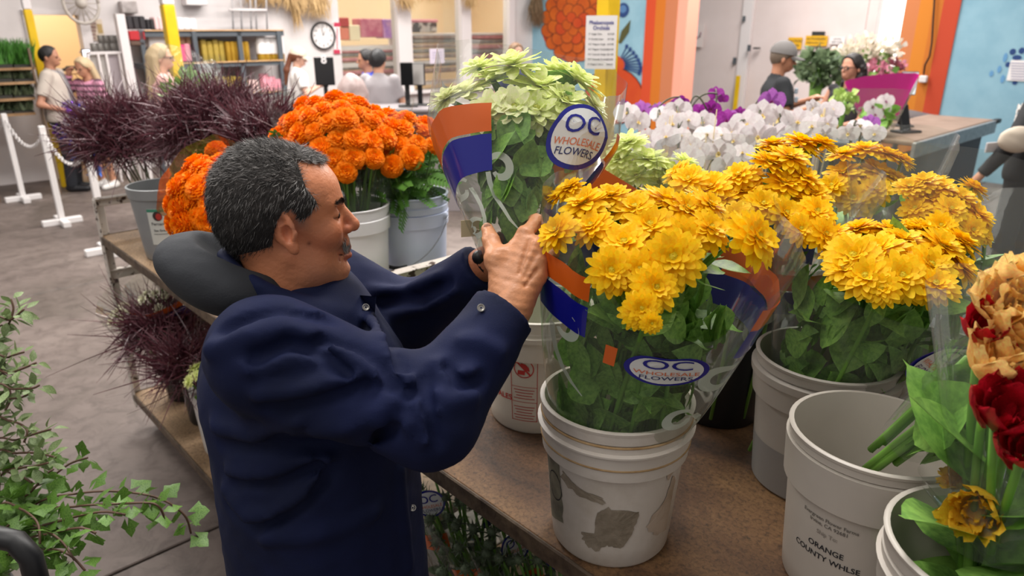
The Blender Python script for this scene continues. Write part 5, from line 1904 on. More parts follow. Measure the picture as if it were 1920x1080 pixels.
for i, (x, y, px, py, d) in enumerate(((1.45, .45, 800, 640, 2.5), (1.60, .15, 770, 690, 2.25), (1.6, .5, 850, 690, 2.45))):
    t = thing('green_bunch', ['leafy green bunch seen between the man\'s arms, behind the rail', 'leafy green bunch below the white rail, left', 'leafy green bunch below the white rail, right'][i], 'greens', low(x, y))
    q = obj('foliage', bits(170, P(px, py, d), .15, (0, 0, 1), 60 + i, .06, .05, .9), m_let, t); q['kind'] = 'stuff'
    obj('stems', join(*[tube([low(x, y) + np.array([.02 * k - .04, 0, .0]), P(px - 10 + 8 * k, py + 20, d)], .005, 5) for k in range(4)]), m_stem, t)

# lower deck of the near cart: thistles in printed sleeves
m_this = mat('thistle_green', '4E5E46', .6, '7A8A6C', 30, rnd=.15)
m_thl = mat('thistle_leaf', '3E4E36', .6, '5E7050', 12)


def thistle_geo(seed):
    r = random.Random(seed)
    out = [ball((0, 0, .5), (.42, .42, .55), 10, 8)]
    for i in range(30):
        el = math.asin(1 - 1.5 * (i + .5) / 30); a = i * 2.4
        d = np.array([cos(el) * cos(a), cos(el) * sin(a), sin(el)])
        out.append(tube([np.array([0, 0, .5]) + d * .4, np.array([0, 0, .5]) + d * .66], [.05, .005], 4, False))
    for i in range(9):
        out.append(rotg(petal(1.1, .10, .2, .4, (.5, 1, .7, .1)), radians(r.uniform(0, 25)), i * 2 * pi / 9, .05, 0))
    return join(*out)


THI = [mesh('thistle_head', thistle_geo(i), m_this) for i in range(2)]
for i, (px, py, d, R, n, bx) in enumerate(((850, 950, 1.86, .12, 16, .25), (905, 1010, 1.78, .13, 22, .42), (985, 1060, 1.66, .12, 18, .60), (1010, 1015, 1.85, .10, 12, .72))):
    b = RA + AX * bx + BX * .18; b = np.array([b[0], b[1], .30])
    c = P(px, py, d)
    bk = Bucket('black bucket of thistles on the near cart\'s lower deck, %s from the man' % ['first', 'second', 'third', 'fourth'][i], b, .26, .085, .07, m_pbk, rings=((.95, .003, .01),))
    t = bouquet('thistle_bouquet', 'green thistle bunch under the near cart, %s from the man' % ['first', 'second', 'third', 'fourth'][i], b + np.array([0, 0, .02]), dome(c, (-.3, -.3, 1), R, n, .026, 70 + i), THI, None, 20, .05, 70 + i, joined=True, leafm=m_thl)
    s = Sleeve(t, b + np.array([0, 0, .15]), c + np.array([-.02, .05, .06]), .07, R * 1.05, seed=70 + i, wr=.04, dip=[(0, .8, .25)])
    s.patch('printed_band', radians(30), radians(120), .8, .93, m_bor)
    s.patch('printed_band', radians(-60), radians(-10), .55, .68, m_bor)
    s.patch('printed_band', radians(30), radians(120), .62, .78, m_bbl)
    s.logo(radians([-20, 25, -30, 10][i]), .93 if i == 0 else .7, .075, .075)
# ------------------------------------------------------------------ the man in the navy jacket
PHI = radians(15)
MF = np.array([cos(PHI), sin(PHI), 0]); ML = np.array([sin(PHI), -cos(PHI), 0]); UZ = np.array([0, 0, 1.0])
HD = 1.10
S = HD / FPX
HO = P(530, 400, HD)
HB3 = np.stack([MF * .97, UZ * 1.03, ML])           # head-local px axes -> world


def h2w(v):
    return np.asarray(v) @ (HB3 * S) + HO


def rot2(p, c, ang):
    q = p - np.asarray(c, float)
    ca, sa = cos(ang), sin(ang)
    return np.stack([q[..., 0] * ca + q[..., 1] * sa, -q[..., 0] * sa + q[..., 1] * ca, q[..., 2]], -1)


def cranium(p):
    q = rot2(p, (-14, 26, 0), radians(-8))
    d = sd_ell(q, (0, 0, 0), (112, 100, 88))
    d = smin(d, sd_ell(p, (48, 32, 0), (64, 66, 70)), 26)
    return smin(d, sd_ell(p, (-62, -10, 0), (54, 62, 68)), 30)


def headf(p):
    d = cranium(p)
    a = np.abs(p[..., 2])
    ps = np.stack([p[..., 0], p[..., 1], a], -1)
    d = smin(d, sd_ell(p, (58, -38, 0), (56, 78, 64)), 24)
    d = smin(d, sd_cone(p, (40, -100, -26), (40, -100, 26), 46, 46), 24)
    d = smin(d, sd_cone(ps, (10, -62, 52), (82, -112, 20), 22, 24), 26)       # jaw line
    d = smin(d, sd_ell(p, (96, -112, 0), (23, 22, 26)), 16)                    # chin
    d = smin(d, sd_cone(ps, (101, 22, 8), (84, 24, 46), 12, 11), 12)           # brow
    d = smin(d, sd_ell(ps, (78, -30, 44), (28, 24, 22)), 18)                   # cheek bone
    d = smax(d, -sd_ell(ps, (110, 2, 36), (17, 13, 17)), 9)                    # eye socket
    d = smin(d, sd_ell(ps, (92, 1, 34), (14, 14, 16)), 3)                      # lids over the eye
    d = smin(d, sd_cone(p, (103, 12, 0), (131, -27, 0), 9, 12), 8)             # nose
    d = smin(d, sd_ell(p, (130, -31, 0), (13, 11, 12)), 6)
    d = smin(d, sd_ell(ps, (116, -35, 12), (13, 9, 9)), 6)
    d = smax(d, -sd_ell(ps, (121, -44, 7), (6, 4, 4)), 3)
    d = smin(d, sd_ell(p, (104, -60, 0), (18, 18, 30)), 10)                    # muzzle
    d = smin(d, sd_cone(ps, (117, -73, 0), (104, -76, 20), 8, 5), 6)           # upper lip
    d = smin(d, sd_cone(ps, (116, -88, 0), (103, -83, 20), 9, 5), 6)           # lower lip
    d = smax(d, -sd_cone(ps, (128, -80, 0), (100, -80, 26), 3.2, 2), 3)
    d = smax(d, -sd_cone(ps, (116, -47, 20), (98, -72, 33), 3, 3), 8)          # nose-mouth fold
    d = smax(d, -sd_cone(ps, (99, -70, 30), (94, -98, 30), 2.5, 2), 7)
    d = smax(d, -sd_ell(p, (122, -101, 0), (9, 6, 20)), 6)
    d = smin(d, sd_ell(p, (68, -140, 0), (40, 26, 44)), 16)                    # chin fold
    d = smin(d, sd_cone(p, (-24, -60, 0), (-6, -230, 0), 62, 74), 26)          # neck
    d = smax(d, -sd_cone(ps, (60, -130, 20), (20, -122, 52), 3, 3), 8)
    # ears
    e = ps - np.array([8, -12, 82.0])
    ca, sa = cos(radians(28)), sin(radians(28))                                # flare outwards at the back
    ex = e[..., 0] * ca + e[..., 2] * sa * .9
    ez = -e[..., 0] * sa + e[..., 2] * ca
    q = np.stack([ex + e[..., 1] * .12, e[..., 1], ez], -1)
    ear = sd_ell(q, (-3, 4, 4), (24, 33, 9))
    ear = smin(ear, sd_ell(q, (7, -28, 2), (12, 15, 7)), 8)
    ear = smax(ear, -sd_ell(q, (6, -3, 13), (11, 17, 13)), 3)
    ear = smax(ear, -sd_ell(q, (-1, 19, 14), (13, 8, 8)), 3)
    ear = smin(ear, sd_cone(q, (14, -12, 6), (20, -2, 4), 4, 4), 3)
    d = smin(d, ear, 5)
    return d + .35 * noise3(p, .22, 5)


hv, hf = nets(headf, (-145, -230, -125), (165, 150, 125), 3.0)
# colours painted by place on the head
X, Y, Z = hv[:, 0], hv[:, 1], np.abs(hv[:, 2])
base = np.array(lin('D88C64')[:3])
hc = np.tile(base, (len(hv), 1))


def tint(w_, col):
    global hc
    c = np.array(lin(col)[:3])
    w2 = np.clip(w_, 0, 1)[:, None]
    hc = hc * (1 - w2) + c * w2


gs_ = lambda cx, cy, rx, ry: np.exp(-(((X - cx) / rx) ** 2 + ((Y - cy) / ry) ** 2))
tint(.35 * gs_(118, -30, 26, 22), 'B85A44')
tint(.3 * gs_(75, -45, 30, 24), 'BC6446')
tint(.45 * gs_(10, -12, 26, 40) * (Z > 74), 'BC684C')
tint(.45 * (gs_(70, -112, 60, 30) + gs_(108, -62, 22, 16)), '8E6A58')
tint(.85 * np.exp(-(((Y + 72) / 4.5) ** 2)) * (X > 98) * (Z < 24), '9A4A40')
tint(.85 * np.exp(-(((Y + 89) / 6) ** 2)) * (X > 98) * (Z < 22), 'A8564A')
tint(.9 * np.exp(-((Y + 80) / 2.5) ** 2) * (X > 98) * (Z < 25), '4A2420')
tint(.8 * np.exp(-(((Y + 3 + (X - 95) * .12) / 2.2) ** 2)) * (X > 88) * (Z > 22) * (Z < 52), '2C1A16')
tint(.55 * gs_(36, -2, 16, 14), '8A7468')
tint(.8 * gs_(45, -42, 3.4, 3.4), '6A3A2C')
tint(.5 * gs_(66, -140, 60, 10), 'A4603F')
hc *= (1 + .06 * noise3(hv, .12, 8))[:, None]
hvw = h2w(hv)


# hands and the body hidden in the clothes
def cones(p, rows, k):
    d = None
    for a, b, ra, rb in rows:
        q = sd_cone(p, a, b, ra, rb)
        d = q if d is None else smin(d, q, k)
    return d


wr = P(957, 572, 1.085)
kn = [P(984, 440, 1.115), P(1002, 462, 1.10), P(1010, 490, 1.095), P(1008, 518, 1.095)]
fg = [[kn[0], P(1006, 414, 1.16), P(996, 412, 1.205), P(975, 420, 1.225)], [kn[1], P(1030, 442, 1.14), P(1018, 438, 1.195), P(990, 444, 1.22)],
      [kn[2], P(1036, 474, 1.135), P(1024, 468, 1.185), P(998, 470, 1.215)], [kn[3], P(1028, 506, 1.125), P(1016, 500, 1.17), P(996, 500, 1.20)]]
th_ = [P(944, 545, 1.09), P(931, 487, 1.105), P(921, 452, 1.135), P(914, 430, 1.155)]


def rhand(p):
    palm = cones(p, [(wr + np.array([-.008 + .006 * i, 0, .0]), kn[i], .021, .0135) for i in range(4)], .016)
    palm = smin(palm, sd_cone(p, P(946, 540, 1.10), P(980, 470, 1.12), .022, .018), .014)
    d = smin(palm, sd_cone(p, wr, P(925, 660, 1.05), .028, .036), .02)
    d = smin(d, cones(p, [(th_[0], th_[1], .019, .0165), (th_[1], th_[2], .0155, .0132), (th_[2], th_[3], .013, .0105)], .008), .012)
    d = smin(d, sd_cone(p, th_[1], P(968, 470, 1.115), .012, .012), .018)     # web
    for i, c in enumerate(fg):
        r = (.0105, .011, .0105, .0092)[i]
        f = cones(p, [(c[0], c[1], r * 1.12, r), (c[1], c[2], r, r * .93), (c[2], c[3], r * .93, r * .8)], .006)
        d = smin(d, f, .007)
    for i in range(3):                                                       # tendon hollows between the knuckles
        m0 = (kn[i] + kn[i + 1]) / 2; tc = CAMP - m0; tc /= np.linalg.norm(tc)
        d = smax(d, -sd_cone(p, m0 + tc * .0165, (m0 + wr) / 2 + tc * .0215, .003, .001), .006)
    return d + .0006 * noise3(p, 260, 3) + .0005 * np.sin((p - wr) @ np.array([60., 30, 240.]) * 2.2) * .6


wl = P(907, 496, 1.315)
knl = [P(938, 452, 1.285), P(946, 470, 1.29), P(950, 490, 1.295), P(950, 508, 1.30)]


def lhand(p):
    d = cones(p, [(wl, k_, .021, .0135) for k_ in knl], .014)
    d = smin(d, sd_cone(p, wl, P(840, 545, 1.36), .027, .034), .02)
    for i, k_ in enumerate(knl):
        b = P(972, 448 + 18 * i, 1.27); c = P(978, 450 + 18 * i, 1.24)
        d = smin(d, cones(p, [(k_, b, .011, .010), (b, c, .010, .0085)], .006), .007)
    d = smin(d, cones(p, [(wl, P(925, 462, 1.27), .018, .014), (P(925, 462, 1.27), P(935, 445, 1.235), .0135, .0105)], .008), .012)
    return d


SR, ER = P(500, 655, 1.0), P(806, 780, 1.0)
SRW = np.array([-.335, .90, 1.47]); ELW = ER
AXT = np.array([-.345, 1.09, 0.0])
SLW = np.array([-.39, 1.275, 1.46]); ELL = P(765, 600, 1.42)


def tl(p):
    """world -> torso frame (forward, right, up)"""
    q = p - AXT
    return np.stack([q @ MF, q @ ML, q[..., 2]], -1)


def bodyf(p):
    q = tl(p) * np.array([1, .72, 1])
    d = sd_cone(q, (0, 0, .92), (0, 0, 1.32), .125, .12)
    d = smin(d, sd_cone(p, h2w((-6, -200, 0)), AXT + UZ * 1.36, .06, .09), .05)
    d = smin(d, cones(p, [(SRW, ELW, .05, .042), (ELW, wr, .042, .028), (SLW, ELL, .05, .042), (ELL, wl, .042, .027)], .03), .03)
    for s_ in (-1, 1):
        hp = AXT + ML * .09 * s_ + UZ * .9; kn_ = AXT + ML * .11 * s_ + MF * .03 + UZ * .48; an = AXT + ML * .12 * s_ + UZ * .09
        d = smin(d, cones(p, [(hp, kn_, .085, .055), (kn_, an, .055, .04), (an, an + MF * .14 - UZ * .05, .038, .03)], .03), .03)
    return d


def nb(fn, pts, pad, h):
    pts = np.array(pts)
    return nets(fn, pts.min(0) - pad, pts.max(0) + pad, h)


rv, rf = nb(rhand, [wr, P(925, 660, 1.05)] + kn + [q for c in fg for q in c] + th_, .045, .0028)
lv_, lf_ = nb(lhand, [wl, P(840, 545, 1.36)] + knl + [P(978, 510, 1.24), P(935, 445, 1.235)], .045, .0045)
bv, bf = nb(bodyf, [AXT + np.array([-.2, -.3, .02]), AXT + np.array([.25, .3, 1.45]), ER, wr, ELL, SLW], .09, .014)
allv, allf = join((hvw, hf), (rv, rf), (lv_, lf_), (bv, bf))
n1, n2, n3 = len(hvw), len(rv), len(lv_)
cc = np.concatenate([hc, np.tile(np.array(lin('CC8E66')[:3]), (n2, 1)) * (1 + .10 * noise3(rv, 130, 4) + .05 * noise3(rv, 400, 6))[:, None], np.tile(np.array(lin('A8694A')[:3]), (n3 + len(bv), 1))])
man = thing('person', 'man in navy hooded jacket gathering a wrapped bunch in the foreground', 'person', (AXT[0], AXT[1], 0))
m_skin = mat('skin_tan', 'B06E4A', .42, vcol=True, bump=.12, bscale=220, sss=.0, spec=.4)
obj('body', (allv, allf), m_skin, man, cols=cc)
for s_ in (1, -1):
    ez = h2w((97.5, -1, 35 * s_))
    obj('eye', ball(ez, 9.5 * S, 12, 8), mat('eye_dark', '2A1C18', .2), man)
# nails
for c, r in ((th_, .0085),):
    d = c[3] - c[2]; d /= np.linalg.norm(d); tc = CAMP - c[3]; tc /= np.linalg.norm(tc)
    obj('thumb_nail', ball(c[3] + d * .002 + tc * .0085 + UZ * .002, (.006, .003, .008), 8, 6), mat('nail', 'C99A80', .35), man)


# hair: close-cropped, grey over dark
def hairline(x):
    return np.interp(x, [-140, -90, -62, -48, -28, -18, -8, 6, 22, 34, 46, 66, 70, 88, 104, 130], [-70, -88, -88, -76, -58, -30, 4, 24, 28, 4, 8, 28, 62, 84, 98, 120])


def hairf(p):
    d = cranium(p) - 6.5 + .8 * noise3(p, .10, 9)
    fade = np.interp(p[..., 1], [-90, -20, 30], [4.0, 2.0, 0.0])
    d = d + fade
    z = np.abs(p[..., 2])
    hl = hairline(p[..., 0] + 2.5 * noise3(p, .5, 2))
    hl = np.where(z < 55, np.maximum(hl, np.interp(p[..., 0], [60, 72, 92, 120], [-90, 62, 82, 140])), hl)
    d = smax(d, (hl - p[..., 1]) * .8, 4)
    xb = np.interp(p[..., 1], [20, 30, 58, 100, 112], [80, 70, 50, 38, 36])          # receding temple
    return smax(d, np.minimum(p[..., 0] - xb, 112 - .24 * p[..., 0] - p[..., 1]) * .8, 4)


kv, kf = nets(hairf, (-150, -110, -110), (120, 150, 110), 4.0)
hg = (1 + 0 * kv[:, 0])
hair = obj('hair', (h2w(kv), kf), mat('hair_base', '24211F', .8, '35312E', 60, bump=.2, bscale=300), man)
rg = np.random.default_rng(3)
me = hair.data
nrm = np.empty(len(kv) * 3); me.vertices.foreach_get('normal', nrm); nrm = nrm.reshape(-1, 3)
kw = h2w(kv)
ns_ = 26000
ii = rg.integers(0, len(kv), ns_)
loc = kv[ii]
flow = np.stack([-.35 - .2 * (loc[:, 0] > 20) + .9 * (loc[:, 0] > 45) * (loc[:, 1] > 60), -.55 * (loc[:, 1] < 70) - .1, .0 * loc[:, 2]], 1)
flw = flow @ HB3
nn_ = nrm[ii]
tng = flw - nn_ * (flw * nn_).sum(1)[:, None]
dr = tng * 1.0 + nn_ * .18 + rg.normal(size=(ns_, 3)) * .16
dr /= np.linalg.norm(dr, axis=1)[:, None]
L_ = rg.uniform(9, 17, ns_)[:, None] * S
sd = np.cross(dr, rg.normal(size=(ns_, 3))); sd /= np.linalg.norm(sd, axis=1)[:, None]
p0 = kw[ii] + rg.normal(size=(ns_, 3)) * .0012 - nn_ * .001
wv = .00042
vv = np.stack([p0 - sd * wv, p0 + sd * wv, p0 + dr * L_], 1).reshape(-1, 3)
ff = np.arange(ns_ * 3).reshape(-1, 3).tolist()
grey = np.clip(.45 + .35 * (loc[:, 0] > 0) * 0 + .006 * (60 - np.abs(loc[:, 1] - 20)) * 0 + .30 * (loc[:, 1] > 40) + .3 * (loc[:, 0] > 10), 0, 1)
tp_ = np.clip((loc[:, 1] + 10) / 90, 0, 1) + .35 * (loc[:, 0] > 20)
lum = np.where(rg.random(ns_) < .15 + .5 * tp_, rg.uniform(.08, .20, ns_) * (1 + .9 * tp_), rg.uniform(.010, .045, ns_))
hcol = np.repeat(np.stack([lum * 1.03, lum * .98, lum * .94], 1), 3, 0)
m_hair = mat('hair_strands', '777777', .55, vcol=True, spec=.3)
obj('hair_strands', (vv, ff), m_hair, man, smooth=False, cols=hcol)


def tufts(name, n, gen, lum_lo, lum_hi, ln, seed):
    r = np.random.default_rng(seed)
    vs, fs, cs = [], [], []
    for i in range(n):
        p, d = gen(r)
        p = h2w(p); d = np.asarray(d) @ HB3; d /= np.linalg.norm(d)
        s_ = np.cross(d, r.normal(size=3)); s_ *= .0005 / np.linalg.norm(s_)
        k = len(vs)
        vs += [p - s_, p + s_, p + d * ln * S * r.uniform(.7, 1.2)]
        fs.append((k, k + 1, k + 2)); l = r.uniform(lum_lo, lum_hi); cs += [(l, l * .97, l * .93)] * 3
    obj(name, (np.array(vs), fs), m_hair, man, smooth=False, cols=np.array(cs))


def g_brow(sg):
    def f(r):
        t = r.uniform(0, .85)
        return ((115 - 20 * t * t + r.normal() * 1.4, 20 + 3 * sin(pi * t) + r.normal() * 2.8, sg * (10 + 42 * t)), (.4 - .9 * t, .35, sg * 1.0))
    return f


tufts('eyebrow', 420, g_brow(1), .03, .14, 9, 4)
tufts('eyebrow', 420, g_brow(-1), .03, .14, 9, 5)
tufts('moustache', 900, lambda r: ((118 - .012 * (z := r.uniform(-30, 30)) ** 2 + r.normal() * 1.0, -58 - abs(z) * .18 + r.normal() * 4, z), (.35, -1, .25 * np.sign(z))), .10, .45, 11, 6)


# ---- jacket
def arms(p):
    d = cones(p, [(SRW, ELW, .088, .068), (ELW, P(938, 596, 1.075), .068, .051)], .03)
    e = cones(p, [(SLW, ELL, .085, .066), (ELL, P(893, 508, 1.325), .066, .048)], .03)
    return np.minimum(d, e)


NC = h2w((0, -168, 0))


def jbase(p):
    q = tl(p) * np.array([1, .80, 1])
    d = sd_cone(q, (.005, 0, .70), (.0, 0, 1.31), .185, .172)
    d = smin(d, sd_cone(q, (-.03, 0, 1.36), (.02, 0, 1.46), .12, .085), .06)
    d = smin(d, arms(p), .05)
    # stand collar
    c = (p - (NC + MF * .012)) ; c = np.stack([c @ MF, c @ ML, c[..., 2] + .50 * (c @ MF)], -1)
    rr = np.sqrt((c[..., 0] / 1.15) ** 2 + c[..., 1] ** 2)
    ring = np.sqrt((rr - .084) ** 2 + (np.maximum(np.abs(c[..., 2] + .01) - .036, 0)) ** 2) - .013
    d = smin(d, ring, .02)
    # cut: hem and cuffs
    d = smax(d, .74 - p[..., 2], .01)
    for cu, el in ((P(950, 588, 1.08), ELW), (P(903, 501, 1.322), ELL)):
        n = cu - el; n /= np.linalg.norm(n)
        near = np.sqrt(((p - cu) ** 2).sum(-1)) < .13
        pl_ = (p - cu) @ n
        d = np.where(near & (pl_ > -.002), np.maximum(d, pl_), d)
    return d


def hit(px, py, fn=jbase, d0=.6):
    r = ray(px, py); r = r / np.linalg.norm(r)
    t = d0
    for _ in range(60):
        s_ = float(fn((CAMP + r * t)[None])[0])
        if s_ < .0008:
            break
        t += s_ * .8
        if t > 2.2:
            return None
    return CAMP + r * t


RIDGE = [([(398, 655), (470, 630), (535, 615), (600, 637), (660, 676), (702, 708)], .012), ([(490, 742), (580, 730), (660, 706), (702, 694)], .011),
         ([(470, 690), (560, 668), (640, 672)], .009), ([(560, 806), (650, 800), (712, 774), (766, 716)], .012), ([(782, 712), (790, 765), (806, 822)], .010), ([(824, 684), (852, 706), (880, 700)], .008),
         ([(800, 735), (840, 755), (885, 745)], .009), ([(425, 920), (465, 966), (512, 966), (572, 930), (612, 858)], .010), ([(430, 885), (500, 886), (582, 858)], .008), ([(405, 800), (480, 815), (560, 790)], .009),
         ([(690, 790), (760, 800), (812, 770)], .008), ([(700, 545), (760, 545), (820, 520)], .009), ([(735, 590), (800, 575), (850, 545)], .009), ([(690, 590), (720, 640), (745, 700)], .010),
         ([(440, 640), (520, 600), (600, 592)], .007), ([(868, 640), (900, 640), (935, 660)], .007), ([(750, 880), (755, 960), (765, 1060)], .007), ([(500, 1010), (600, 1000), (700, 960)], .008)]
RS = []
for pts, r in RIDGE:
    q = [hit(*a) for a in pts]
    q = [a for a in q if a is not None]
    RS += [(q[i], q[i + 1], r) for i in range(len(q) - 1)]

GROOVE = [([(480, 672), (540, 645), (600, 660), (652, 700)], .008), ([(500, 768), (600, 752), (690, 722)], .008), ([(520, 838), (640, 834), (740, 806)], .009), ([(796, 712), (803, 770), (818, 832)], .008), ([(430, 950), (480, 990), (560, 955), (622, 880)], .008),
          ([(440, 905), (520, 908), (600, 872)], .007), ([(410, 835), (500, 840), (580, 812)], .007), ([(760, 735), (780, 740), (800, 728)], .007), ([(838, 690), (865, 722), (900, 715)], .006), ([(720, 565), (790, 560), (840, 532)], .008), ([(700, 610), (735, 650), (752, 690)], .008), ([(420, 620), (520, 585), (620, 600)], .007), ([(600, 640), (670, 655), (720, 690), (742, 725)], .008)]
GS = []
for pts, r in GROOVE:
    q = [hit(*a) for a in pts]
    q = [a for a in q if a is not None]
    GS += [(q[i], q[i + 1], r) for i in range(len(q) - 1)]


def jacket(p):
    d = jbase(p)
    m_ = d < .06
    if m_.any():
        pm = p[m_]
        e = np.full(len(pm), 9.0)
        for a, b, r in RS:
            e = np.minimum(e, sd_cone(pm, a, b, r * .95, r * .95))
        dm = smin(d[m_], e, .02)
        g = np.full(len(pm), 9.0)
        for a, b, r in GS:
            g = np.minimum(g, sd_cone(pm, a, b, r, r))
        dm = smax(dm, -g, .016)
        dm = dm + .0022 * noise3(pm, 38, 12) + .0009 * noise3(pm, 95, 13)
        d[m_] = dm
    return d


jv, jf = nets(jacket, (-.66, .72, .72), (.08, 1.48, 1.64), .0062)
m_navy = mat('jacket_navy', '10193E', .8, '0C1430', 5, bump=.10, bscale=500, spec=.22)
obj('jacket', (jv, jf), m_navy, man)


# hood, in head-local pixels
def hoodf(p):
    q = rot2(p, (-112, -112, 0), radians(-25))
    d = sd_ell(q, (0, 0, 0), (138, 66, 122))
    inner = sd_ell(rot2(p, (-66, -44, 0), radians(-30)), (0, 0, 0), (122, 58, 84))
    d = smax(d, -inner, 10)
    return d + 1.6 * noise3(p, .05, 14) + .5 * noise3(p, .16, 15)


ov, of_ = nets(hoodf, (-270, -230, -140), (40, 0, 140), 5.0)
m_hood = mat('hood_charcoal', '3A3C40', .8, '303236', 6, bump=.1, bscale=300, spec=.25)
obj('hood', (h2w(ov), of_), m_hood, man)
# front placket flap, snaps, cuff snap
fl_ = [hit(*a) for a in ((664, 572), (682, 566), (704, 572), (692, 618), (674, 618))]
fl_ = [fl_[2] + (q - fl_[2]) * np.array([1, .35, 1]) for q in fl_]
tc = CAMP - fl_[0]; tc /= np.linalg.norm(tc)
fa = np.array([q + tc * .012 for q in fl_]); fb = fa - tc * .004
obj('placket_flap', (np.concatenate([fa, fb]), [(0, 1, 2, 3, 4), (9, 8, 7, 6, 5)] + [(i, (i + 1) % 5, 5 + (i + 1) % 5, 5 + i) for i in range(5)]), m_navy, man, smooth=False)
m_snap = mat('snap_metal', 'B8B4AC', .3, metal=.9)
for px, py in ((686, 576), (902, 577), (774, 952)):
    q = hit(px, py); tc = CAMP - q; tc /= np.linalg.norm(tc)
    obj('snap', join(xform(lathe([(.0015, .002), (.004, .002), (.0058, .004), (.0058, 0)], 14), np.array(dirM(q + tc * (.016 if px == 686 else .003), tc)))), m_snap, man)
# watch on the left wrist
dW = wl - ELL; dW /= np.linalg.norm(dW)
e1, e2, _ = frame_of(dW)
wc = wl + dW * .008
pts = [wc + (e1 * cos(a) + e2 * sin(a)) * .0262 for a in np.linspace(0, 2 * pi, 25)]
obj('watch_strap', tube(pts, .006, 6), m_dark, man)
obj('watch_case', ball(wc - e1 * .0 + (P(895, 480, 1.28) - wc) / np.linalg.norm(P(895, 480, 1.28) - wc) * .028, (.014, .012, .014), 12, 8), m_dark, man)


# trousers and shoes
def trousers(p):
    d = None
    q = tl(p) * np.array([1, .8, 1])
    d = sd_cone(q, (0, 0, .86), (0, 0, .95), .13, .14)
    for s_ in (-1, 1):
        hp = AXT + ML * .09 * s_ + UZ * .86; kn_ = AXT + ML * .11 * s_ + MF * .03 + UZ * .48; an = AXT + ML * .12 * s_ + UZ * .10
        d = smin(d, cones(p, [(hp, kn_, .11, .085), (kn_, an, .085, .07)], .03), .03)
    return smax(d + .002 * noise3(p, 40, 16), .06 - p[..., 2], .01)


tv, tf = nets(trousers, AXT + np.array([-.3, -.36, .03]), AXT + np.array([.34, .36, 1.12]), .012)
obj('trousers', (tv, tf), mat('trousers_dark', '22242C', .8), man)
for s_ in (-1, 1):
    an = AXT + ML * .12 * s_ + UZ * .06
    def shoe(p):
        return smax(smin(sd_cone(p, an - MF * .04, an + MF * .17 - UZ * .018, .052, .042), sd_cone(p, an, an + UZ * .06, .05, .05), .02), .002 - p[..., 2], .004)
    sv, sf_ = nets(shoe, an + np.array([-.16, -.16, -.08]), an + np.array([.28, .28, .16]), .01)
    obj('shoe', (sv, sf_), mat('shoe_black', '18181A', .5), man)
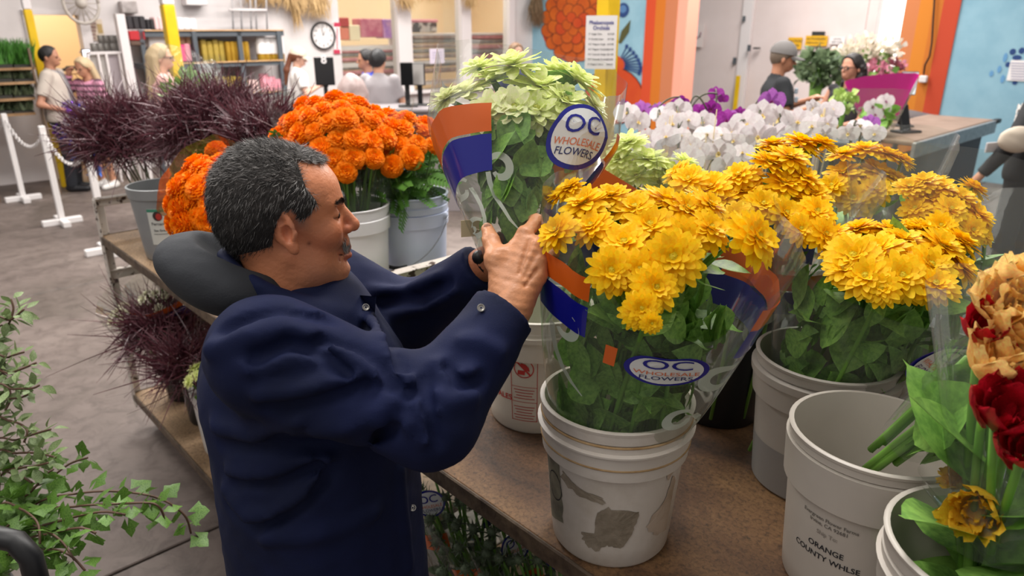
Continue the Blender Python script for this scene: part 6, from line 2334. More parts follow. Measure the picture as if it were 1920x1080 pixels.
# ------------------------------------------------------------------ shoppers and staff in the background
def person(label, xy, heading, h, shirt, pants, hair='short', haircol='2A2220', arms_=None, sleeve='short', cap=None, glasses=False, build=1.0, skin='C08A6C',
           headrot=(0, 0), shorts=False, stripes=None, shoes='2A2A2C', shirt_rough=.8, collar_open=None, hem=.86):
    k = h / 1.72
    t = thing('person', label, 'person', (xy[0], xy[1], 0), heading)
    A_ = {'R': ((-.02, -.27, 1.12), (.06, -.27, .88)), 'L': ((-.02, .27, 1.12), (.06, .27, .88))}
    if arms_:
        A_.update(arms_)
    yaw, pit = headrot
    cy_, sy_ = cos(-yaw), sin(-yaw)
    cp, sp = cos(pit), sin(pit)

    def hl(p):
        q = p - np.array([-.015, 0, 1.5])
        x = q[..., 0] * cy_ - q[..., 1] * sy_; y = q[..., 0] * sy_ + q[..., 1] * cy_; z = q[..., 2]
        x2 = x * cp - z * sp; z2 = x * sp + z * cp
        return np.stack([x2, y, z2], -1)

    def cran(q):
        return smin(sd_ell(q, (.0, 0, .135), (.098, .078, .088)), sd_ell(q, (-.03, 0, .105), (.07, .066, .075)), .03)

    def head(p):
        q = hl(p)
        a = np.stack([q[..., 0], np.abs(q[..., 1]), q[..., 2]], -1)
        d = cran(q)
        d = smin(d, sd_ell(q, (.042, 0, .072), (.062, .058, .075)), .025)
        d = smin(d, sd_ell(q, (.066, 0, .015), (.03, .03, .022)), .02)
        d = smin(d, sd_cone(a, (.095, .0, .112), (.078, .045, .114), .012, .01), .012)
        d = smax(d, -sd_ell(a, (.104, .034, .095), (.014, .015, .011)), .008)
        d = smin(d, sd_cone(q, (.098, 0, .10), (.120, 0, .070), .008, .012), .008)
        d = smin(d, sd_cone(a, (.106, 0, .038), (.094, .02, .036), .008, .006), .007)
        d = smin(d, sd_cone(a, (.104, 0, .024), (.092, .018, .026), .008, .006), .006)
        d = smin(d, sd_ell(a, (-.005, .082, .085), (.018, .009, .032)), .006)
        return smin(d, sd_cone(p, (-.02, 0, 1.54), (-.03, 0, 1.38), .05 * build ** .3, .062), .03)

    sh = {'R': np.array([-.01, -.175 * build ** .5, 1.395]), 'L': np.array([-.01, .175 * build ** .5, 1.395])}

    def rest(p):
        q = p * np.array([1, .66, 1])
        d = sd_cone(q, (0, 0, .98), (-.01, 0, 1.31), .108 * build, .108 * build ** .5)
        for s_ in 'RL':
            el, ha = (np.array(x, float) for x in A_[s_])
            d = smin(d, cones(p, [(sh[s_], el, .047, .038), (el, ha, .038, .026)], .02), .03)
            dv = ha - el; dv /= np.linalg.norm(dv)
            sd_ = np.cross(dv, [0, 0, 1.0]); sd_ = sd_ / (np.linalg.norm(sd_) + 1e-6)
            nz_ = np.cross(sd_, dv)
            hd = sd_cone(p, ha + dv * .02, ha + dv * .075, .028, .03)
            for j in range(4):
                b0 = ha + dv * .085 + sd_ * (.033 * (j - 1.5) / 1.5)
                b1 = b0 + dv * (.04, .05, .046, .036)[j] - nz_ * .01
                hd = smin(hd, cones(p, [(b0, b1, .011, .010), (b1, b1 + dv * .018 - nz_ * .025, .010, .008)], .006), .006)
            tb = ha + dv * .035 + sd_ * .03
            hd = smin(hd, sd_cone(p, tb, tb + dv * .055 + sd_ * .02, .013, .010), .01)
            d = smin(d, hd, .015)
        for y in (-1, 1):
            d = smin(d, cones(p, [((0, .085 * y, .93), (.02, .10 * y, .50), .08 * build ** .5, .055), ((.02, .10 * y, .50), (-.02, .10 * y, .09), .052, .038), ((-.02, .10 * y, .07), (.12, .11 * y, .03), .035, .028)], .03), .03)
        return d

    allp = [np.array(x, float) for s_ in 'RL' for x in A_[s_]]
    lo = np.minimum(np.min(allp, 0), (-.22, -.30, .0)) - .13; hi = np.maximum(np.max(allp, 0), (.22, .30, 1.44)) + .13
    lo[2] = -.02; hi[2] = max(1.46, hi[2])
    b1 = nets(rest, lo, hi, .016)
    b2 = nets(head, (-.20, -.2, 1.36), (.24, .2, 1.80), .0085)
    sk = np.array(lin(skin)[:3])
    obj('body', xform(join(b2, b1), Matrix.Scale(k, 4)), mat('skin_' + skin, skin, .55), t, local=True)

    # top
    def top(p):
        q = p * np.array([1, .66, 1])
        d = sd_cone(q, (0.01, 0, hem + .05), (-.01, 0, 1.31), .132 * build, .128 * build ** .5)
        d = smin(d, sd_cone(p, (-.02, 0, 1.40), (-.02, 0, 1.44), .085, .07), .04)
        for s_ in 'RL':
            el, ha = (np.array(x, float) for x in A_[s_])
            if sleeve == 'short':
                e2_ = sh[s_] + (el - sh[s_]) * .72
                d2 = sd_cone(p, sh[s_], e2_, .066, .066)
                n = el - sh[s_]; n /= np.linalg.norm(n)
                d2 = np.maximum(d2, (p - e2_) @ n)
            elif sleeve == 'none':
                d2 = sd_cone(p, sh[s_], sh[s_] * .98 + np.array([0, 0, .02]), .05, .05)
            else:
                d2 = cones(p, [(sh[s_], el, .062, .054), (el, ha, .054, .042)], .02)
                n = ha - el; n /= np.linalg.norm(n)
                near = ((p - ha) ** 2).sum(-1) < .01
                d2 = np.where(near, np.maximum(d2, (p - ha) @ n), d2)
            d = smin(d, d2, .03)
        d = smax(d, hem - p[..., 2], .006)
        neck = sd_cone(p, (-.0, 0, 1.40), (.0, 0, 1.6), .062, .075)
        d = smax(d, -neck, .01)
        return d + .003 * noise3(p, 28, 21) + .0012 * noise3(p, 70, 22)
    tv_, tf_ = nets(top, lo, (hi[0], hi[1], 1.52), .014)
    if stripes:
        c1, c2 = np.array(lin(shirt)[:3]), np.array(lin(stripes)[:3])
        w_ = (np.sin(tv_[:, 2] * 2 * pi / .075) > .35)[:, None]
        obj('top', xform((tv_, tf_), Matrix.Scale(k, 4)), mat('striped_knit', shirt, .85, vcol=True), t, local=True, cols=np.where(w_, c2, c1))
    else:
        obj('top', xform((tv_, tf_), Matrix.Scale(k, 4)), mat('cloth_' + shirt, shirt, shirt_rough), t, local=True)
    if collar_open:
        def inner(p):
            return smax(top(p) - .004, np.abs(p[..., 1] + .02) - .07 + np.where(p[..., 0] > 0, 0, 1), .01)
        iv, if_ = nets(inner, lo, (hi[0], hi[1], 1.52), .016)
        obj('inner_shirt', xform((iv, if_), Matrix.Scale(k, 4)), mat('cloth_' + collar_open, collar_open, .8), t, local=True)

    def trs(p):
        q = p * np.array([1, .66, 1])
        d = sd_cone(q, (0, 0, .90), (0, 0, .98), .118 * build, .118 * build)
        for y in (-1, 1):
            d = smin(d, cones(p, [((0, .085 * y, .90), (.02, .10 * y, .50), .098 * build ** .5, .078), ((.02, .10 * y, .50), (-.02, .10 * y, .09), .078, .066)], .03), .03)
        d = smax(d, p[..., 2] - 1.02, .01)
        return smax(d, (.55 if shorts else .05) - p[..., 2], .01)
    pv, pf = nets(trs, (-.25, -.32, .0), (.25, .32, 1.08), .018)
    obj('trousers' if not shorts else 'shorts', xform((pv, pf), Matrix.Scale(k, 4)), mat('cloth_' + pants, pants, .85), t, local=True)
    for y in (-1, 1):
        an = np.array([-.02, .10 * y, .05])

        def shoe_(p):
            return smax(smin(sd_cone(p, an + np.array([-.03, 0, 0]), an + np.array([.17, .01 * y, -.012]), .048, .038), sd_cone(p, an, an + np.array([0, 0, .05]), .045, .044), .02), .001 - p[..., 2], .004)
        sv, sf_ = nets(shoe_, an + np.array([-.14, -.1, -.06]), an + np.array([.28, .1, .14]), .013)
        obj('shoe', xform((sv, sf_), Matrix.Scale(k, 4)), mat('shoe_' + shoes, shoes, .5), t, local=True)

    def hr(p):
        q = hl(p)
        d = cran(q) - .014 + .004 * noise3(q, 60, 23)
        line = np.interp(q[..., 0], [-.12, -.05, .0, .03, .06, .075, .12], [.03, .03, .085, .10, .13, .185, .26])
        if hair == 'buzz':
            d = d + .007
        d = smax(d, line - q[..., 2], .008)
        if hair in ('long', 'ponytail', 'curly'):
            if hair == 'ponytail':
                e = cones(q, [((-.10, 0, .10), (-.13, 0, -.10), .04, .04), ((-.13, 0, -.10), (-.12, 0, -.30), .04, .018)], .03)
            elif hair == 'curly':
                e = cones(q, [((-.045, -.075, .10), (-.05, -.085, -.06), .045, .05), ((-.045, .075, .10), (-.05, .085, -.06), .045, .05), ((-.07, 0, .1), (-.09, 0, -.05), .07, .075)], .03)
                e = e + .012 * noise3(q, 75, 24)
            else:
                e = cones(q, [((-.05, -.06, .10), (-.06, -.08, -.20), .04, .04), ((-.05, .06, .10), (-.06, .08, -.20), .04, .04), ((-.07, 0, .1), (-.10, 0, -.25), .07, .07)], .03)
                e = e + .006 * noise3(q * np.array([1, 1, .12]), 150, 25)
            fr = np.maximum(q[..., 0] - .045, 0) * 9
            d = smin(d, e + fr, .02)
        return d
    hv_, hf_ = nets(hr, (-.30, -.25, 1.08 if hair not in ('short', 'buzz') else 1.38), (.24, .25, 1.86), .010)
    obj('hair', xform((hv_, hf_), Matrix.Scale(k, 4)), mat('hair_' + haircol, haircol, .55, bump=.5, bscale=90), t, local=True)

    def place(g):
        v, f = g
        v = np.asarray(v, float)
        x, y, z = v[:, 0], v[:, 1], v[:, 2]
        x2 = x * cp + z * sp; z2 = -x * sp + z * cp
        X_ = x2 * cos(yaw) - y * sin(yaw); Y_ = x2 * sin(yaw) + y * cos(yaw)
        return (np.stack([X_ - .015, Y_, z2 + 1.5], 1) * k, f)
    if cap:
        dm = []
        for j in range(7):
            a = j / 6 * pi / 2
            for i in range(24):
                b = 2 * pi * i / 24
                dm.append((.118 * cos(a) * cos(b) * 1.0 - .004, .094 * cos(a) * sin(b), .135 + .115 * sin(a)))
        c_ = obj('cap', place((np.array(dm), gridf(24, 7, True))), mat('cap_' + cap, cap, .8), t, local=True)
        br = []
        for j in range(5):
            for i in range(13):
                b = radians(-62 + 124 * i / 12)
                rr = .10 + .085 * j / 4 * cos(b) ** .6
                br.append((.0 + rr * cos(b) * 1.04, .088 * sin(b) / .88 * (1 - .05 * j), .140 - .022 * (j / 4) - .012 * sin(b) ** 2 * 2))
        up_ = np.array(br); dn = up_ - np.array([0, 0, .006])
        obj('cap_brim', place((np.concatenate([up_, dn]), gridf(13, 5) + [tuple(65 + i for i in q[::-1]) for q in gridf(13, 5)])), mat('cap_' + cap, cap), c_, local=True)
    if glasses:
        gg = []
        for y in (-1, 1):
            gg.append(tube([(.116, y * .034 + .026 * cos(a), .098 + .019 * sin(a)) for a in np.linspace(0, 2 * pi, 15)], .0035, 5))
            gg.append(tube([(.112, y * .06, .104), (.0, y * .084, .105)], .003, 5))
        gg.append(tube([(.118, -.01, .102), (.118, .01, .102)], .003, 5))
        obj('glasses', place(join(*gg)), m_dark, t, local=True)
    for y in (-1, 1):
        obj('eye', place(ball((.094, y * .034, .096), .011, 8, 6)), mat('eye_dark', '2A1C18'), t, local=True)
    return t


def gp(px, py):
    p = G(px, py, 0); return p[0], p[1]


def yp(px, py, y):
    p = YP(px, py, y); return p[0], p[1]


pL = person('man in beige shirt and dark trousers by the white chain posts', gp(146, 356), radians(14), 1.69, 'BBAFA4', '26282E', 'buzz', '1E1A1A', {'R': ((-.10, -.33, 1.08), (.16, -.20, .98)), 'L': ((.0, .30, 1.10), (.24, .12, 1.0))},
            build=1.32, skin='B07C62', collar_open='8E8A8C', shoes='1E1E22', headrot=(0, .05))
hp = world_of(pL) @ Vector((.27, -.16, .98))
r = np.random.default_rng(5)
t = thing('tinsel_garland', 'blue and purple tinsel garland hanging from the beige-shirt man\'s hand', 'garland', (hp[0], hp[1], hp[2] - .62))
for nm, cols_, c0_, n_ in (('tinsel', '1C2FA8', (0, 0, 0), 520), ('tinsel', '6A2FA0', (-.10, 0, .02), 220), ('tinsel', '2A6FC8', (.02, 0, -.2), 200)):
    vs, fs = [], []
    for i in range(n_):
        a = r.uniform(0, 1)
        c_ = np.array([hp[0], hp[1], hp[2]]) + np.array([-.05 + .13 * sin(a * 9) + .03 * r.normal(), -.05 + .05 * r.normal(), .06 - .62 * a]) + np.array(c0_) * (1 if nm else 1)
        d = r.normal(size=3); d /= np.linalg.norm(d)
        s_ = np.cross(d, r.normal(size=3)); s_ *= .006 / np.linalg.norm(s_)
        q = len(vs)
        vs += [c_ - s_, c_ + s_, c_ + d * .075 + s_, c_ + d * .075 - s_]; fs.append((q, q + 1, q + 2, q + 3))
    q = obj('tinsel_strands', (np.array(vs), fs), mat('tinsel_' + cols_, cols_, .25, metal=.6), t, smooth=False); q['kind'] = 'stuff'

pG = person('blonde person in pink striped sweater with a hand raised to her face', gp(203, 352), radians(-110), 1.56, 'C98AA2', 'C4A07C', 'long', 'C4AC88', {'R': ((.10, -.32, 1.26), (.14, -.14, 1.50)), 'L': ((.02, .28, 1.12), (.12, .22, .92))},
            sleeve='long', stripes='5A3A4C', shorts=True, skin='B98468', shoes='D8D4D0', headrot=(0, .25))
pB = person('blonde woman with glasses and pink top behind the burgundy grass', yp(312, 160, 7.5), radians(22), 1.73, 'D9A9A2', '3A3A44', 'long', 'B09A78', {'R': ((.05, -.27, 1.12), (.26, -.14, 1.05)), 'L': ((.05, .27, 1.12), (.26, .1, 1.05))}, sleeve='short', glasses=True, skin='D2A188', shoes='3A3A3C')
pC = person('woman in white T-shirt and beige cap looking at her phone', yp(562, 150, 10.0), radians(18), 1.63, 'E4DFDC', '5A5E6A', 'ponytail', '6A3A22', {'R': ((.06, -.26, 1.12), (.27, -.10, 1.22)), 'L': ((.06, .25, 1.12), (.27, .06, 1.20))}, cap='CDBBA6', skin='C99C86', headrot=(0, .22))
hp = world_of(pC) @ Vector((.36, -.03, 1.20))
tag(obj('phone', box(hp[0], hp[1], hp[2], .012, .07, .14, radians(18), .004), m_dark, smooth=False), 'phone held by the woman in the beige cap', 'phone')
pD = person('black-haired man in grey shirt seen from behind at the cashier desk', yp(712, 140, 8.3), radians(70), 1.66, '9A9496', '30323A', 'short', '141214', {'R': ((.05, -.26, 1.12), (.25, -.12, 1.08)), 'L': ((.05, .26, 1.12), (.25, .12, 1.08))}, build=1.15, skin='C08E74')
pE = person('man in blue shirt behind the black-haired man at the desk', yp(687, 140, 8.9), radians(195), 1.64, '2438A0', '30323A', 'short', '1A1616', build=1.0, skin='B98468')
pF = person('brown-haired person in navy top behind the held bunch', yp(968, 140, 9.4), radians(-60), 1.70, '2A3050', '2A2A30', 'long', '7A5A3E', skin='C99C86')
pM = person('man in black T-shirt and grey cap at the portal', yp(1462, 150, 6.7), radians(-8), 1.76, '1C1E22', '2C2E36', 'buzz', '6A5A4C', {'R': ((.03, -.27, 1.13), (.27, -.13, 1.20)), 'L': ((.06, .26, 1.13), (.29, .08, 1.24))}, cap='6A6664', skin='B07A5E', headrot=(0, .16), build=1.15)
gp_ = world_of(pM) @ Vector((.13, -.06, 1.36))
tag(obj('sunglasses', join(box(gp_[0], gp_[1] - .03, gp_[2], .03, .02, .05, 0, .005), box(gp_[0] + .01, gp_[1] - .03, gp_[2] - .075, .03, .02, .05, 0, .005)), mat('lens_pale', '9AA6B0', .1), smooth=False), 'folded glasses hooked on the black T-shirt\'s neck', 'glasses')
pW = person('dark curly-haired woman with glasses facing the grey-cap man', yp(1592, 150, 6.9), radians(205), 1.66, '1E1C20', '24242A', 'curly', '1E1614', {'R': ((.05, -.26, 1.12), (.22, -.16, 1.08)), 'L': ((.05, .26, 1.12), (.24, .12, 1.06))}, glasses=True, skin='BF8A70', sleeve='none')
pR = person('woman in black checkered cardigan at the right edge', yp(1948, 250, 5.1), radians(120), 1.74, '18181A', '141416', 'long', '8A6A4C', {'L': ((-.02, .36, 1.14), (.10, .42, .92)), 'R': ((.0, -.28, 1.12), (.1, -.25, .9))}, sleeve='long', skin='B98468', build=1.05)
# checker bands knitted into the cardigan
k = 1.74 / 1.72
for row in range(4):
    z = 1.36 - .032 * row
    for i in range(26):
        if (i + row) % 2:
            continue
        a = 2 * pi * i / 26
        rx, ry = .150, .222
        c_ = (rx * cos(a) - .01, ry * sin(a))
        if row in (1,) and False:
            continue
        obj('checker', xform(box(c_[0] * k, c_[1] * k, z * k, .006, .05, .026, math.atan2(sin(a) / ry, cos(a) / rx)), Matrix.Identity(4)), mat('checker_white', 'DAD6D0', .8), pR, local=True, smooth=False)
hp = world_of(pR) @ Vector((.03, .36, 1.02))
bagp = YP(1908, 262, 4.85)
bv_, bf_ = nets(lambda p: sd_ell(p, (0, 0, 0), (.13, .05, .09)) + .004 * noise3(p, 50, 3), (-.16, -.08, -.12), (.16, .08, .12), .012)
tag(obj('waist_bag', (bv_ + bagp, bf_), mat('bag_beige', 'C2B4A2', .8)), 'beige belt bag on the woman at the right edge', 'bag')
hq = YP(1862, 276, 4.95)
tag(obj('phone', box(hq[0], hq[1], hq[2], .14, .012, .07, radians(20), .004), mat('phone_pale', 'C8C4C4', .4), smooth=False), 'pale phone held low by the woman at the right edge', 'phone')

# ------------------------------------------------------------------ chain stanchions on the left
m_sw = mat('stanchion_white', 'DDD8D6', .6)
tops = []
for i, (px, py) in enumerate(((-32, 346), (45, 376), (118, 420), (203, 474))):
    p = G(px, py, 0)
    t = thing('chain_post', ['white chain post at the left edge', 'white chain post second from the left edge', 'white chain post in front of the beige-shirt man', 'white chain post behind the far cart\'s corner'][i], 'post', (p[0], p[1], 0), RZB)
    obj('post', box(0, 0, .50, .055, .055, .98, 0, .006), m_sw, t, local=True, smooth=False)
    obj('foot', box(0, 0, .03, .36, .07, .06, 0, .006), m_sw, t, local=True, smooth=False)
    obj('foot', box(0, .12, .03, .07, .17, .06, 0, .006), m_sw, t, local=True, smooth=False)
    obj('foot', box(0, -.12, .03, .07, .17, .06, 0, .006), m_sw, t, local=True, smooth=False)
    tops.append(np.array([p[0], p[1], .93]))
tops.append(G(300, 540, 0) + np.array([0, 0, .93]))
for i in range(4):
    a, b = tops[i], tops[i + 1]
    n = 30
    gs = []
    pts = [a + (b - a) * q + np.array([0, 0, -.22 * 4 * q * (1 - q)]) for q in np.linspace(.02, .98, n)]
    for j in range(n - 1):
        d = pts[j + 1] - pts[j]; L = np.linalg.norm(d); d /= L
        e1, e2, _ = frame_of(d)
        s_ = e1 if j % 2 else e2
        m_ = (pts[j] + pts[j + 1]) / 2
        gs.append(tube([m_ + d * (L * .62 * cos(q)) + s_ * (.016 * sin(q)) for q in np.linspace(0, 2 * pi, 9)], .0055, 5, False))
    if i == 3:
        continue
    tag(obj('plastic_chain', join(*gs), m_sw), ['white plastic chain between the two leftmost posts', 'white plastic chain sagging in front of the beige shirt', 'white plastic chain running to the far cart\'s corner'][i], 'chain')

# ------------------------------------------------------------------ cashier desk behind the marigolds
m_desk = mat('desk_grey', '8C8486', .6)
cd = YP(720, 170, 7.9)
t = thing('cashier_desk', 'grey cashier desk in front of the black-haired man', 'desk', (cd[0], cd[1], 0), 0)
obj('desk_top', box(0.25, 0, 1.08, 1.9, .6, .04, 0, .01), m_desk, t, local=True, smooth=False)
obj('desk_front', box(.25, -.25, .53, 1.86, .03, 1.06, 0, .004), m_desk, t, local=True, smooth=False)


def screen(label, px0, py0, px1, py1, y, m_s, rz=0.0, zt=1.1):
    a = YP(px0, py1, y); b = YP(px1, py0, y)
    c = (a + b) / 2
    t = thing('monitor', label, 'monitor', (c[0], c[1], zt), rz)
    w_, h_ = abs(b[0] - a[0]), abs(b[2] - a[2])
    zc_ = c[2] - zt
    obj('bezel', box(0, 0, zc_, w_, .035, h_, 0, .005), m_dark, t, local=True, smooth=False)
    obj('screen', box(0, -.019, zc_, w_ * .92, .004, h_ * .92), m_s, t, local=True, smooth=False)
    obj('stand', box(0, .03, zc_ / 2, .05, .03, zc_, 0, .004), m_dark, t, local=True, smooth=False)
    obj('foot', box(0, .02, .008, .2, .16, .016, 0, .005), m_dark, t, local=True, smooth=False)
    return t


mk = screen('black monitor with small white mark beside the phone-holding woman', 593, 107, 624, 160, 9.2, m_dark, .35, zt=.9)
obj('mark', onwall(Plane((0, -.024), np.array([1., 0, 0])), text_geo('8', .14, .02), .0, .62, 0), m_paper, mk, local=True, smooth=False)
tag(obj('desk', box(*(YP(610, 175, 9.2) * np.array([1, 1, 0]) + np.array([0, 0, .44])), .9, .5, .88, 0, .01), m_desk, smooth=False), 'low grey desk under the black monitor', 'desk')
screen('dark monitor on the cashier desk facing the camera', 752, 117, 773, 160, 7.8, mat('screen_off', '0C0C10', .2), .2)
screen('grey backed terminal right of the dark monitor', 773, 118, 796, 160, 7.95, mat('terminal_grey', 'A8A4A0', .5), -.2)
q = YP(660, 165, 7.75)
tag(obj('bag_stack', nets(lambda p: sd_ell(p, (0, 0, 0), (.16, .12, .20)) + .02 * noise3(p, 18, 4), (-.2, -.17, -.24), (.2, .17, .24), .02), mat('bag_translucent', 'B9A6A2', .4, '9A8480', 8), M=Matrix.Translation((q[0], q[1], 1.24))), 'crumpled pale bag on the cashier desk left of black-haired man', 'bag')

# ------------------------------------------------------------------ orchids
ORF = [(1175, 213, 22, 'w'), (1196, 229, 22, 'w'), (1238, 215, 18, 'w'), (1270, 208, 24, 'w'), (1260, 233, 26, 'w'), (1291, 226, 20, 'w'), (1318, 229, 22, 'w'), (1249, 257, 24, 'w'), (1224, 280, 15, 'w'), (1277, 255, 17, 'w'), (1295, 272, 18, 'w'),
       (1326, 254, 24, 'w'), (1290, 300, 28, 'w'), (1348, 285, 28, 'w'), (1351, 255, 20, 'w'), (1312, 280, 16, 'w'), (1376, 264, 19, 'w'), (1393, 287, 20, 'w'), (1400, 234, 28, 'w'), (1372, 248, 24, 'w'), (1428, 217, 29, 'w'), (1421, 255, 29, 'w'), (1455, 252, 26, 'w'), (1198, 275, 18, 'w'), (1215, 255, 15, 'w'), (1362, 314, 27, 'w'),
       (1464, 222, 26, 'w'), (1495, 229, 27, 'w'), (1524, 238, 24, 'w'), (1527, 202, 18, 'w'), (1560, 206, 20, 'w'), (1542, 215, 18, 'w'), (1551, 232, 17, 'w'), (1613, 238, 20, 'w'), (1640, 251, 18, 'w'), (1547, 252, 20, 'w'), (1480, 262, 22, 'w'), (1590, 250, 18, 'w'),
       (1205, 210, 22, 'l'), (1237, 206, 14, 'l'), (1446, 190, 24, 'l'), (1370, 217, 14, 'l'), (1631, 231, 16, 'l'), (1275, 189, 16, 'p'), (1342, 176, 14, 'p'), (1356, 185, 10, 'p'), (1333, 203, 18, 'p'), (1312, 206, 13, 'p'), (1363, 226, 21, 'p'), (1298, 224, 14, 'p'), (1168, 197, 11, 'p'), (1386, 213, 13, 'p')]
anch = [(1185, 'w'), (1240, 'w'), (1285, 'w'), (1335, 'w'), (1385, 'w'), (1430, 'w'), (1490, 'w'), (1550, 'w'), (1615, 'w'), (1220, 'l'), (1410, 'l'), (1635, 'l'), (1200, 'p'), (1300, 'p'), (1355, 'p')]
grp = {a: [] for a in anch}
for f in ORF:
    c = [a for a in anch if a[1] == f[3]]
    a = min(c, key=lambda q: abs(q[0] - f[0]))
    grp[a].append(f)
ordw = ['first', 'second', 'third', 'fourth', 'fifth', 'sixth', 'seventh', 'eighth', 'ninth']
cnt = {'w': 0, 'l': 0, 'p': 0}
rr = np.random.default_rng(12)
potg = lathe([(.001, 0), (.045, 0), (.06, .10), (.065, .10), (.065, .115), (.058, .115), (.054, .09), (.001, .09)], 20)
for a in anch:
    fs = grp[a]
    if not fs:
        continue
    ty = a[1]
    pos = []
    for (px, py, r_, _) in fs:
        d = 2.95 - (py - 190) * .0066 + rr.uniform(-.05, .05) + (.12 if ty != 'w' else 0)
        pos.append((P(px, py, d), r_ * d / FPX * 1.12))
    c = np.mean([q[0] for q in pos], 0)
    names = {'w': 'white', 'l': 'lilac', 'p': 'deep purple'}
    lab = '%s moth orchid plant, %s from the left among the %s ones' % (names[ty], ordw[cnt[ty]], names[ty])
    cnt[ty] += 1
    t = thing('moth_orchid', lab, 'orchid', (c[0], c[1] + .04, ZO))
    b0 = np.array([c[0], c[1] + .04, ZO])
    obj('pot', potg, mat('pot_clear', '8A8A84', .3), t, local=True, sharp=40)
    for i in range(5):
        an = i * 1.256 + rr.uniform(0, .6)
        g = rotg(petal(.2 * rr.uniform(.8, 1.1), .04, -.5, .2, (.4, .9, 1, 1, .9, .5)), radians(28), an, .0, .11)
        obj('leaf', g, m_leafo, t, local=True)
    top = max(pos, key=lambda q: q[0][2])[0]
    sp = bez(b0 + np.array([0, 0, .09]), np.array([b0[0], b0[1] + .05, top[2] + .12]), top + np.array([0, .03, .005]), 12)
    obj('flower_spike', tube(sp, [.004] * 8 + [.003] * 4, 6), m_stemd, t)
    for i, (p, R) in enumerate(pos):
        tc = CAMP - p; tc /= np.linalg.norm(tc)
        z = tc + rr.normal(size=3) * .32; z /= np.linalg.norm(z)
        x = np.cross([0, 0, 1.0], z); x /= np.linalg.norm(x); y = np.cross(z, x)
        M = Matrix.Translation(Vector(p)) @ Matrix((x, y, z)).transposed().to_4x4() @ Matrix.Scale(R, 4)
        f = put('flower', {'w': ORW, 'l': ORL, 'p': ORP}[ty][i % 2], t, M)
        put('lip', LIPY if ty == 'w' else LIPP, f, Matrix.Identity(4), world=False)
        k_ = min(range(len(sp)), key=lambda q: np.linalg.norm(sp[q] - p))
        obj('pedicel', tube(bez(sp[max(0, k_ - 1)], (sp[k_] + p) / 2 + np.array([0, 0, .02]), p - z * .004, 5), .0018, 5), m_stemd, t)
    if cnt[ty] % 2 == 0 and ty == 'w':
        for j in range(3):
            q = c + rr.normal(size=3) * .03 + np.array([0, 0, .02])
            obj('support_stick', tube([b0 + np.array([.01 * j, 0, .08]), q], .002, 5), mat('stick', 'C9B48A', .6), t)
# extra buds and arching bare spikes over the orchids
for i, (pa, pb, pc) in enumerate((((1290, 215), (1300, 150), (1325, 205)), ((1295, 205), (1312, 168), (1345, 176)), ((1232, 205), (1250, 180), (1275, 182)))):
    tag(obj('orchid_spike', tube(bez(P(*pa, 2.9), P(*pb, 2.9), P(*pc, 2.9), 12), .0035, 6), m_stemd), ['arched bare orchid spike above the white orchids', 'orchid spike reaching to the topmost purple blossom', 'short arched spike left of the purple blossom'][i], 'stem')

# ------------------------------------------------------------------ register counter, portal goods
c1 = G(1715, 262, 1.05)
t = thing('register_counter', 'register counter with galvanised edge by the blue wall', 'counter', (c1[0], c1[1], 0), RZB)
obj('counter_top', box(.95, .27, 1.03, 2.1, .6, .04, 0, .01), mat('counter_brown', '8C7464', .6, '786050', 4), t, local=True, smooth=False)
obj('metal_edge', box(.95, -.04, .98, 2.14, .03, .12, 0, .004), m_steel, t, local=True, smooth=False)
obj('counter_front', box(.95, .05, .47, 2.0, .04, .94, 0, .004), mat('counter_dark', '4A4A50', .6), t, local=True, smooth=False)
obj('counter_side', box(-.05, .28, .47, .04, .5, .94, 0, .004), mat('counter_dark', '4A4A50', .6), t, local=True, smooth=False)
obj('end_cap', box(2.06, -.04, 1.03, .12, .05, .04, 0, .004), m_dark, t, local=True, smooth=False)
q = YP(1703, 158, 6.9)
t = screen('pale register screen in front of the orange stripe', 1685, 134, 1722, 178, 6.6, mat('screen_pale', 'D6E2E4', .3, emit=.35), -.3, zt=1.05)
q = YP(1706, 205, 6.2)
t = thing('card_terminal', 'dark tilted card terminal on the register counter', 'terminal', (q[0], q[1], 1.05), .3)
obj('terminal_body', xform(box(0, 0, .12, .10, .03, .24, 0, .008), Matrix.Rotation(-.35, 4, 'X')), m_dark, t, local=True, smooth=False)
obj('terminal_foot', box(0, .0, .01, .22, .14, .02, 0, .006), m_dark, t, local=True, smooth=False)
# magenta wrapped orchid on the counter
q = G(1650, 246, 1.05)
t = thing('wrapped_bouquet', 'orchid bouquet in magenta printed wrap on the counter', 'bouquet', q)
sP = Sleeve(t, q, P(1652, 158, 5.9), .10, .27, seed=61, wr=.03, flat=.35, fm=m_film2, peak=.15)
sP.patch('magenta_sheet', radians(95), radians(265), .25, 1.08, mat('wrap_magenta', 'B81C7C', .35), -.01, n=28, k=8)
for i, (px, py) in enumerate(((1635, 200), (1655, 205), (1640, 215), (1660, 190))):
    tc = np.array([0, -1, .1])
    f = put('flower', ORW[i], t, dirM(P(px, py, 5.75), tc, .07))
    put('lip', LIPP, f, Matrix.Identity(4), world=False)
obj('stem', tube([q, P(1648, 200, 5.85)], .008, 6), m_stem, t)
q2 = obj('foliage', bits(30, P(1645, 225, 5.85), .10, (0, 0, 1), 61, .09, .05), m_leafz, t); q2['kind'] = 'stuff'
for i in range(5):
    sP.swirl(radians(-60 + 30 * i), .35 + .12 * (i % 2), .13, .2 * i)
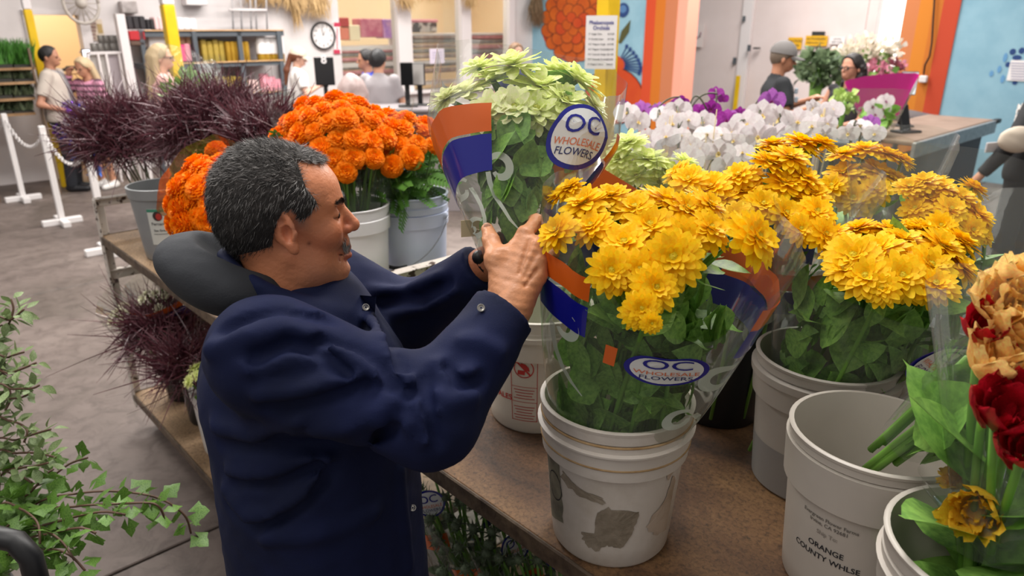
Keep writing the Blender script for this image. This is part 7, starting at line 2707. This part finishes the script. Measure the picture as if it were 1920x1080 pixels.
# small green bunch beside it
for (px, py, y, lab, mm, R, n) in ((1583, 190, 5.9, 'small lime green bunch left of the magenta wrap', mat('lime_bits', 'B8CC7A', .5, '8FAE50', 20, transl=.2), .09, 60),):
    p = YP(px, py, y)
    t = thing('green_bunch', lab, 'bouquet', (p[0], p[1], 1.05))
    q2 = obj('blossoms', bits(n, p, R, (0, 0, 1), 62, .05, .03), mm, t); q2['kind'] = 'stuff'
    obj('stems', tube([(p[0], p[1], 1.05), p], .02, 8), m_leafz, t)
tag(obj('side_table', join(box(*(YP(1578, 240, 5.9) * np.array([1, 1, 0]) + np.array([0, 0, 1.03])), .5, .5, .04, RZB, .006), *[box(*(YP(1583, 240, 5.9) * np.array([1, 1, 0]) + np.array([sx * .2, sy * .2, .505])), .04, .04, 1.01) for sx in (-1, 1) for sy in (-1, 1)]), m_grey, smooth=False), 'small grey table left of the register counter', 'table')

# bunches stacked behind the couple
tb = YP(1610, 150, 9.0)
t = thing('display_table', 'display table stacked with bunches behind the curly-haired woman', 'table', (tb[0], tb[1], 0), 0)
obj('table_top', box(-.1, 0, .88, 2.0, .9, .04), m_grey, t, local=True, smooth=False)
for sx in (-1, .8):
    for sy in (-.4, .4):
        obj('leg', box(sx, sy, .43, .05, .05, .86), m_grey, t, local=True, smooth=False)
m_cr = mat('blooms_cream', 'EDE3D6', .6, 'D8CDB8', 14, transl=.2)
m_dg = mat('greens_dark', '3E5236', .6, '7C9068', 12)
m_pk = mat('blooms_pink', 'E0A0B0', .6, 'C05A78', 9)
for (px, py, lab, mm, R, n, L, dy) in ((1585, 105, 'cream flower bunch, left in the stack behind the couple', m_cr, .20, 160, .06, 0), (1620, 92, 'cream flower bunch, middle in the stack behind the couple', m_cr, .22, 180, .06, .1), (1660, 98, 'cream flower bunch, right in the stack behind the couple', m_cr, .20, 160, .06, 0),
                                 (1535, 128, 'dark green leafy bunch between the talking couple', m_dg, .26, 220, .11, -.1), (1640, 135, 'pink bunch in orange printed wrap behind the curly hair', m_pk, .17, 120, .06, -.15), (1672, 125, 'small pink bunch beside the orange stripe', m_pk, .14, 90, .05, -.05)):
    p = YP(px, py, 9.0 + dy)
    t = thing('flower_bunch', lab, 'bouquet', (p[0], p[1], .90))
    q2 = obj('blossoms', bits(n, p, R, (0, 0, 1), int(px), L, L * .5, .8), mm, t); q2['kind'] = 'stuff'
    obj('stems', tube([(p[0], p[1], .90), p], [.05, .09], 10), m_leafz, t)
    if 'orange' in lab or 'small pink' in lab:
        obj('printed_band', xform(lathe([(R * .8, 0), (R * .95, .05)], 20), Matrix.Translation(Vector(p - np.array([0, 0, .12])))), m_bor, t)
        obj('printed_band', xform(lathe([(R * .7, 0), (R * .8, .06)], 20), Matrix.Translation(Vector(p - np.array([0, 0, .19])))), m_bbl, t)

# ------------------------------------------------------------------ tulips at the right edge
m_tpe = mat('tulip_peach', 'FFC47C', .5, 'FFEC92', 14, rnd=.05, transl=.4)
m_tye = mat('tulip_yellow', 'F6D038', .5, 'EEB02A', 14, transl=.3)
m_tre = mat('tulip_red', 'C8142A', .45, 'A00A1C', 20, rnd=.1, transl=.25)
TUP = [mesh('tulip_head', tulip(i, .13), m_tpe) for i in range(2)]
TUR = [mesh('tulip_head', tulip(5 + i, .08), m_tre) for i in range(2)]
TUY = [mesh('tulip_head', tulip(9, .14), m_tye)]
bd = np.array(bD.t.location)
rowsT = [(1868, 590, 40), (1905, 640, 44), (1850, 715, 38), (1905, 560, 36), (1865, 800, 42), (1905, 770, 40), (1915, 860, 40), (1835, 640, 30), (1890, 700, 40), (1940, 700, 40)]
hs = [(P(px, py, .84 + .0002 * (700 - py)), np.array([-.25, -.45, .75]) + np.array([.1, .1, .1]) * (i % 3 - 1), r_ * .84 / FPX * 1.8) for i, (px, py, r_) in enumerate(rowsT)]
tT = bouquet('tulip_bouquet', 'wrapped bunch of peach and red parrot tulips at the right edge', (bd[0], bd[1], ZT + .03), hs, lambda i: (TUR[i % 2] if i in (4, 5, 6, 7) else TUP[i % 2]), None, 12, .16, 91, base_r=.05, stem_r=.005)
sT = Sleeve(tT, (bd[0], bd[1], ZT + .28), P(1895, 520, .88), .05, .088, seed=91, wr=.05, peak=.1)
hs = [(P(1842, 945, .90), np.array([-.7, -.65, .25]), .044), (P(1805, 905, .95), np.array([-.8, -.3, .5]), .022)]
tT2 = bouquet('tulip_bouquet', 'wrapped yellow parrot tulip leaning out of the corner bucket', (bd[0] + .03, bd[1] - .03, ZT + .05), hs, TUY, None, 5, .16, 92, base_r=.03, stem_r=.005)
sT2 = Sleeve(tT2, P(1900, 1040, .85), P(1815, 880, .95), .03, .06, seed=92, wr=.06)
# bunch lying in the lettered bucket, stems first
t = thing('stem_bunch', 'wrapped green stem ends lying across the lettered bucket', 'bouquet', np.array(bC.t.location) + np.array([0, 0, .25]))
a0, a1 = P(1640, 868, 1.10), P(1870, 700, .92)
for i in range(9):
    o_ = rr.normal(size=3) * .014
    obj('stem', tube(bez(a0 + o_ + (a1 - a0) * rr.uniform(0, .08), (a0 + a1) / 2 + o_ * 1.2 + np.array([0, 0, .01]), a1 + o_ * 2, 7), .0055, 7), m_stem, t)
for i in range(8):
    o_ = rr.normal(size=3) * .02
    p = a0 + (a1 - a0) * rr.uniform(.15, .6) + o_
    M = Matrix.Translation(Vector(p)) @ dirM((0, 0, 0), a1 - a0) @ Matrix.Rotation(rr.uniform(0, 6), 4, 'Z') @ Matrix.Rotation(radians(-90), 4, 'Y') @ Matrix.Scale(.14, 4)
    put('leaf', LEAFZ[i % 3], t, M)
Sleeve(t, a0 + (a1 - a0) * .28, a1, .035, .06, seed=93, wr=.08)

# ------------------------------------------------------------------ cut greens at the lower left
gbase = G(20, 1150, 0.0)
gbx = np.array([-1.62, 1.62, 0.0])
bkL = Bucket('black bucket of cut greens at the lower left', gbx, .40, .15, .12, m_pbk)
m_ivy = mat('ivy_green', '42691F', .45, '6E9440', 16, rnd=.2, transl=.25)
m_rus = mat('variegated_green', '55723A', .5, '9AAA78', 26, rnd=.2, transl=.2)
m_rust = mat('twig_brown', '5A4030', .6)
ivyp = [(0, -.12), (.25, -.4), (.42, -.62), (.6, -.34), (.72, -.30), (1.0, 0), (.72, .30), (.6, .34), (.42, .62), (.25, .4), (0, .12)]
vI = np.array([(.42, 0, .05)] + [(x, y, -.15 * abs(y)) for x, y in ivyp])
IVY = [mesh('ivy_leaf', (vI * np.array([1, s_, 1]), [(0, 1 + i, 2 + i) for i in range(10)]), m_ivy) for s_ in (1, .85)]
RUS = [mesh('small_leaf', leafg(1, .26, .25, c_), m_rus) for c_ in (-.3, .1)]


def spray(label, pts, leafs, L, step, seed, twig, name):
    """leafy stem through picture points (px,py,depth)"""
    r = np.random.default_rng(seed)
    q = [P(*a) for a in pts]
    b0 = gbx + np.append(r.normal(size=2) * .05, .05)
    q = [b0, (b0 + q[0]) / 2 + np.array([0, 0, .12])] + q
    # smooth
    c = []
    for i in range(len(q) - 1):
        p0, p1, p2, p3 = q[max(i - 1, 0)], q[i], q[i + 1], q[min(i + 2, len(q) - 1)]
        for s_ in np.linspace(0, 1, 7)[:-1]:
            c.append(.5 * (2 * p1 + (p2 - p0) * s_ + (2 * p0 - 5 * p1 + 4 * p2 - p3) * s_ ** 2 + (3 * p1 - p0 - 3 * p2 + p3) * s_ ** 3))
    c.append(q[-1])
    t = thing(name, label, 'greenery', b0)
    obj('stem', tube(c, .0028, 5), twig, t)
    c = np.array(c)
    seg = np.linalg.norm(np.diff(c, axis=0), axis=1); cum = np.concatenate([[0], np.cumsum(seg)])
    s_ = cum[7]
    i = 0
    while s_ < cum[-1]:
        k_ = min(np.searchsorted(cum, s_), len(c) - 1)
        ax = c[k_] - c[k_ - 1]; ax /= np.linalg.norm(ax)
        e1, e2, _ = frame_of(ax)
        a = i * 2.4 + r.uniform(-.5, .5)
        o = cos(a) * e1 + sin(a) * e2 + ax * .5; o /= np.linalg.norm(o)
        y = np.cross(UZ, o); y /= np.linalg.norm(y) + 1e-9
        z = np.cross(o, y)
        M = Matrix.Translation(Vector(c[k_] + o * .008)) @ Matrix((o, y, z)).transposed().to_4x4() @ Matrix.Rotation(r.normal() * .5, 4, 'X') @ Matrix.Scale(L * r.uniform(.65, 1.2), 4)
        put('leaf', leafs[i % len(leafs)], t, M)
        s_ += step * r.uniform(.6, 1.3)
        i += 1


IV = [[(60, 950, 1.75), (150, 925, 1.75), (230, 922, 1.75), (300, 935, 1.76), (345, 965, 1.78), (358, 1000, 1.8)], [(60, 970, 1.72), (140, 950, 1.7), (220, 945, 1.7), (290, 945, 1.7), (310, 975, 1.72)],
      [(50, 1000, 1.7), (120, 975, 1.68), (190, 960, 1.66), (235, 965, 1.66)], [(40, 1020, 1.68), (100, 1000, 1.65), (150, 990, 1.62), (180, 1000, 1.62)], [(50, 930, 1.8), (90, 900, 1.82), (130, 870, 1.84), (165, 858, 1.85)],
      [(30, 1040, 1.66), (90, 1030, 1.62), (130, 1040, 1.6), (160, 1070, 1.6)], [(20, 960, 1.75), (60, 920, 1.75), (85, 890, 1.76), (100, 880, 1.78)], [(10, 990, 1.7), (60, 985, 1.66), (110, 1010, 1.62), (140, 1050, 1.6)], [(0, 900, 1.78), (30, 890, 1.76), (60, 905, 1.74)], [(0, 950, 1.7), (40, 955, 1.66), (70, 980, 1.62), (75, 1020, 1.6)]]
nm = ['longest trailing ivy stem reaching toward the man', 'ivy stem just below the longest one', 'ivy stem ending above the floor spots', 'short ivy stem low at the left', 'upright ivy stem with bare tip', 'ivy stem drooping to the bottom edge', 'short upright ivy stem', 'ivy stem curling down near the handle', 'small ivy stem at the left edge', 'ivy stem hanging over the black handle']
for i, pts in enumerate(IV):
    spray(nm[i], pts, IVY, .048, .022, 100 + i, m_rust, 'ivy_stem')
RU = [[(-10, 640, 1.9), (15, 610, 1.9), (25, 580, 1.9), (20, 560, 1.9)], [(-20, 620, 1.9), (20, 600, 1.88), (45, 580, 1.86)], [(-20, 720, 1.85), (20, 700, 1.82), (45, 690, 1.8), (68, 680, 1.8)], [(-20, 740, 1.8), (25, 730, 1.78), (60, 728, 1.76), (74, 722, 1.76)], [(-20, 690, 1.85), (15, 670, 1.84), (45, 660, 1.84)],
      [(-20, 800, 1.8), (20, 790, 1.78), (50, 805, 1.76), (45, 830, 1.75)], [(-20, 840, 1.8), (30, 825, 1.78), (70, 812, 1.76), (95, 805, 1.75)], [(-20, 860, 1.78), (30, 850, 1.76), (70, 850, 1.74), (105, 858, 1.73)], [(-20, 900, 1.75), (20, 880, 1.74), (60, 875, 1.72), (90, 868, 1.7)], [(-20, 770, 1.82), (10, 750, 1.8), (40, 745, 1.8), (60, 735, 1.8)], [(-30, 660, 1.86), (0, 690, 1.84), (20, 740, 1.82), (10, 770, 1.8)]]
nm2 = ['topmost small-leaved spray at the left edge', 'second small-leaved spray from the top', 'small-leaved spray pointing right at mid height', 'small-leaved spray just under the mid-height one', 'short variegated spray near the upper left', 'drooping variegated spray under the dense one', 'long variegated spray over the ivy', 'variegated spray below the long one', 'lowest variegated spray touching the ivy', 'dense variegated spray at mid height', 'hanging variegated spray at the left edge']
for i, pts in enumerate(RU):
    spray(nm2[i], pts, RUS, .038, .0085, 130 + i, m_rust, 'leafy_spray')
hp_ = [P(-60, 1010, 1.35), P(-10, 1006, 1.35), P(30, 1015, 1.35), P(58, 1045, 1.35), P(72, 1100, 1.37), P(78, 1200, 1.45)]
t = thing('trolley', 'black trolley with bent tube handle at the lower left corner', 'trolley', (hp_[5][0], hp_[5][1], 0))
end = np.array([hp_[5][0], hp_[5][1], .16])
st_ = np.array([hp_[0][0] - .35, hp_[0][1], .16])
obj('handle', tube([st_, np.array([st_[0], st_[1], hp_[0][2] - .1]), hp_[0] + np.array([-.2, 0, 0])] + hp_ + [end], .021, 10), m_dark, t)
obj('deck', box(end[0] - .3, end[1] + .02, .15, .75, .45, .03, 0, .006), m_dark, t, smooth=False)
for sx in (-.58, .02):
    for sy in (-.16, .2):
        obj('wheel', xform(lathe([(.001, -.015), (.055, -.015), (.065, 0), (.055, .015), (.001, .015)], 16), Matrix.Translation((end[0] + sx, end[1] + sy, .066)) @ Matrix.Rotation(radians(90), 4, 'X')), m_rub, t)
